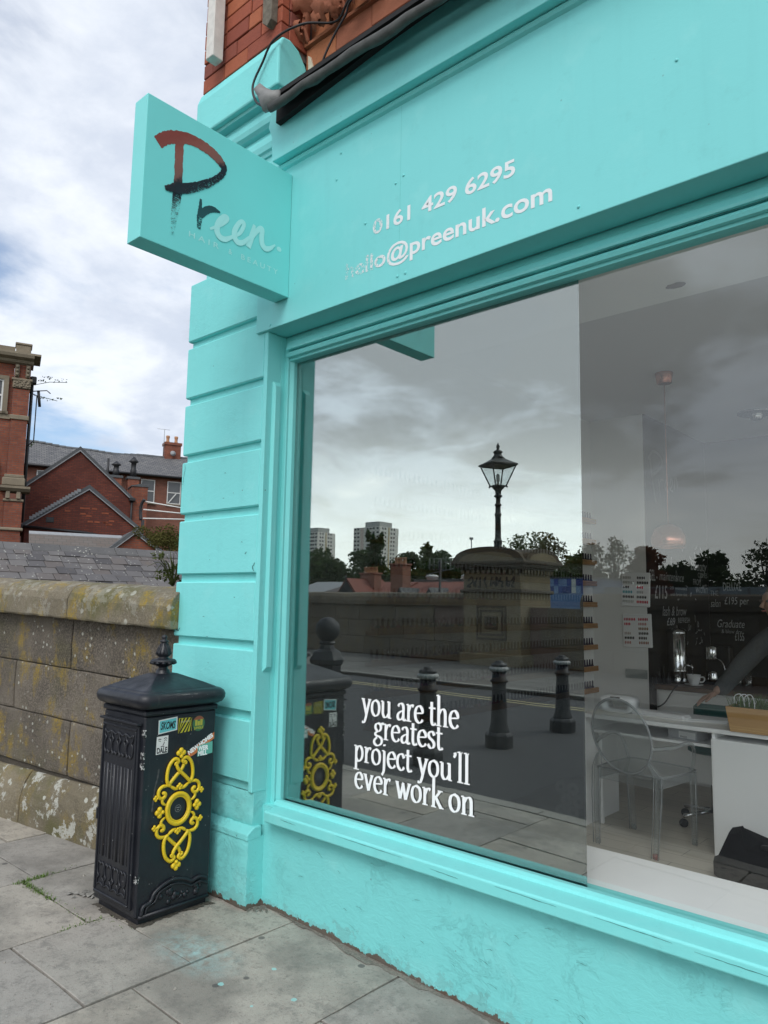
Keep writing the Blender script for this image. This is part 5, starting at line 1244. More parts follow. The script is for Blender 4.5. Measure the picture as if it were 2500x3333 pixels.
# slate roof just beyond the parapet: every slate laid
rt = thing('slate_roofed_building', 'low building with weathered grey slate roof and ridge tiles just beyond the parapet', 'building', (-12.605, 4.801, 0), math.atan2(.993, .117))
RZ, PITCH = 2.40, R(32)
t = NT('roof_slate'); p = t.pos()
c = t.ramp(t.rnd(), [(0, (.075, .070, .072)), (.35, (.125, .118, .118)), (.7, (.165, .155, .148)), (1, (.135, .115, .105))])
c = t.mix(t.noise(p, 6, 8, .7), c, t.mix(1, c, (.6, .6, .62), 'MULTIPLY'))
lic = t.math('MULTIPLY', t.ramp(t.math('ADD', t.vor(p, 13), t.math('MULTIPLY', t.noise(p, 60, 5, .7), .3)), [(.30, 1), (.335, 0)]), t.ramp(t.noise(p, 1.6, 5, .6), [(.42, 0), (.56, .9)]))
c = t.mix(lic, c, (.40, .40, .36)); c = t.mix(t.ramp(t.noise(p, 3, 6, .7), [(.6, 0), (.72, .5)]), c, (.20, .15, .085))
t.bsdf(c, .68, 0, t.bump(t.noise(p, 40, 7, .7), .4, .01)); M_SLATE = t.m
under = MB().prism([(0, RZ), (-4.2 * cos(PITCH), RZ - 4.2 * sin(PITCH)), (-4.2 * cos(PITCH), -7.2), (3.0, -7.2), (3.0, RZ - 1.9)], -3.5, 6.5, 'x')
ub = under.build('roof', M_TRIM, rt)
rsl = random.Random(15); proto = {}
EXPO = .195
def slate_mesh(wi):
    w = (.24, .265, .29)[wi]; m_ = MB().cbox(.005, w - .005, 0, .235, 0, .016, .003); return m_.mesh('slate', M_SLATE), w
protos = [slate_mesh(i) for i in range(3)]
for row in range(15):
    d = .12 + EXPO * (row + 1); x = -3.4 + rsl.uniform(0, .25)
    while x < 6.3:
        me, w = protos[rsl.randrange(3)]
        vis = -0.6 < x < 4.3 and row < 11
        if vis or (row < 3):
            o = link('slate', me, ub); o.location = (x, -(d * cos(PITCH)) + .0, RZ - d * sin(PITCH) + .006 + rsl.uniform(-.004, .010) )
            o.rotation_euler = Euler((PITCH - R(2.4) + R(rsl.uniform(-.5, .5)), R(rsl.uniform(-.5, .5)), R(rsl.uniform(-.8, .8))))
        x += w
x = -3.4; M_RIDGE = stone_mat('ridge_tile', (.10, .10, .105), (.17, .165, .16), .3, 0, .8, 14, .5)
while x < 6.3:
    w = rsl.uniform(.38, .48); dz = rsl.uniform(-.008, .012)
    MB().prism([(-.17, RZ - .085 + dz), (-.155, RZ - .06 + dz), (-.02, RZ + .055 + dz), (.02, RZ + .055 + dz), (.16, RZ - .06 + dz), (.15, RZ - .09 + dz), (0, RZ + .03 + dz)], x + .004, x + w - .004, 'x').build('ridge_tile', M_RIDGE, ub); x += w
# ragged shrub and weeds between the roof and the shop
bs = thing('shrub', 'olive brown bushy shrub rising behind the slate roof beside the turquoise pilaster', 'shrub', (-17.95, 11.25, -7.2))
mb = MB(); r_ = random.Random(51)
for i in range(26): leaf_cloud(mb, (r_.gauss(0, .36), r_.gauss(0, .40), 10.40 + r_.gauss(-.25, .26)), (.26, .26, .20), 190, .036, r_)
mb.build('foliage', M_LEAFO, bs)
MB().tube([(0, 0, 0), (.1, 0, 6), (0, 0, 10.4)], [.10, .07, .03], 6).build('stem', M_BARK, bs)
wv = thing('weed_plant', 'straggly weeds hanging over the slates at the edge of the turquoise pilaster', 'plant', (-9.75, 6.20, 1.55))
mb = MB(); r_ = random.Random(52)
for i in range(9): leaf_cloud(mb, (r_.gauss(0, .12), r_.gauss(0, .18), .35 + r_.gauss(.15, .30)), (.12, .12, .08), 36, .035, r_)
for i in range(26):
    a = r_.uniform(0, 6.3); mb.tube(cr([(0, 0, .2), (.18 * cos(a), .18 * sin(a), .55), (.38 * cos(a), .38 * sin(a), .5 + r_.uniform(-.2, .35))], 4), [.008, .008, .007, .007, .006, .005, .004, .003, .002], 4)
mb.build('foliage', leaf_mat('weed_leaf', (.045, .065, .02), (.13, .15, .06)), wv)
pr = thing('pipe_rail', 'white pipe railing on a dark curved bracket in front of the terrace windows', 'railing', (-23.45, 13.6, 4.3))
up_ = (.36 / .997, .93 / .997)
for z0, z1, ln in ((.62, .34, 2.6), (.33, .24, 2.6), (.02, .12, 2.6)): MB().tube([(0, 0, z0), (up_[0] * ln, up_[1] * ln, z1)], .022, 7).build('pipe', M_WINF, pr)
MB().tube(cr([(.05, -.02, .68), (-.06, -.05, .5), (-.10, -.05, .25), (-.06, -.04, -.05)], 5), .055, 6).build('bracket', M_BLACKP, pr)
MB().tube([(0, 0, -.05), (0, 0, -11.4)], .05, 6).build('post', M_BLACKP, pr)
# ---------------------------------------------------------------- the street opposite (seen in the window)
M_FWALL = stone_mat('far_parapet_stone', (.13, .107, .08), (.22, .185, .135), .5, .3, .3, 9, .6)
M_PIER = stone_mat('pier_stone', (.20, .165, .11), (.30, .25, .165), .5, .3, .1, 9, .4, .05)
M_PIERD = stone_mat('pier_dark_stone', (.075, .060, .045), (.13, .105, .075), .4, .1, .2, 9, .5, .05)
fw = thing('parapet_wall', 'long dark stone parapet across the road, seen reflected in the window', 'wall', (-16, -11.2, 0))
MB().box(-14, 18, -.30, -.06, -.1, 1.5).build('wall_core', M_MORTAR, fw)
rq = random.Random(19)
for zi, (z0, z1) in enumerate(((.03, .52), (.53, 1.02), (1.03, 1.50))):
    x = -14 + zi * .4
    while x < 17.5:
        w = rq.uniform(1.0, 1.5)
        if not (4.1 < x + w and x < 6.2): MB().cbox(x + .005, x + w - .005, -.30, rq.uniform(-.006, .006), z0, z1, .008).build('stone_block', M_FWALL, fw)
        x += w
x = -14
while x < 17.5:
    w = rq.uniform(1.3, 1.7)
    if not (4.3 < x + w and x < 6.0): MB().prism([(-.42, 1.50), (.08, 1.50), (.09, 1.62), (.06, 1.74), (-.02, 1.83), (-.17, 1.87), (-.32, 1.83), (-.42, 1.72)], x + .005, x + w - .005, 'x').build('coping_stone', M_FWALL, fw)
    x += w
# pier with segmental pediments
pp = thing('stone_pier', 'ochre stone pier with segmental pediments and graffiti, set in the opposite parapet', 'pier', (-10.86, -11.55, 0))
MB().box(-.875, .875, -.75, .75, -.1, 1.90).build('shaft', M_PIER, pp, .01)
MB().cbox(-.95, .95, -.825, .825, -.1, .30, .02).build('plinth', M_PIER, pp)
MB().cbox(-.95, .95, -.825, .825, 1.86, 1.95, .02).build('string_course', M_PIERD, pp)
MB().box(-.875, .875, -.75, .75, 1.951, 2.36).build('frieze_block', M_PIER, pp, .01)
dn = MB()
for i in range(11): dn.box(-.90 + i * .163, -.90 + i * .163 + .09, .751, .83, 2.36, 2.45)
for i in range(9): dn.box(.876, .95, -.75 + i * .163, -.75 + i * .163 + .09, 2.36, 2.45); dn.box(-.95, -.876, -.75 + i * .163, -.75 + i * .163 + .09, 2.36, 2.45)
dn.build('dentils', M_PIER, pp)
MB().box(-.86, .86, -.74, .74, 2.361, 2.45).build('dentil_bed', M_PIERD, pp)
co = MB()
for e_, z0, z1 in ((.95, 2.45, 2.52), (1.06, 2.52, 2.60), (1.14, 2.60, 2.68)): co.cbox(-e_ - .0, e_, -e_ + .125, e_ - .125, z0, z1, .02)
co.build('cornice', M_PIERD, pp)
def seg(hw, z0, rise, n=14): return [(-hw + 2 * hw * i / n, z0 + rise * math.sqrt(max(0, 1 - ((2 * i / n) - 1) ** 2))) for i in range(n + 1)]
S1 = seg(1.12, 2.68, .38); S0 = seg(.88, 2.68, .24)
mb = MB().prism(S1, -.98, -.86, 'y').prism(S1, .86, .98, 'y')
mb.prism(seg(1.08, 2.68, .36), -.86, .86, 'y')
mb.build('pediment', M_PIERD, pp)
mb = MB(); mb.prism([(a * .9, b) for a, b in seg(.98, 2.681, .34)], 1.00, 1.12, 'x').prism([(a * .9, b) for a, b in seg(.98, 2.681, .34)], -1.12, -1.00, 'x'); mb.prism([(a * .87, b) for a, b in seg(.98, 2.681, .335)], -1.0, 1.0, 'x')
mb.build('side_pediment', M_PIERD, pp)
mb = MB().prism(S0, .981, .990, 'y'); mb.prism([(a * .72, b) for a, b in seg(.98, 2.685, .22)], 1.121, 1.128, 'x'); mb.build('tympanum', M_PIER, pp)
pn = MB()
for e_, h_, y in ((.46, .44, .775), (.36, .33, .768)):
    for x0, x1, z0, z1 in ((-e_, e_, 1.09 + h_ - .05, 1.09 + h_), (-e_, e_, 1.09 - h_, 1.09 - h_ + .05), (-e_, -e_ + .05, 1.09 - h_ + .05, 1.09 + h_ - .05), (e_ - .05, e_, 1.09 - h_ + .05, 1.09 + h_ - .05)): pn.box(x0, x1, .751, y, z0, z1)
pn.cbox(-.20, .20, .751, .775, .92, 1.26, .015)
pn.build('panel_frame', M_PIERD, pp)
gf = MB(); rgf = random.Random(3); PGf = lambda a, b, h: (-a, .7525 + h, b)
for i in range(9):
    cx = -.68 + i * .165; P = [(cx + rgf.uniform(-.05, .05), 2.02), (cx + rgf.uniform(-.08, .08), 2.14), (cx + rgf.uniform(-.08, .1), 2.27), (cx + rgf.uniform(.02, .12), 2.16), (cx + rgf.uniform(-.04, .14), 2.03)]
    rgf.shuffle(P); ribbon(gf, [(p.x, p.y) for p in cr(P, 5)], [.045] * 21, PGf, .0006 * i)
gf.build('graffiti', M_CABLE, pp, recalc=False)
# lamp standing on the pier
M_LIRON = simple('lamp_iron', (.010, .014, .013), .45, var=.3, scale=10)
la = thing('street_lamp', 'black Victorian lantern post standing on the stone pier opposite', 'street lamp', (-11.11, -11.5, 3.04))
MB().lathe([(.16, -.04), (.15, .06), (.11, .10), (.115, .20), (.13, .23), (.10, .26), (.085, .34), (.075, .9), (.095, .94), (.095, .97), (.07, 1.0), (.068, 1.18), (.09, 1.20), (.09, 1.23), (.062, 1.26), (.06, 1.40), (.085, 1.43), (.12, 1.47), (.075, 1.50), (.08, 1.60), (.16, 1.70), (.19, 1.72), (.05, 1.73)], n=12).build('post', M_LIRON, la)
for i in range(10): pass
lw, lb, z0, z1 = .355, .155, 1.74, 2.30; A45 = R(28)
def sq(h, z, rot=A45): return [(h * 1.414 * cos(rot + pi / 4 + k * pi / 2), h * 1.414 * sin(rot + pi / 4 + k * pi / 2), z) for k in range(4)]
f = MB(); a, b = sq(lb, z0), sq(lw, z1)
for k in range(4): f.tube([a[k], b[k]], .020, 5); f.tube([a[k], a[(k + 1) % 4]], .022, 5); f.tube([b[k], b[(k + 1) % 4]], .026, 5); f.tube([tuple(Vector(b[k]) * 1.0), (b[k][0] * 1.12, b[k][1] * 1.12, z1 + .03)], .02, 5); f.ball((a[k][0] * 1.1, a[k][1] * 1.1, z0 - .02), .03, 6, 4)
f.build('lantern_frame', M_LIRON, la)
M_LGL = pane_mat('lantern_glass', .10, .8, (.90, .93, .93), (1, 1, 1))
for k in range(4): MB().add([a[k], a[(k + 1) % 4], b[(k + 1) % 4], b[k]], [(0, 1, 2, 3)]).build('lantern_pane', M_LGL, la, recalc=False)
h = MB(); L_ = [sq(.395, z1 + .03), sq(.385, z1 + .05), sq(.27, z1 + .11), sq(.15, z1 + .19), sq(.13, z1 + .22)]
h.add([p for q in L_ for p in q], [(4 * k + i, 4 * k + (i + 1) % 4, 4 * k + 4 + (i + 1) % 4, 4 * k + 4 + i) for k in range(4) for i in range(4)] + [(0, 3, 2, 1), (16, 17, 18, 19)]); h.build('lantern_roof', M_LIRON, la)
MB().lathe([(.15, z1 + .20), (.17, z1 + .23), (.12, z1 + .28), (.10, z1 + .34), (.13, z1 + .37), (.13, z1 + .40), (.07, z1 + .44), (.03, z1 + .47), (.05, z1 + .52), (.045, z1 + .56), (.004, z1 + .66)], n=12).build('lantern_finial', M_LIRON, la)
MB().lathe([(.03, z0), (.03, z0 + .12), (.05, z0 + .14), (.05, z0 + .30), (.02, z0 + .34)], n=8).build('lamp_burner', simple('burner', (.55, .55, .5), .5), la)

# bollards across the road
M_BOLL = black_iron('bollard_paint', (.006, .007, .010), .5, .35)
M_BWHITE = simple('dirty_white_band', (.34, .34, .33), .6, var=.4, scale=30)
def bollard(loc, label):
    t = thing('bollard', label, 'bollard', loc, 0, 'black bollards in a row across the road')
    MB().lathe([(.165, -.02), (.165, .14), (.15, .165), (.13, .18)], n=8, smooth=False).build('base', M_BOLL, t)
    MB().lathe([(.125, .17), (.12, .20), (.098, .26), (.082, .70), (.086, .74), (.105, .75), (.105, .77), (.085, .785), (.085, .87)], n=12).build('shaft', M_BOLL, t)
    MB().lathe([(.085, .872), (.11, .88), (.118, .90), (.11, .92), (.088, .93)], n=14).build('white_band', M_BWHITE, t)
    MB().lathe([(.088, .931), (.098, .945), (.085, .965), (.05, .975), (.055, .99), (.01, 1.0)], n=12).build('cap', M_BOLL, t)
    return t
b0 = bollard((-4.95, -.70, -.075), 'bollard nearest the window in the reflected row, behind the white lettering')
for y, lab in ((-2.06, 'middle black bollard of the reflected row on the road'), (-3.58, 'farthest black bollard of the reflected row, nearest the film edge')):
    c_ = copy_tree(b0); c_.location = (-4.95, y, -.075); c_['label'] = lab
bp = thing('ball_post', 'stout black iron post topped with a ball, reflected above the bin', 'post', (-5.78, -.02, 0))
MB().lathe([(.22, -.08), (.22, .16), (.20, .20), (.165, .24), (.16, .30), (.165, .36)], n=8, smooth=False).build('base', M_BOLL, bp)
MB().lathe([(.20, .361), (.205, .40), (.17, .43), (.165, .46), (.165, .92), (.185, .94), (.195, .98), (.17, 1.02), (.15, 1.06), (.09, 1.09), (.075, 1.13), (.10, 1.15), (.08, 1.17)], n=8, smooth=False).build('shaft', M_BOLL, bp)
MB().ball((0, 0, 1.29), .132, 18, 12).build('ball', M_BOLL, bp)
sh = MB()
for k in range(8):
    a = 2 * pi * k / 8; q = MB().prism([(-.05, .82), (.05, .82), (.05, .72), (0, .64), (-.05, .72)], .150, .162, 'y'); q.xf(Matrix.Rotation(a, 4, 'Z')); sh.add(q.v, q.f)
sh.build('shields', simple('shield_grey', (.16, .13, .10), .6, var=.5, scale=30), bp)

# roofs beyond the far parapet
M_RTILE = simple('red_clay_tile', (.22, .075, .055), .85, var=.3, scale=2.5, bump=.6, bscale=14)
M_CHB = brickwall_mat('chimney_brick', (.27, .10, .065), (.34, .13, .08), (.20, .15, .12))
hA = thing('tiled_house', 'house with red tiled roof, dark gable and brick chimney beyond the opposite parapet', 'house', (-30.1, -25, 0))
MB().box(-2.2, 2.2, -7, -.2, -7.2, 1.9).build('wall', M_CHB, hA)
ro = MB().prism([(-7.2, 1.4), (-3.4, 2.75), (-.05, 1.5), (-.05, 1.4)], -2.4, 2.4, 'x').build('roof', M_RTILE, hA)
MB().prism([(-.78, 2.05), (.78, 2.05), (.03, 2.88), (-.03, 2.88)], -3.0, .05, 'y').build('gable_roof', M_RTILE, hA)
MB().prism([(-.60, 1.3), (.60, 1.3), (.60, 2.10), (0, 2.76), (-.60, 2.10)], -2.5, .10, 'y').build('gable', simple('dark_gable', (.03, .032, .035), .8), hA)
MB().tube([(0, .12, 2.74), (0, .12, 3.02)], .05, 6).build('gable_finial', M_TRIM, hA)
def chimney(par, x0, x1, y0, y1, z0, z1, pots):
    c_ = MB().box(x0, x1, y0, y1, z0, z1).build('chimney', M_CHB, par)
    MB().cbox(x0 - .06, x1 + .06, y0 - .06, y1 + .06, z1, z1 + .10, .02).build('chimney_cap', M_CHB, c_)
    for i in range(pots): x = x0 + (x1 - x0) * (i + .5) / pots; MB().lathe([(.13, z1 + .1), (.11, z1 + .14), (.10, z1 + .38), (.12, z1 + .40), (.12, z1 + .44), (.09, z1 + .45)], (x, (y0 + y1) / 2, 0), 8).build('chimney_pot', M_POT, c_)
chimney(hA, -.50, .62, -2.2, -1.6, 1.5, 3.15, 4)
hB = thing('long_building', 'long building with faded red roof, tall chimney and white roof vents beyond the opposite parapet', 'building', (-25, -26, 0))
MB().box(-3.2, 2.6, -6, 0, -7.2, 2.0).build('wall', M_CHB, hB)
MB().prism([(-6.2, 1.9), (-3.0, 2.84), (.15, 1.75), (.15, 1.65)], -3.3, 2.7, 'x').build('roof', M_RTILE, hB)
MB().box(-3.3, 2.7, -3.3, -2.8, 2.75, 2.92).build('ridge_strip', M_TRIM, hB)
chimney(hB, -2.6, -1.7, -.6, .1, 1.5, 3.62, 3)
for x in (-1.30, 1.22): MB().lathe([(.30, 2.85), (.30, 2.95), (.38, 3.0), (.36, 3.08), (.2, 3.14), (.02, 3.15)], (x, -2.0, 0), 12).build('roof_vent', M_WINF, hB)
MB().box(2.3, 3.4, -1.5, -.5, 1.2, 2.56).build('white_annexe', M_WINF, hB)
for x in (-1.6, .45):
    MB().prism([(x - .28, 1.9), (x + .28, 1.9), (x, 2.36)], -1.2, .5, 'y').build('dormer', M_TRIM, hB)
hC = thing('slate_roof_house', 'pale slate roof end beyond the opposite parapet, left of the red roofs', 'house', (-33.2, -25, 0))
MB().box(-2, 1.0, -5, 0, -7.2, 2.0).build('wall', M_CHB, hC)
MB().prism([(-5.2, 1.8), (-2.6, 2.75), (.2, 2.0), (.2, 1.9)], -2.2, 1.1, 'x').build('roof', M_LEADT, hC)
ae = thing('tv_aerial', 'tall pole with a grid television aerial beyond the opposite parapet', 'aerial', (-15.0, -14.0, -7.2))
MB().tube([(0, 0, 0), (0, 0, 10.2)], .045, 6).build('pole', M_BLACKP, ae)
g_ = MB()
for s_ in (-1, 1):
    for k in range(3): g_.tube([(s_ * (.06 + k * .19), 0, 9.85), (s_ * (.06 + k * .19), 0, 10.25)], .007, 4)
    for k in range(4): g_.tube([(s_ * .04, 0, 9.86 + k * .125), (s_ * .46, 0, 9.86 + k * .125)], .006, 4)
g_.tube([(-.5, .1, 9.7), (.5, -.1, 9.9)], .015, 4).tube([(-.45, -.1, 9.6), (.5, .1, 9.45)], .012, 4)
g_.build('aerial_grid', M_LEADT, ae)
ms = thing('lamp_mast', 'thin grey mast rising above the far tree line in the reflection', 'mast', (-46, -60, -7.2))
MB().tube([(0, 0, 0), (0, 0, 15.6)], [.12, .06], 6).build('pole', M_LEADT, ms)
MB().box(-.15, .15, -.15, .15, 15.5, 15.75).build('mast_head', M_LEADT, ms)
# blue clad building
bl = thing('blue_building', 'low building clad in blue, navy and white panels beyond the opposite parapet', 'building', (-36, -60, -7.2))
MB().box(-3.2, 3.2, -8, 0, 0, 11.3).build('wall', simple('blue_clad', (.13, .22, .40), .5, var=.08, scale=.4), bl)
rb2 = random.Random(14)
for i in range(13):
    for q in range(2):
        if rb2.random() < .75:
            cc = rb2.choice([(.02, .05, .22), (.55, .58, .56), (.16, .27, .46), (.03, .08, .30)]); x = -3.1 + i * .48
            MB().box(x, x + .44, .002, .05, 9.9 + q * .7, 10.55 + q * .7).build('panel', simple('panel_%d_%d' % (i, q), cc, .5, var=.05), bl)
MB().box(-3.3, 3.3, -8.1, .1, 11.3, 11.45).build('coping', M_TRIM, bl)
wb = thing('pale_shed', 'long pale grey shed under dark trees at the right of the reflection', 'building', (-22, -62, -7.2))
MB().box(-10, 8, -10, 0, 0, 10.5).build('wall', simple('pale_clad', (.34, .40, .44), .55, var=.1, scale=.3), wb)
MB().box(-10.1, 8.1, -.1, .12, 9.2, 9.32).build('rail', M_TRIM, wb)
MB().box(-6.4, -3.2, .002, .06, 9.4, 10.4).build('red_panel', simple('maroon', (.14, .035, .04), .6), wb)
for k in range(7): MB().box(-9.6 + k * 2.5, -9.4 + k * 2.5, .002, .07, 8, 10.4).build('cladding_rib', M_LEADT, wb)
# tower blocks
def tower(loc, label, wl_, wr, hgt, floors, rot):
    t = thing('tower_block', label, 'tower block', loc, rot, 'pale high-rise blocks on the skyline')
    MB().box(-wl_, 0, -wr, 0, 0, hgt).build('wall', simple('pale_concrete', (.80, .77, .72), .8, var=.08, scale=.2), t)
    MB().box(-wl_ * .62, -wl_ * .08, -wr * .75, -wr * .10, hgt, hgt + 3.2).build('plant_room', simple('plant_grey', (.45, .45, .43), .8), t)
    MB().box(-wl_ * .72, -wl_ * .60, -.2, .06, 2, hgt - .4).build('pink_strip', simple('pinkish', (.75, .60, .54), .8), t)
    wm, wm2 = MB().box(-.8, .8, -.08, .02, 0, 1.15).mesh('window', M_WGL), MB().box(-.08, .02, -.6, .6, 0, 1.15).mesh('window', M_WGL)
    fh = hgt / floors
    for k in range(floors - 11, floors):
        for q in (.07, .22, .33, .44, .80, .92):
            o = link('window', wm, t); o.location = (-wl_ * q - .2, .06, k * fh + .9)
        for q in (.16, .30, .62, .76):
            o = link('window', wm2, t); o.location = (.06, -wr * q, k * fh + .9)
    MB().box(.001, .25, -wr * .50, -wr * .45, 2, hgt).build('pipe_duct', simple('ochre_duct', (.60, .48, .28), .8), t)
    return t
# mirrored view: the wide face looks along the road, the narrow one towards the shop
tower((-294.7, -320, -8), 'nearer pale tower block with roof plant, right of the two on the skyline', 21, 17, 53.6, 22, 0)
tower((-348, -320, -8), 'farther pale tower block at the left edge of the reflection', 17, 16, 52.8, 22, 0)

# trees beyond the far parapet
def tree(x, y, ztop, w, label, mat, kind='dense', seed=0, base=-7.2):
    r = random.Random(seed); H = ztop - base
    t = thing('tree', label, 'tree', (x, y, base), 0, 'trees beyond the opposite parapet')
    tk = MB(); tk.tube([(0, 0, 0), (r.uniform(-.2, .2), 0, H * .45), (r.uniform(-.3, .3), 0, H * .8)], [w * .06 + .12, w * .045 + .08, .05], 7)
    cr_ = MB(); s = .30 if kind != 'sparse' else .22
    if kind == 'cone':
        for i in range(34):
            q = i / 34; rad = w * .5 * (1 - q) ** .8 + .12; leaf_cloud(cr_, (r.uniform(-.2, .2) * w, r.uniform(-.2, .2) * w, H * (.42 + .56 * q)), (rad * .8, rad * .8, .9), 70, s, r)
    else:
        nb = 46 if kind == 'dense' else 34
        for i in range(nb):
            a = r.uniform(0, 6.28); rr_ = w * .5 * math.sqrt(r.random()); zc = r.random()
            lim = math.sin(pi * (.18 + .80 * zc)) ** .6
            c_ = (rr_ * cos(a) * lim, rr_ * sin(a) * lim, H * (.42 + .50 * zc) if kind == 'dense' else H * (.40 + .56 * zc))
            if kind == 'dense': leaf_cloud(cr_, c_, (w * .17, w * .17, w * .15), 90, s, r)
            else:
                leaf_cloud(cr_, c_, (w * .13, w * .13, w * .14), 42, s, r)
                tk.tube([(0, 0, H * (.30 + .2 * r.random())), (c_[0] * .6, c_[1] * .6, c_[2] * .8 + H * .05), c_], [.10, .06, .025], 5)
    tk.build('trunk', M_BARK, t); cr_.build('crown', mat, t, recalc=False); return t
TR = [(-80, -70, 9.6, 9, 'broad dark tree in front of the leftmost tower block', M_LEAFD, 'dense'), (-76.5, -69, 8.2, 7, 'low round dark tree between the two tower blocks, nearer the left one', M_LEAFD, 'dense'),
      (-72.4, -71, 9.1, 7.5, 'dark tree at the foot of the nearer tower block, left side', M_LEAFD, 'dense'), (-69.0, -70, 11.2, 4.6, 'pointed conifer standing against the nearer tower block', M_LEAFD, 'cone'),
      (-66.2, -72, 7.0, 6, 'low dark tree just right of the conifer', M_LEAFD, 'dense'), (-63.5, -70, 8.8, 5.6, 'dark tree right of the nearer tower block', M_LEAFD, 'dense'), (-60.3, -70, 9.2, 4.4, 'slim dark tree left of the rounded one', M_LEAFM, 'cone'),
      (-57.5, -70, 8.6, 7.2, 'rounded dark tree left of the stone pier', M_LEAFD, 'dense'), (-46.5, -66, 7.9, 5.0, 'small tree peeping out left of the lamp post', M_LEAFM, 'sparse'),
      (-40.4, -60, 8.7, 4.6, 'open-crowned tree just right of the pier', M_LEAFM, 'sparse'), (-38.6, -61, 9.2, 4.8, 'tallest open-crowned tree right of the lamp', M_LEAFM, 'sparse'),
      (-36.6, -60, 8.8, 4.6, 'airy bare-branched tree above the blue building', M_LEAFO, 'sparse'), (-34.4, -61, 7.2, 4.6, 'dense green tree above the end of the blue building', M_LEAFM, 'dense'),
      (-32.8, -60, 8.3, 4.2, 'thin reddish tree at the edge of the mirror film', M_LEAFO, 'sparse'), (-30.4, -61, 8.0, 4.4, 'thin leafless-looking tree beside the nail colour boards', M_LEAFO, 'sparse'), (-27.0, -60, 7.4, 4.0, 'russet tree reflected over the salon wall', M_LEAFR, 'dense'),
      (-24.3, -61, 5.8, 4.6, 'low dark tree right of the russet one', M_LEAFD, 'dense'), (-21.2, -60, 6.5, 4.6, 'domed dark tree reflected over the chalkboard', M_LEAFD, 'dense'), (-17.2, -61, 7.2, 4.4, 'open dark tree at the right edge of the reflection', M_LEAFD, 'sparse'), (-13, -61, 6.6, 5, 'dark tree beyond the right end of the reflected shed', M_LEAFD, 'dense')]
for i, (x, y, zt, w, lab, mt, kd) in enumerate(TR):
    if x > -45: k = 1.24; x *= k; y = 5.56 + (y - 5.56) * k; zt = 1.6 + (zt - 1.6) * k; w *= k * 1.15
    tree(x, y, zt, w, lab, mt, kd, 100 + i)
wo = MB(); r_ = random.Random(8)
for i in range(260):
    x = -125 + i * .47 + r_.uniform(-1, 1); y = -88 + r_.uniform(-4, 4); z = r_.uniform(-6, 5.6) + 1.0 * sin(i * .21)
    leaf_cloud(wo, (x, y, z), (2.6, 2.0, 1.8), 75, .42, r_)
for i in range(110):
    x = -60 + i * .52 + r_.uniform(-1, 1); y = -88 + r_.uniform(-3, 3); z = r_.uniform(-6, 4.4)
    leaf_cloud(wo, (x, y, z), (2.2, 1.6, 1.6), 70, .38, r_)
tag(wo.build('woodland', M_LEAFD, recalc=False), 'dark mass of woodland closing the view beyond the opposite parapet', 'woodland', kind='stuff')
hm = MB(); vs = []
for i in range(41):
    a = R(i * 9); rr_ = 900; vs += [(rr_ * cos(a), rr_ * sin(a), -8), (rr_ * cos(a), rr_ * sin(a), 6 + 8 * sin(i * 1.3) + 5 * sin(i * .7)), (1250 * cos(a), 1250 * sin(a), -8)]
hm.add(vs, [f for i in range(40) for f in ((3 * i, 3 * i + 3, 3 * i + 4, 3 * i + 1), (3 * i + 1, 3 * i + 4, 3 * i + 5, 3 * i + 2))], True)
struct(hm, 'hills', simple('far_hills', (.10, .12, .12), .95, var=.2, scale=.01))
# ---------------------------------------------------------------- salon interior behind the glass
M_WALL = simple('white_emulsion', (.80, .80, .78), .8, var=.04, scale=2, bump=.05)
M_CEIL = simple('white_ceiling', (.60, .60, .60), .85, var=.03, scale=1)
M_BLKB = simple('blackboard_paint', (.010, .010, .011), .75, var=.5, scale=3)
M_WHITE = simple('white_laminate', (.88, .885, .885), .35, var=.02)
M_LEDGE = simple('white_gloss_ledge', (.88, .88, .88), .4, var=.04, scale=4, bump=.08, bscale=30)
M_CHROME = simple('chrome', (.62, .62, .62), .12, metal=1.0, var=.05)
M_COPPER = simple('copper', (.60, .27, .20), .25, metal=.9, var=.1)
M_CHALK = simple('chalk', (.42, .43, .43), .9, var=.4, scale=60)
M_DTEAL = simple('dark_green_vinyl', (.012, .085, .075), .4, var=.15)
def wood_mat(name, c0, c1, rough=.45):
    t = NT(name); p = t.pos('object'); n = t.noise(t.map(p, (1.5, 14, 14)), 6, 6, .6, 1.2); t.bsdf(t.mix(n, c0, c1), rough, 0, t.bump(n, .1, .003)); return t.m
M_OAK = wood_mat('oak', (.30, .145, .055), (.46, .25, .10))
M_PINE = wood_mat('pine_box', (.42, .23, .085), (.56, .34, .14))
M_WTOP = wood_mat('dark_worktop', (.07, .035, .02), (.13, .07, .04))
def floor_mat():
    t = NT('vinyl_plank'); p = t.pos(); s = t.sepx(p)
    b = t.n('ShaderNodeTexBrick'); t.l(p, b.inputs['Vector']); b.inputs['Scale'].default_value = 1; b.inputs['Brick Width'].default_value = 1.2; b.inputs['Row Height'].default_value = .16; b.inputs['Mortar Size'].default_value = .002
    t.put(b.inputs['Color1'], (.50, .47, .41)); t.put(b.inputs['Color2'], (.58, .54, .47)); t.put(b.inputs['Mortar'], (.09, .08, .07))
    c = t.mix(t.math('MULTIPLY', t.noise(t.map(p, (2, 22, 2)), 5, 6, .6, 1.0), .6), b.outputs[0], (.38, .35, .30)); t.bsdf(c, .45); return t.m
FZ = .08
struct(MB().box(-3.5, 4.2, 2.86, 9.0, -.03, FZ), 'floor', floor_mat())
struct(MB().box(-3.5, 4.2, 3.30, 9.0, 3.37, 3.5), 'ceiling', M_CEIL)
bulk = struct(MB().box(-3.5, 4.2, 2.80, 3.32, 3.0, 3.5), 'window_bulkhead', M_WALL)
struct(MB().box(-3.45, -3.25, 2.862, 9.0, FZ, 3.37), 'wall_left', M_WALL)
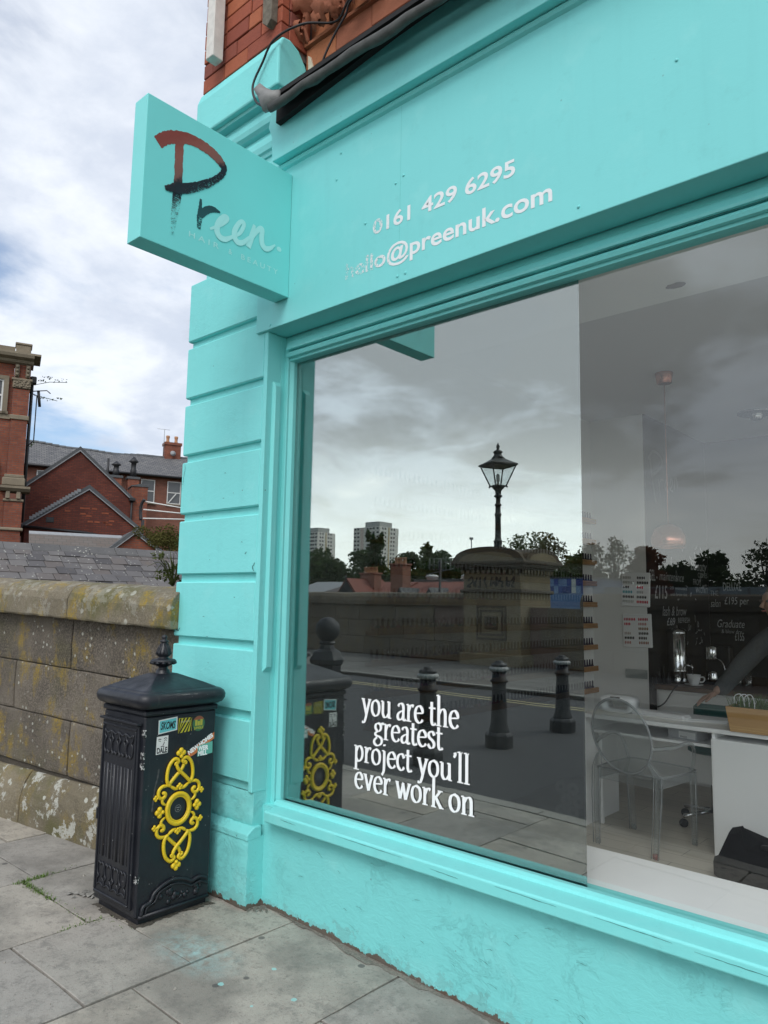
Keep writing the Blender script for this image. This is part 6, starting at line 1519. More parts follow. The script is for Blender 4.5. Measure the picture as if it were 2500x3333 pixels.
struct(MB().box(-3.249, -2.725, 6.62, 9.0, FZ, 3.37), 'chimney_breast', M_WALL)
bw1 = struct(MB().box(-2.7248, -2.717, 6.6205, 8.235, FZ, 3.369), 'blackboard_wall', M_BLKB)
bw = struct(MB().box(-2.7165, -.85, 8.236, 8.4, FZ, 3.369), 'back_wall', M_BLKB)
struct(MB().box(-.849, 4.2, 8.236, 8.4, FZ, 3.369), 'back_wall_unseen_bounce', M_WALL)  # unseen stretch, made white to bounce light into the room
wr_ = struct(MB().box(4.0, 4.2, 2.87, 8.3, FZ, .5).box(4.0, 4.2, 2.87, 8.3, 3.05, 3.369).box(4.0, 4.2, 7.9, 8.3, .5, 3.05), 'wall_right_added_opening', M_WALL)  # unseen side opening, added to bring daylight into the salon
MB().box(4.05, 4.12, 5.4, 5.47, .5, 3.05).build('added_opening_post', M_WHITE, wr_)  # upright in the added side opening
struct(MB().box(-3.25, 4.2, 2.862, 3.30, FZ, .470), 'window_wall_low', M_WALL)
struct(MB().box(-3.2, XR + .3, 2.792, 3.30, .471, .503), 'window_ledge', M_LEDGE)
# rest of the front beyond the frame
struct(MB().box(XR + .001, 4.2, 2.70, 2.86, -.4, 4.4), 'shop_end_wall', M_TEAL)
def itext(par, items, plane, mat=M_CHALK):
    for txt, a0, a1, b0, h, bold, shear in items:
        mb = MB(); put_text(mb, txt, a0, a1, b0, h, plane, 0, bold, shear); mb.build('chalk_lettering', mat, par, recalc=False)
PX = lambda a, b, h: (-2.7155 + h, a, b)
PY = lambda a, b, h: (a, 8.2345 - h, b)
itext(bw1, [('GEL -', 6.66, 6.85, 1.83, .10, .01, 0), ('maintenance', 6.90, 7.52, 1.84, .085, 0, .3), ('£115', 6.78, 7.08, 1.67, .12, .01, .1), ('20 minutes', 7.15, 7.6, 1.76, .03, 0, 0), ('with brow tint', 7.15, 7.6, 1.70, .03, 0, 0), ('lash & brow', 6.95, 7.57, 1.51, .09, 0, .3), ('£69', 7.05, 7.26, 1.42, .07, .01, .1), ('REFRESH', 7.34, 7.65, 1.44, .05, 0, 0),
            ('COMES', 7.92, 8.2, 1.90, .05, 0, 0), ('Beauty', 7.72, 8.2, 1.97, .10, .005, .3), ('FROM', 7.78, 8.0, 1.82, .06, 0, 0), ('within', 7.85, 8.2, 1.74, .09, 0, .3)], PX)
itext(bw, [('DELUXE', -2.57, -2.39, 1.77, .085, .01, 0), ('£195 per', -2.56, -2.32, 1.63, .075, 0, .1), ('THE', -2.70, -2.62, 1.72, .05, 0, 0), ('salon', -2.70, -2.60, 1.60, .08, 0, .3), ('Graduate', -2.64, -2.37, 1.39, .08, 0, .3), ('& blow dry', -2.60, -2.40, 1.33, .04, 0, 0), ('£155', -2.47, -2.38, 1.26, .08, .01, 0), ('Beauty', -1.6, -1.0, 2.3, .16, 0, .3)], PY)
lg = MB()
for i, (pts, w) in enumerate([([(6.74, 2.99), (6.80, 2.75), (6.86, 2.57)], .03), ([(6.71, 2.96), (6.80, 3.04), (6.90, 3.05), (7.02, 3.01), (7.02, 2.94), (6.90, 2.86), (6.76, 2.81)], .028), ([(6.93, 2.80), (6.95, 2.72), (6.97, 2.63)], .018), ([(6.95, 2.74), (7.0, 2.80), (7.06, 2.80)], .014), ([(7.10, 2.72), (7.17, 2.78), (7.13, 2.82), (7.09, 2.73), (7.18, 2.70)], .014), ([(7.22, 2.73), (7.29, 2.80), (7.25, 2.84), (7.21, 2.74), (7.30, 2.72)], .014), ([(7.33, 2.74), (7.35, 2.85), (7.39, 2.86), (7.42, 2.76)], .014)]):
    P = cr(pts, 6); ribbon(lg, [(p.x, p.y) for p in P], [w] * len(P), PX, .0004 * (i + 1))
lg.build('chalk_logo', simple('faint_chalk', (.12, .12, .12), .9, var=.4, scale=40), bw1, recalc=False)
fl = MB(); rfl = random.Random(6)
for i in range(46):
    a = rfl.uniform(7.1, 8.2); b = rfl.choice([rfl.uniform(1.15, 1.45), rfl.uniform(1.55, 2.2)]); L_ = rfl.uniform(.03, .08); an = rfl.uniform(0, 6.28)
    P = cr([(a, b), (a + L_ * .5 * cos(an) - .015 * sin(an), b + L_ * .5 * sin(an)), (a + L_ * cos(an), b + L_ * sin(an)), (a + L_ * .5 * cos(an) + .015 * sin(an), b + L_ * .5 * sin(an) - .01), (a, b)], 4)
    ribbon(fl, [(p.x, p.y) for p in P], [.005] * len(P), PX, .0003 * (i % 9 + 1))
fl.build('chalk_leaves', M_CHALK, bw1, recalc=False)

# nail polish racks on the left wall
rk = thing('polish_rack', 'row of oak picture-rail shelves for nail polish along the white left wall', 'shelf', (-3.25, 3.45, .78))
RZS = [.80, .995, 1.19, 1.385, 1.58, 1.775, 1.97, 2.165, 2.36]
for z in RZS:
    rl_ = MB().cbox(.001, .075, .02, 3.12, z - .78, z - .78 + .022, .003).build('rail', M_OAK, rk)
    MB().cbox(.055, .074, .02, 3.12, z - .78 + .0225, z - .78 + .045, .003).build('rail_lip', M_OAK, rl_)
cols = [(.35, .02, .05), (.55, .10, .16), (.60, .30, .30), (.04, .03, .06), (.08, .12, .30), (.62, .45, .40), (.30, .05, .22), (.70, .62, .58), (.05, .22, .18), (.45, .25, .06)]
def bottle_mesh(i):
    m_ = MB().lathe([(.013, 0), (.0145, .004), (.0145, .030), (.008, .036), (.0065, .038)], n=10)
    nb = len(m_.f); m_.lathe([(.0085, .039), (.0082, .060), (.0062, .082), (.005, .083)], n=8)
    me = m_.mesh('nail_polish_bottle', [simple('polish_%d' % i, cols[i], .12, var=.03), M_CHROME if i % 3 else M_CABLE])
    for k, p in enumerate(me.polygons): p.material_index = 1 if k >= nb else 0
    return me
bms = [bottle_mesh(i) for i in range(len(cols))]
rbt = random.Random(44)
GB = 'nail polish bottles lined up on the oak rails'
rest = MB()
for z in RZS:
    for k in range(62):
        y = 3.50 + k * .0495; i = rbt.randrange(len(cols))
        if k < 33:
            o = link('nail_polish_bottle', bms[i]); o.location = (-3.215 + rbt.uniform(-.004, .004), y, z + .0225)
            tag(o, 'small nail polish bottle standing in a row on the oak rails', 'bottle', GB)
        else: rest.lathe([(.014, z + .0225), (.0145, z + .0525), (.0075, z + .060), (.0085, z + .062), (.006, z + .105)], (-3.215, y, 0), 7)
tag(rest.build('nail_polish_bottles', bms[3].materials[0]), 'further rows of dark nail polish bottles at the far end of the rails', 'bottles', kind='stuff')

# nail colour boards on the chimney breast
def board(loc, w, h, label, seed, pal, tilt):
    t = thing('colour_board', label, 'display board', loc); r = random.Random(seed); t.rotation_euler = (0, R(tilt), 0)
    MB().cbox(-w / 2, w / 2, -.012, 0, -h, 0, .006).build('board', M_WHITE, t)
    for c_ in range(2):
        for k in range(6):
            if r.random() < .08: continue
            cc = r.choice(pal); m_ = MB(); n = r.randrange(4, 8)
            for q in range(n):
                x = -w / 2 + .022 + c_ * w * .49 + q * .0155; z = -.035 - k * (h - .05) / 6
                m_.ball((x, -.014, z - .014), .0062, 6, 5, 1, .4, 2.2)
            m_.build('nail_tips', simple('tip_%d_%d_%d' % (seed, c_, k), cc, .2, var=.2, scale=80), t)
DK = [(.02, .02, .02), (.03, .025, .03), (.10, .30, .06), (.05, .35, .36), (.50, .50, .48), (.65, .02, .06), (.04, .04, .05)]
PK = [(.55, .04, .07), (.60, .28, .26), (.50, .42, .38), (.40, .20, .15), (.03, .03, .03), (.30, .16, .07), (.42, .30, .16)]
board((-2.815, 6.61, 1.90), .27, .31, 'white board of dark and green nail colour tips, upper of two on the chimney breast', 3, DK, 2)
board((-2.815, 6.61, 1.525), .27, .30, 'white board of red and nude nail colour tips, lower of two on the chimney breast', 4, PK, -1)
lh = thing('leaflet_holder', 'clear acrylic leaflet holder fixed low on the chimney breast', 'holder', (-2.83, 6.61, 1.0))
MB().cbox(-.10, .10, -.02, -.001, -.05, .03, .003).build('tray', pane_mat('acrylic_tray', .10, .7, (.85, .87, .87), (1, 1, 1)), lh)
for x in (-.085, .085): MB().ball((x, -.022, .015), .005, 6, 4).build('screw', M_CHROME, lh)
cbk = thing('hanging_cable', 'loop of black cable hanging beside the counter end', 'cable', (-2.6, 6.5, .9))
MB().tube(cr([(-.05, .08, .03), (-.06, 0, -.05), (-.02, -.02, -.16), (.06, -.02, -.13), (.13, 0, -.02), (.16, .18, .08)], 8), .006, 6).build('cable_run', M_CABLE, cbk)
MB().cbox(-.07, -.03, .06, .10, .02, .09, .005).build('plug', M_CABLE, cbk)

# back counter with urn, coffee machine, cup
ct = thing('counter', 'cream kitchen counter with dark wood worktop below the chalk menu', 'counter', (-2.7, 6.7, FZ))
MB().box(0, 2.6, .03, 1.52, 0, .78).build('cabinet', M_WALL, ct)
MB().cbox(-.005, 2.62, 0, 1.525, .781, .822, .004).build('worktop', M_WTOP, ct)
for k in range(4): MB().cbox(.02 + k * .64, .64 + k * .64, .008, .029, .08, .76, .004).build('cabinet_door', M_WALL, ct)
WT = FZ + .822
ur = thing('water_urn', 'tall stainless steel water urn on the dark worktop', 'urn', (-2.61, 7.0, WT))
MB().lathe([(.085, 0), (.095, .01), (.088, .03), (.088, .10), (.091, .105), (.091, .12), (.088, .125), (.088, .44), (.092, .445), (.09, .47), (.06, .495), (.02, .50), (.02, .52), (.002, .525)], n=24).build('body', M_CHROME, ur)
MB().tube([(.08, -.02, .17), (.15, -.05, .17), (.155, -.055, .13)], .011, 7).build('tap', M_CHROME, ur)
MB().tube([(.13, -.045, .175), (.13, -.045, .215)], .008, 6).build('tap_lever', M_CABLE, ur)
cp = thing('cup', 'white cup on a saucer beside the steel urn', 'cup', (-2.43, 6.90, WT))
MB().lathe([(.032, .008), (.036, .012), (.052, .05), (.060, .095), (.056, .094), (.047, .05), (.03, .018)], n=20).build('bowl', M_WHITE, cp)
MB().tube(cr([(.054, 0, .075), (.085, 0, .078), (.092, 0, .055), (.075, 0, .035), (.048, 0, .035)], 5), .006, 6).build('handle', M_WHITE, cp)
MB().lathe([(.04, 0), (.075, .006), (.08, .012), (.07, .009), (.03, .006)], n=20).build('saucer', M_WHITE, cp)
MB().tube([(.0, 0, .03), (-.02, .03, .125)], .004, 5).build('spoon', M_CHROME, cp)
cm = thing('coffee_machine', 'small chrome espresso machine with steam arm on the worktop', 'coffee machine', (-2.33, 7.15, WT))
MB().cbox(-.10, .12, -.06, .12, 0, .03, .006).build('drip_tray', M_CABLE, cm)
MB().cbox(-.10, .12, .05, .16, .03, .34, .01).build('body', M_CABLE, cm)
MB().lathe([(.05, .22), (.055, .23), (.055, .33), (.045, .345)], (-.02, -.02, 0), 16).build('group_head', M_CHROME, cm)
MB().tube(cr([(.02, -.03, .24), (.08, -.05, .21), (.11, -.06, .14), (.12, -.06, .07)], 5), .006, 6).build('steam_arm', M_CHROME, cm)
MB().lathe([(.05, .031), (.052, .05), (.045, .10), (.04, .12)], (-.01, -.03, 0), 16).build('milk_jug', M_CHROME, cm)
for x, y, h, rr_ in ((-2.70, 6.80, .14, .02), (-2.66, 6.80, .17, .012), (-2.64, 6.85, .10, .025)):
    MB_ = MB().lathe([(rr_, 0), (rr_, h * .6), (rr_ * .5, h * .7), (rr_ * .5, h)], n=10)
    o = MB_.build('counter_bottle', M_CABLE); o.location = (x, y, WT); tag(o, 'small dark bottle on the worktop left of the urn', 'bottle', 'dark bottles left of the urn')
for x in (-2.14, -2.06):
    o = MB().lathe([(.03, 0), (.032, .01), (.035, .12), (.033, .12), (.03, .012)], n=14).build('drinking_glass', pane_mat('tumbler_glass%d' % int(-x * 100), .12, .8, (.9, .92, .92), (1, 1, 1))); o.location = (x, 7.2, WT)
    tag(o, 'clear tumbler on the worktop right of the coffee machine', 'glass', 'clear tumblers on the worktop')

# desk
dk = thing('desk', 'white laminate manicure desk with shelf and drawer cabinet facing the window', 'desk', (-2.53, 4.95, FZ))
MB().cbox(0, 1.75, .0, .55, .735, .762, .003).build('desktop', M_WHITE, dk)
MB().cbox(0, .022, .02, .54, 0, .734, .002).build('side_panel', M_WHITE, dk)
MB().cbox(.0225, .875, .10, .53, .625, .643, .002).build('shelf', M_WHITE, dk)
MB().box(.0225, .876, .531, .541, .30, .734).build('back_panel', M_WHITE, dk)
MB().cbox(.877, .897, .02, .54, .645, .734, .002).build('divider', M_WHITE, dk)
cbn = MB().cbox(.878, 1.72, .0, .54, .0, .70, .003).build('cabinet', M_WHITE, dk)
MB().box(.890, 1.70, -.0035, -.0005, .045, .69).build('cabinet_front', M_WHITE, cbn, .001)
MB().cbox(.06, .085, .14, .165, .0, .624, .002).build('leg', M_WHITE, dk)
DT = FZ + .762
# ghost chair
def acrylic():
    t = NT('clear_acrylic'); ge = t.n('ShaderNodeNewGeometry'); d = t.n('ShaderNodeVectorMath', operation='DOT_PRODUCT'); t.l(ge.outputs['Incoming'], d.inputs[0]); t.l(ge.outputs['Normal'], d.inputs[1])
    f = t.math('ADD', t.math('MULTIPLY', t.math('POWER', t.math('SUBTRACT', 1.0, t.math('ABSOLUTE', d.outputs['Value'])), 2.0), .95), .10, clamp=True)
    tr = t.n('ShaderNodeBsdfTransparent'); t.put(tr.inputs[0], (.90, .92, .92)); gl = t.n('ShaderNodeBsdfPrincipled'); t.put(gl.inputs['Base Color'], (.70, .72, .73)); gl.inputs['Roughness'].default_value = .08; gl.inputs['Metallic'].default_value = .5
    mx = t.n('ShaderNodeMixShader'); t.l(f, mx.inputs[0]); t.l(tr.outputs[0], mx.inputs[1]); t.l(gl.outputs[0], mx.inputs[2]); t.l(mx.outputs[0], t.o.inputs[0]); return t.m
M_ACR = acrylic()
M_ACRE = simple('acrylic_edge', (.30, .32, .33), .15, var=.2, scale=30)
gc = thing('ghost_chair', 'transparent acrylic armchair with round back standing at the desk', 'chair', (-2.055, 4.88, FZ), R(-7))
# local frame: back towards the window (-y), seat opening towards the desk (+y)
MB().prism([(-.22, -.20), (.22, -.20), (.245, .0), (.24, .22), (.20, .25), (-.20, .25), (-.24, .22), (-.245, .0)], .455, .470, 'z').build('seat', M_ACR, gc, .004)
ba = MB(); ring = [(.205 * cos(a * pi / 16), .235 * sin(a * pi / 16)) for a in range(32)]
def BK(u, v, h=0): return (u, -.215 - .12 * (v + .235) / .47 + h, .70 + v)
ba.add([BK(u, v) for u, v in ring] + [BK(u, v, .012) for u, v in ring], [tuple(range(32)), tuple(range(63, 31, -1))] + [(i, (i + 1) % 32, 32 + (i + 1) % 32, 32 + i) for i in range(32)])
ba.build('backrest', M_ACR, gc)
MB().tube([BK(u, v, .006) for u, v in ring], .008, 6, closed=True).build('back_rim', M_ACRE, gc)
for sx in (-1, 1):
    MB().tube([(sx * .20, -.235, .0), (sx * .215, -.215, .30), (sx * .215, -.20, .47), (sx * .17, -.25, .56)], [.020, .024, .027, .018], 5, smooth=False).build('rear_leg', M_ACR, gc)
    MB().tube([(sx * .215, .225, 0), (sx * .225, .215, .30), (sx * .225, .21, .455)], [.019, .023, .026], 5, smooth=False).build('front_leg', M_ACR, gc)
    MB().tube(cr([(sx * .225, .20, .46), (sx * .255, .17, .60), (sx * .265, .08, .655), (sx * .25, -.08, .645), (sx * .19, -.245, .64)], 5), .014, 5, flat=.8).build('arm', M_ACR, gc)
    MB().box(-.215 if sx < 0 else .205, -.205 if sx < 0 else .215, -.19, .20, .40, .454).build('side_apron', M_ACR, gc)
MB().box(-.20, .20, -.205, -.195, .40, .454).build('back_apron', M_ACR, gc)
for sx in (-1, 1):
    MB().tube([(sx * .222, -.252, .0), (sx * .240, -.235, .30), (sx * .242, -.222, .47), (sx * .185, -.262, .56)], .003, 4).build('leg_edge', M_ACRE, gc)
    MB().tube([(sx * .178, -.252, .0), (sx * .190, -.235, .30), (sx * .19, -.222, .47)], .0025, 4).build('leg_edge', M_ACRE, gc)
    MB().tube([(sx * .236, .208, 0), (sx * .248, .195, .455)], .003, 4).build('leg_edge', M_ACRE, gc)
MB().tube([(-.22, -.20, .471), (.22, -.20, .471), (.245, 0, .471), (.24, .22, .471), (.20, .25, .471), (-.20, .25, .471), (-.24, .22, .471), (-.245, 0, .471)], .0035, 4, closed=True).build('seat_edge', M_ACRE, gc)
for x, y in ((-.20, -.235), (.20, -.235), (-.215, .225), (.215, .225)): MB().lathe([(.017, -.001), (.019, .015), (.017, .03)], (x, y, 0), 8).build('foot_glide', simple('red_glide', (.22, .06, .05), .5) if (x > 0 and y < 0) else M_ACR, gc)
# desk things
nl = thing('nail_lamp', 'white rounded nail-drying lamp on the left end of the desk', 'lamp', (-2.36, 5.13, DT))
o = MB(); N_ = 20
def se(a, hx, hz): c_, s_ = cos(a), sin(a); return (hx * abs(c_) ** .5 * (1 if c_ > 0 else -1), hz * abs(s_) ** .5 * (1 if s_ > 0 else -1))
ou = [se(2 * pi * k / 28, .12, .058) for k in range(28)]; inn = [se(2 * pi * k / 28, .085, .032) for k in range(28)]
vs = [(x, y, .06 + z) for y in (0, .14) for x, z in ou] + [(x, y, .052 + z) for y in (0, .14) for x, z in inn]
o.add(vs, [(k, (k + 1) % 28, 28 + (k + 1) % 28, 28 + k) for k in range(28)] + [(56 + k, 84 + k, 84 + (k + 1) % 28, 56 + (k + 1) % 28) for k in range(28)] + [(k, 56 + k, 56 + (k + 1) % 28, (k + 1) % 28) for k in range(28)] + [(28 + k, 28 + (k + 1) % 28, 84 + (k + 1) % 28, 84 + k) for k in range(28)], True)
o.build('shell', M_WHITE, nl)
MB().box(-.035, .035, -.003, -.0005, .092, .112).build('display', M_CABLE, nl)
bk = thing('paper_stack', 'thin stack of white papers on the desk behind the planter', 'paper', (-1.80, 5.25, DT), R(20))
for k in range(3): MB().box(-.12 + .008 * k, .14 + .01 * k, -.08, .06 + .006 * k, .006 * k, .006 * k + .004).build('sheet', M_WHITE, bk)
tp = thing('towel', 'folded white towel lying along the middle of the desk', 'towel', (-2.06, 5.18, DT), R(-8))
MB().cbox(-.20, .20, -.05, .06, 0, .035, .014).build('folded_cloth', M_LEDGE, tp)
pb = thing('planter_box', 'pine box planter of small grassy plants on the desk at the right edge', 'planter', (-1.36, 5.02, DT), R(0))
bx = MB()
for x0, x1, y0, y1 in ((-.17, .17, -.085, -.072), (-.17, .17, .072, .085), (-.17, -.157, -.0715, .0715), (.157, .17, -.0715, .0715)): bx.cbox(x0, x1, y0, y1, 0, .15, .002)
bx.cbox(-.156, .156, -.071, .071, .004, .10, .001)
bx.v = [(x * (1 + .12 * z / .15), y * (1 + .12 * z / .15), z) for x, y, z in bx.v]
bx.build('box', M_PINE, pb)
gp = MB(); rg2 = random.Random(17)
for i in range(420):
    x, y = rg2.uniform(-.165, .165), rg2.uniform(-.07, .07); a = rg2.uniform(0, 6.28); L_ = rg2.uniform(.07, .15); w = .004; dx, dy = cos(a), sin(a)
    gp.add([(x - dy * w, y + dx * w, .12), (x + dy * w, y - dx * w, .12), (x + dx * L_ * .5, y + dy * L_ * .5, .12 + L_ * .8)], [(0, 1, 2)])
gp.build('plants', leaf_mat('planter_leaf', (.08, .16, .05), (.20, .30, .12)), pb, recalc=False)
wl2 = MB()
for k in range(3): wl2.tube(cr([(-.15 + .03 * k, -.03, .10), (-.155 + .03 * k, -.03, .20), (-.12 + .03 * k, -.03, .225), (-.10 + .03 * k, -.03, .19), (-.10 + .03 * k, -.03, .10)], 5), .003, 5)
wl2.build('wire_loop', M_WHITE, pb)
bxo = thing('parcel_box', 'small pale printed cardboard box on the shelf under the desk', 'box', (-1.88, 5.18, FZ + .6435), R(-12))
MB().cbox(-.11, .10, -.05, .08, 0, .062, .002).build('carton', simple('pale_card', (.50, .51, .53), .6), bxo)
MB().box(-.03, .09, -.0512, -.0502, .008, .05).build('label', M_WHITE, bxo)
mb = MB(); put_text(mb, 'FRAGILE', -.02, .03, .012, .010, lambda a, b, h: (a, -.0516, b)); mb.build('label_print', M_CABLE, bxo, recalc=False)
# stool behind the desk
so = thing('wheeled_stool', 'dark green swivel stool with chrome wheeled base behind the desk', 'stool', (-1.86, 5.62, FZ))
MB().lathe([(.17, .50), (.19, .515), (.19, .555), (.17, .57), (.02, .572)], n=24).build('seat', M_DTEAL, so)
MB().cbox(-.21, .14, .20, .26, .62, .80, .025).build('backrest', M_DTEAL, so)
MB().tube(cr([(-.03, .0, .49), (-.03, .22, .50), (-.03, .265, .66)], 6), .015, 6).build('back_stem', M_CABLE, so)
MB().tube([(0, 0, .08), (0, 0, .50)], .025, 10).build('column', M_CHROME, so)
for k in range(5):
    a = R(18 + 72 * k); MB().tube([(0, 0, .10), (.25 * cos(a), .25 * sin(a), .075)], .015, 6).build('spoke', M_CHROME, so)
    w = MB().lathe([(.012, -.012), (.028, -.012), (.028, .012), (.012, .012)], n=12); w.xf(Matrix.Translation((.25 * cos(a), .25 * sin(a), .028)) @ Matrix.Rotation(a, 4, 'Z') @ Matrix.Rotation(pi / 2, 4, 'X')); w.build('castor', M_CABLE, so)
# paper rolls
rolls = [(-2.69, .12), (-2.60, .12), (-2.67, .22), (-2.585, .215), (-2.71, .32), (-2.645, .125)]
rm = MB(); n = 18; vs = []
for r1, y in ((.046, 0), (.016, 0), (.016, .10), (.046, .10)): vs += [(r1 * cos(2 * pi * k / n), y, r1 * sin(2 * pi * k / n)) for k in range(n)]
rm.add(vs, [(j * n + k, j * n + (k + 1) % n, ((j + 1) % 4) * n + (k + 1) % n, ((j + 1) % 4) * n + k) for j in range(4) for k in range(n)])
rme = rm.fix(rm.mesh('paper_roll', simple('paper_roll', (.62, .62, .60), .8)))
for i, (x, z) in enumerate([(-2.735, .127), (-2.64, .127), (-2.69, .209), (-2.595, .209), (-2.735, .291), (-2.64, .291)]):
    o = link('paper_roll', rme); o.location = (x, 5.02, z); tag(o, 'white paper roll in the small pile left of the desk', 'roll', 'pile of paper rolls left of the desk')
# bag on the floor
bg2 = thing('bag', 'slumped black fabric bag on the floor in front of the cabinet', 'bag', (-1.20, 4.62, FZ), R(4))
m_ = MB(); rbg = random.Random(5)
L_ = []
for j, (z, e) in enumerate(((0, .92), (.04, 1.0), (.09, 1.0), (.13, .92), (.17, .78), (.19, .60))):
    ringp = []
    for k in range(24):
        a = 2 * pi * k / 24; hx, hz = .33 * e, .15 * e; x, y = se(a, hx, hz); ringp.append((x + rbg.uniform(-.012, .012), y + rbg.uniform(-.012, .012), z + rbg.uniform(-.015, .015) * (j > 0) + (.07 * max(0, -cos(a) * -1 - .3) * 0 if j > 3 else 0) + (.09 if (j >= 4 and x < -.17) else 0)))
    L_.append(ringp)
m_.add([p for q in L_ for p in q], [(j * 24 + k, j * 24 + (k + 1) % 24, (j + 1) * 24 + (k + 1) % 24, (j + 1) * 24 + k) for j in range(5) for k in range(24)] + [tuple(range(120, 144)), tuple(range(23, -1, -1))], True)
m_.build('body', simple('black_fabric', (.005, .005, .006), .9, var=.4, bump=.3, spec=.1), bg2)
MB().tube(cr([(-.1, 0, .20), (-.02, -.12, .24), (.10, -.13, .22), (.16, 0, .20)], 6), .014, 6).build('strap', M_CABLE, bg2)
# pendant and ceiling spot
pdl = thing('pendant_lamp', 'copper pendant lamp on a long cord from the salon ceiling', 'lamp', (-2.10, 5.53, 3.369))
MB().lathe([(.04, -.085), (.055, -.08), (.065, -.01), (.066, 0.0)], n=18).build('ceiling_cup', M_COPPER, pdl)
MB().tube([(0, 0, -.08), (0, 0, -1.17)], .004, 6).build('cord', M_COPPER, pdl)
MB().lathe([(.02, -1.16), (.05, -1.17), (.10, -1.20), (.125, -1.26), (.125, -1.30), (.115, -1.34), (.112, -1.34), (.12, -1.30), (.11, -1.22), (.03, -1.18)], n=22).build('shade', M_COPPER, pdl)
MB().ball((0, 0, -1.29), .035, 12, 8).build('bulb', simple('frosted_bulb', (.7, .68, .62), .3), pdl)
cs = thing('ceiling_spot', 'chrome spotlight ring set in the salon ceiling at the right edge', 'spotlight', (-1.90, 7.20, 3.369))
MB().lathe([(.10, -.012), (.13, -.02), (.16, -.012), (.165, 0)], n=24).build('ring', M_CHROME, cs)
MB().lathe([(.02, -.07), (.05, -.065), (.06, -.02), (.06, -.0125)], n=18).build('lamp_head', M_CHROME, cs)
ho = MB(); rh = random.Random(9); ho.add([(-1.14 + (.045 + rh.uniform(-.006, .006)) * cos(k * pi / 10), 3.17 + (.030 + rh.uniform(-.005, .005)) * sin(k * pi / 10), 2.9985) for k in range(20)], [tuple(range(20))])
ho.build('ceiling_hole', simple('torn_plaster', (.22, .20, .20), .9, var=.3, scale=40), bulk)
# person leaning on the stool back
M_SKIN = simple('skin', (.42, .25, .18), .55, var=.05)
M_CARD = simple('grey_cardigan', (.10, .105, .11), .95, var=.3, scale=60, bump=.5, bscale=180)
M_TEE = simple('white_tee', (.50, .49, .47), .9, var=.08, scale=8)
M_MINT = simple('mint_skirt', (.05, .26, .20), .85, var=.12, scale=10)
M_HAIR = simple('fair_hair', (.20, .115, .06), .7, var=.4, scale=60)
pe = thing('person', 'person in grey cardigan and mint skirt leaning one arm down behind the desk', 'person', (-1.36, 6.12, FZ))
def skin_obj(name, verts, edges, radii, mat, parent, root=0, lv=2):
    me = bpy.data.meshes.new(name); me.from_pydata(verts, edges, []); me.materials.append(mat)
    o = link(name, me, parent); o.modifiers.new('skin', 'SKIN')
    for i, r_ in enumerate(radii): 
        d = me.skin_vertices[0].data[i]; d.radius = (r_ if isinstance(r_, tuple) else (r_, r_)); d.use_root = (i == root)
    s_ = o.modifiers.new('sub', 'SUBSURF'); s_.levels = lv; s_.render_levels = lv
    o.modifiers['skin'].use_smooth_shade = True
    return o
# joints in local metres; leaning forward-left, left-hand arm stretched down to the stool back
J = dict(pel=(0.06, .02, .92), bel=(.02, -.01, 1.08), che=(-.06, -.06, 1.26), nb=(-.11, -.09, 1.37), nk=(-.135, -.11, 1.43), hd0=(-.15, -.125, 1.50), hd1=(-.165, -.135, 1.58), hd2=(-.16, -.13, 1.65),
         ls=(-.22, .02, 1.34), le=(-.42, -.08, 1.10), lw=(-.58, -.20, .87), rs=(.06, -.18, 1.32), re=(.16, -.32, 1.08), rw=(.06, -.42, .90),
         lh=(-.03, .06, .88), lk=(-.03, .02, .48), la=(-.02, .10, .08), lt=(-.06, -.08, .03), rh=(.15, -.02, .88), rk=(.17, -.06, .48), ra=(.18, .04, .08), rt=(.15, -.14, .03))
names = list(J); V = [J[k] for k in names]; ix = {k: i for i, k in enumerate(names)}
E_ = [('pel', 'bel'), ('bel', 'che'), ('che', 'nb'), ('nb', 'nk'), ('nk', 'hd0'), ('hd0', 'hd1'), ('hd1', 'hd2'), ('che', 'ls'), ('ls', 'le'), ('le', 'lw'), ('che', 'rs'), ('rs', 're'), ('re', 'rw'), ('pel', 'lh'), ('lh', 'lk'), ('lk', 'la'), ('la', 'lt'), ('pel', 'rh'), ('rh', 'rk'), ('rk', 'ra'), ('ra', 'rt')]
Rd = dict(pel=.12, bel=.11, che=.12, nb=.06, nk=.048, hd0=.070, hd1=.088, hd2=.062, ls=.055, le=.040, lw=.027, rs=.055, re=.040, rw=.027, lh=.085, lk=.058, la=.036, lt=.03, rh=.085, rk=.058, ra=.036, rt=.03)
skin_obj('body', V, [(ix[a], ix[b]) for a, b in E_], [Rd[k] for k in names], M_SKIN, pe)
cardn = ['bel', 'che', 'ls', 'le', 'lw', 'rs', 're', 'rw', 'pel']; ci = {k: i for i, k in enumerate(cardn)}
skin_obj('cardigan', [Vector(J[k]) + Vector((.012, .03, 0)) for k in cardn], [(ci[a], ci[b]) for a, b in (('pel', 'bel'), ('bel', 'che'), ('che', 'ls'), ('ls', 'le'), ('le', 'lw'), ('che', 'rs'), ('rs', 're'), ('re', 'rw'))], [.125, .150, .092, .078, .060, .092, .078, .060, .130], M_CARD, pe, 0)
skin_obj('white_top', [Vector(J[k]) + Vector((-.035, -.055, .0)) for k in ('pel', 'bel', 'che')], [(0, 1), (1, 2)], [.115, .115, .105], M_TEE, pe)
sk = MB(); sk.lathe([(.21, .42), (.19, .60), (.17, .80), (.14, .97), (.125, 1.02)], (.05, -.005, 0), 24); sk.build('skirt', M_MINT, pe)
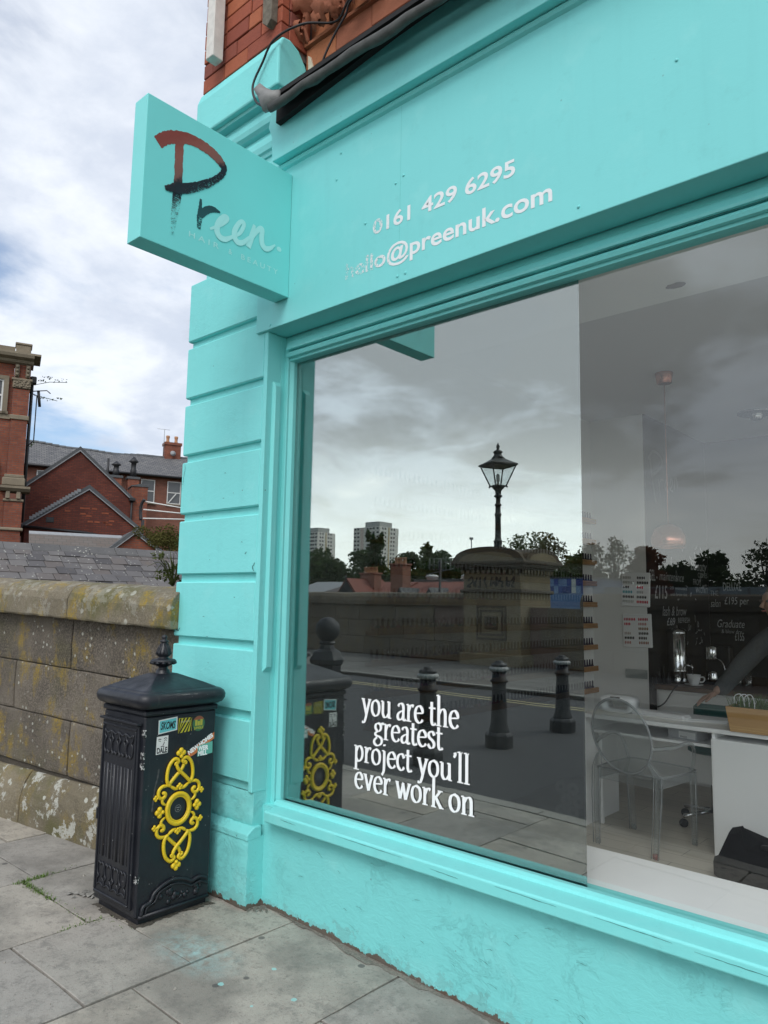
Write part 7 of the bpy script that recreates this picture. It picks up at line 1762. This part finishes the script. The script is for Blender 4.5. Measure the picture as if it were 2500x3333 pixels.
hr = MB(); hr.ball((-.150, -.115, 1.60), .108, 14, 10, 1, 1.02, 1.12); hr.tube(cr([(-.10, -.06, 1.60), (-.07, -.05, 1.50), (-.08, -.06, 1.40)], 4), [.07, .068, .066, .064, .06, .055, .05, .045, .03], 8); hr.xf(Matrix.Translation((.028, .026, 0)))
hr.build('hair', M_HAIR, pe)
fc = MB(); fd = Vector((-.55, -.80, -.18)).normalized(); hc = Vector((-.163, -.133, 1.565)); sdv = fd.cross(Vector((0, 0, 1))).normalized()
fc.tube([hc + fd * .075 + Vector((0, 0, .02)), hc + fd * .105 - Vector((0, 0, .02)), hc + fd * .085 - Vector((0, 0, .028))], [.010, .015, .010], 6)
fc.build('nose', M_SKIN, pe)
ey = MB()
for s_ in (-1, 1): ey.ball(tuple(hc + fd * .076 + sdv * .032 * s_ + Vector((0, 0, .018))), .011, 8, 6)
ey.build('eyes', simple('eye', (.10, .08, .07), .3), pe)
mo = MB().tube([hc + fd * .082 - Vector((0, 0, .052)) - sdv * .024, hc + fd * .090 - Vector((0, 0, .052)), hc + fd * .082 - Vector((0, 0, .052)) + sdv * .024], [.003, .007, .003], 6); mo.build('mouth', simple('lips', (.42, .14, .13), .5), pe)
erx = MB()
for s_ in (-1, 1): erx.ball(tuple(hc + sdv * .088 * s_ - fd * .005), .022, 8, 6, .5, .8, 1.3)
erx.build('ears', M_SKIN, pe)
for hn, (w, el) in (('lw', ('lw', 'le')), ('rw', ('rw', 're'))):
    W = Vector(J[w]); dirv = (W - Vector(J[el])).normalized(); dirv = (dirv + Vector((-.25, -.1, .35 if hn == 'lw' else 0))).normalized(); side = dirv.cross(Vector((0, 0, 1))).normalized(); dn = side.cross(dirv) * -1
    vs = [W - dirv * .02, W + dirv * .035, W + dirv * .075]; ed = [(0, 1), (1, 2)]; rd = [(.024, .024), (.034, .018), (.036, .016)]
    for k, ln in enumerate((.066, .076, .072, .056)):
        o_ = side * (-.027 + .018 * k); b = len(vs); vs += [W + dirv * .078 + o_, W + dirv * (.078 + ln * .5) + o_ - Vector((0, 0, .012)), W + dirv * (.078 + ln) + o_ - Vector((0, 0, .034))]
        ed += [(2, b), (b, b + 1), (b + 1, b + 2)]; rd += [(.0095,) * 2, (.0088,) * 2, (.007,) * 2]
    b = len(vs); vs += [W + dirv * .03 - side * .038, W + dirv * .062 - side * .058 - Vector((0, 0, .01)), W + dirv * .088 - side * .060 - Vector((0, 0, .02))]; ed += [(1, b), (b, b + 1), (b + 1, b + 2)]; rd += [(.011,) * 2, (.0095,) * 2, (.0075,) * 2]
    skin_obj('hand', vs, ed, rd, M_SKIN, pe, 0, 1)
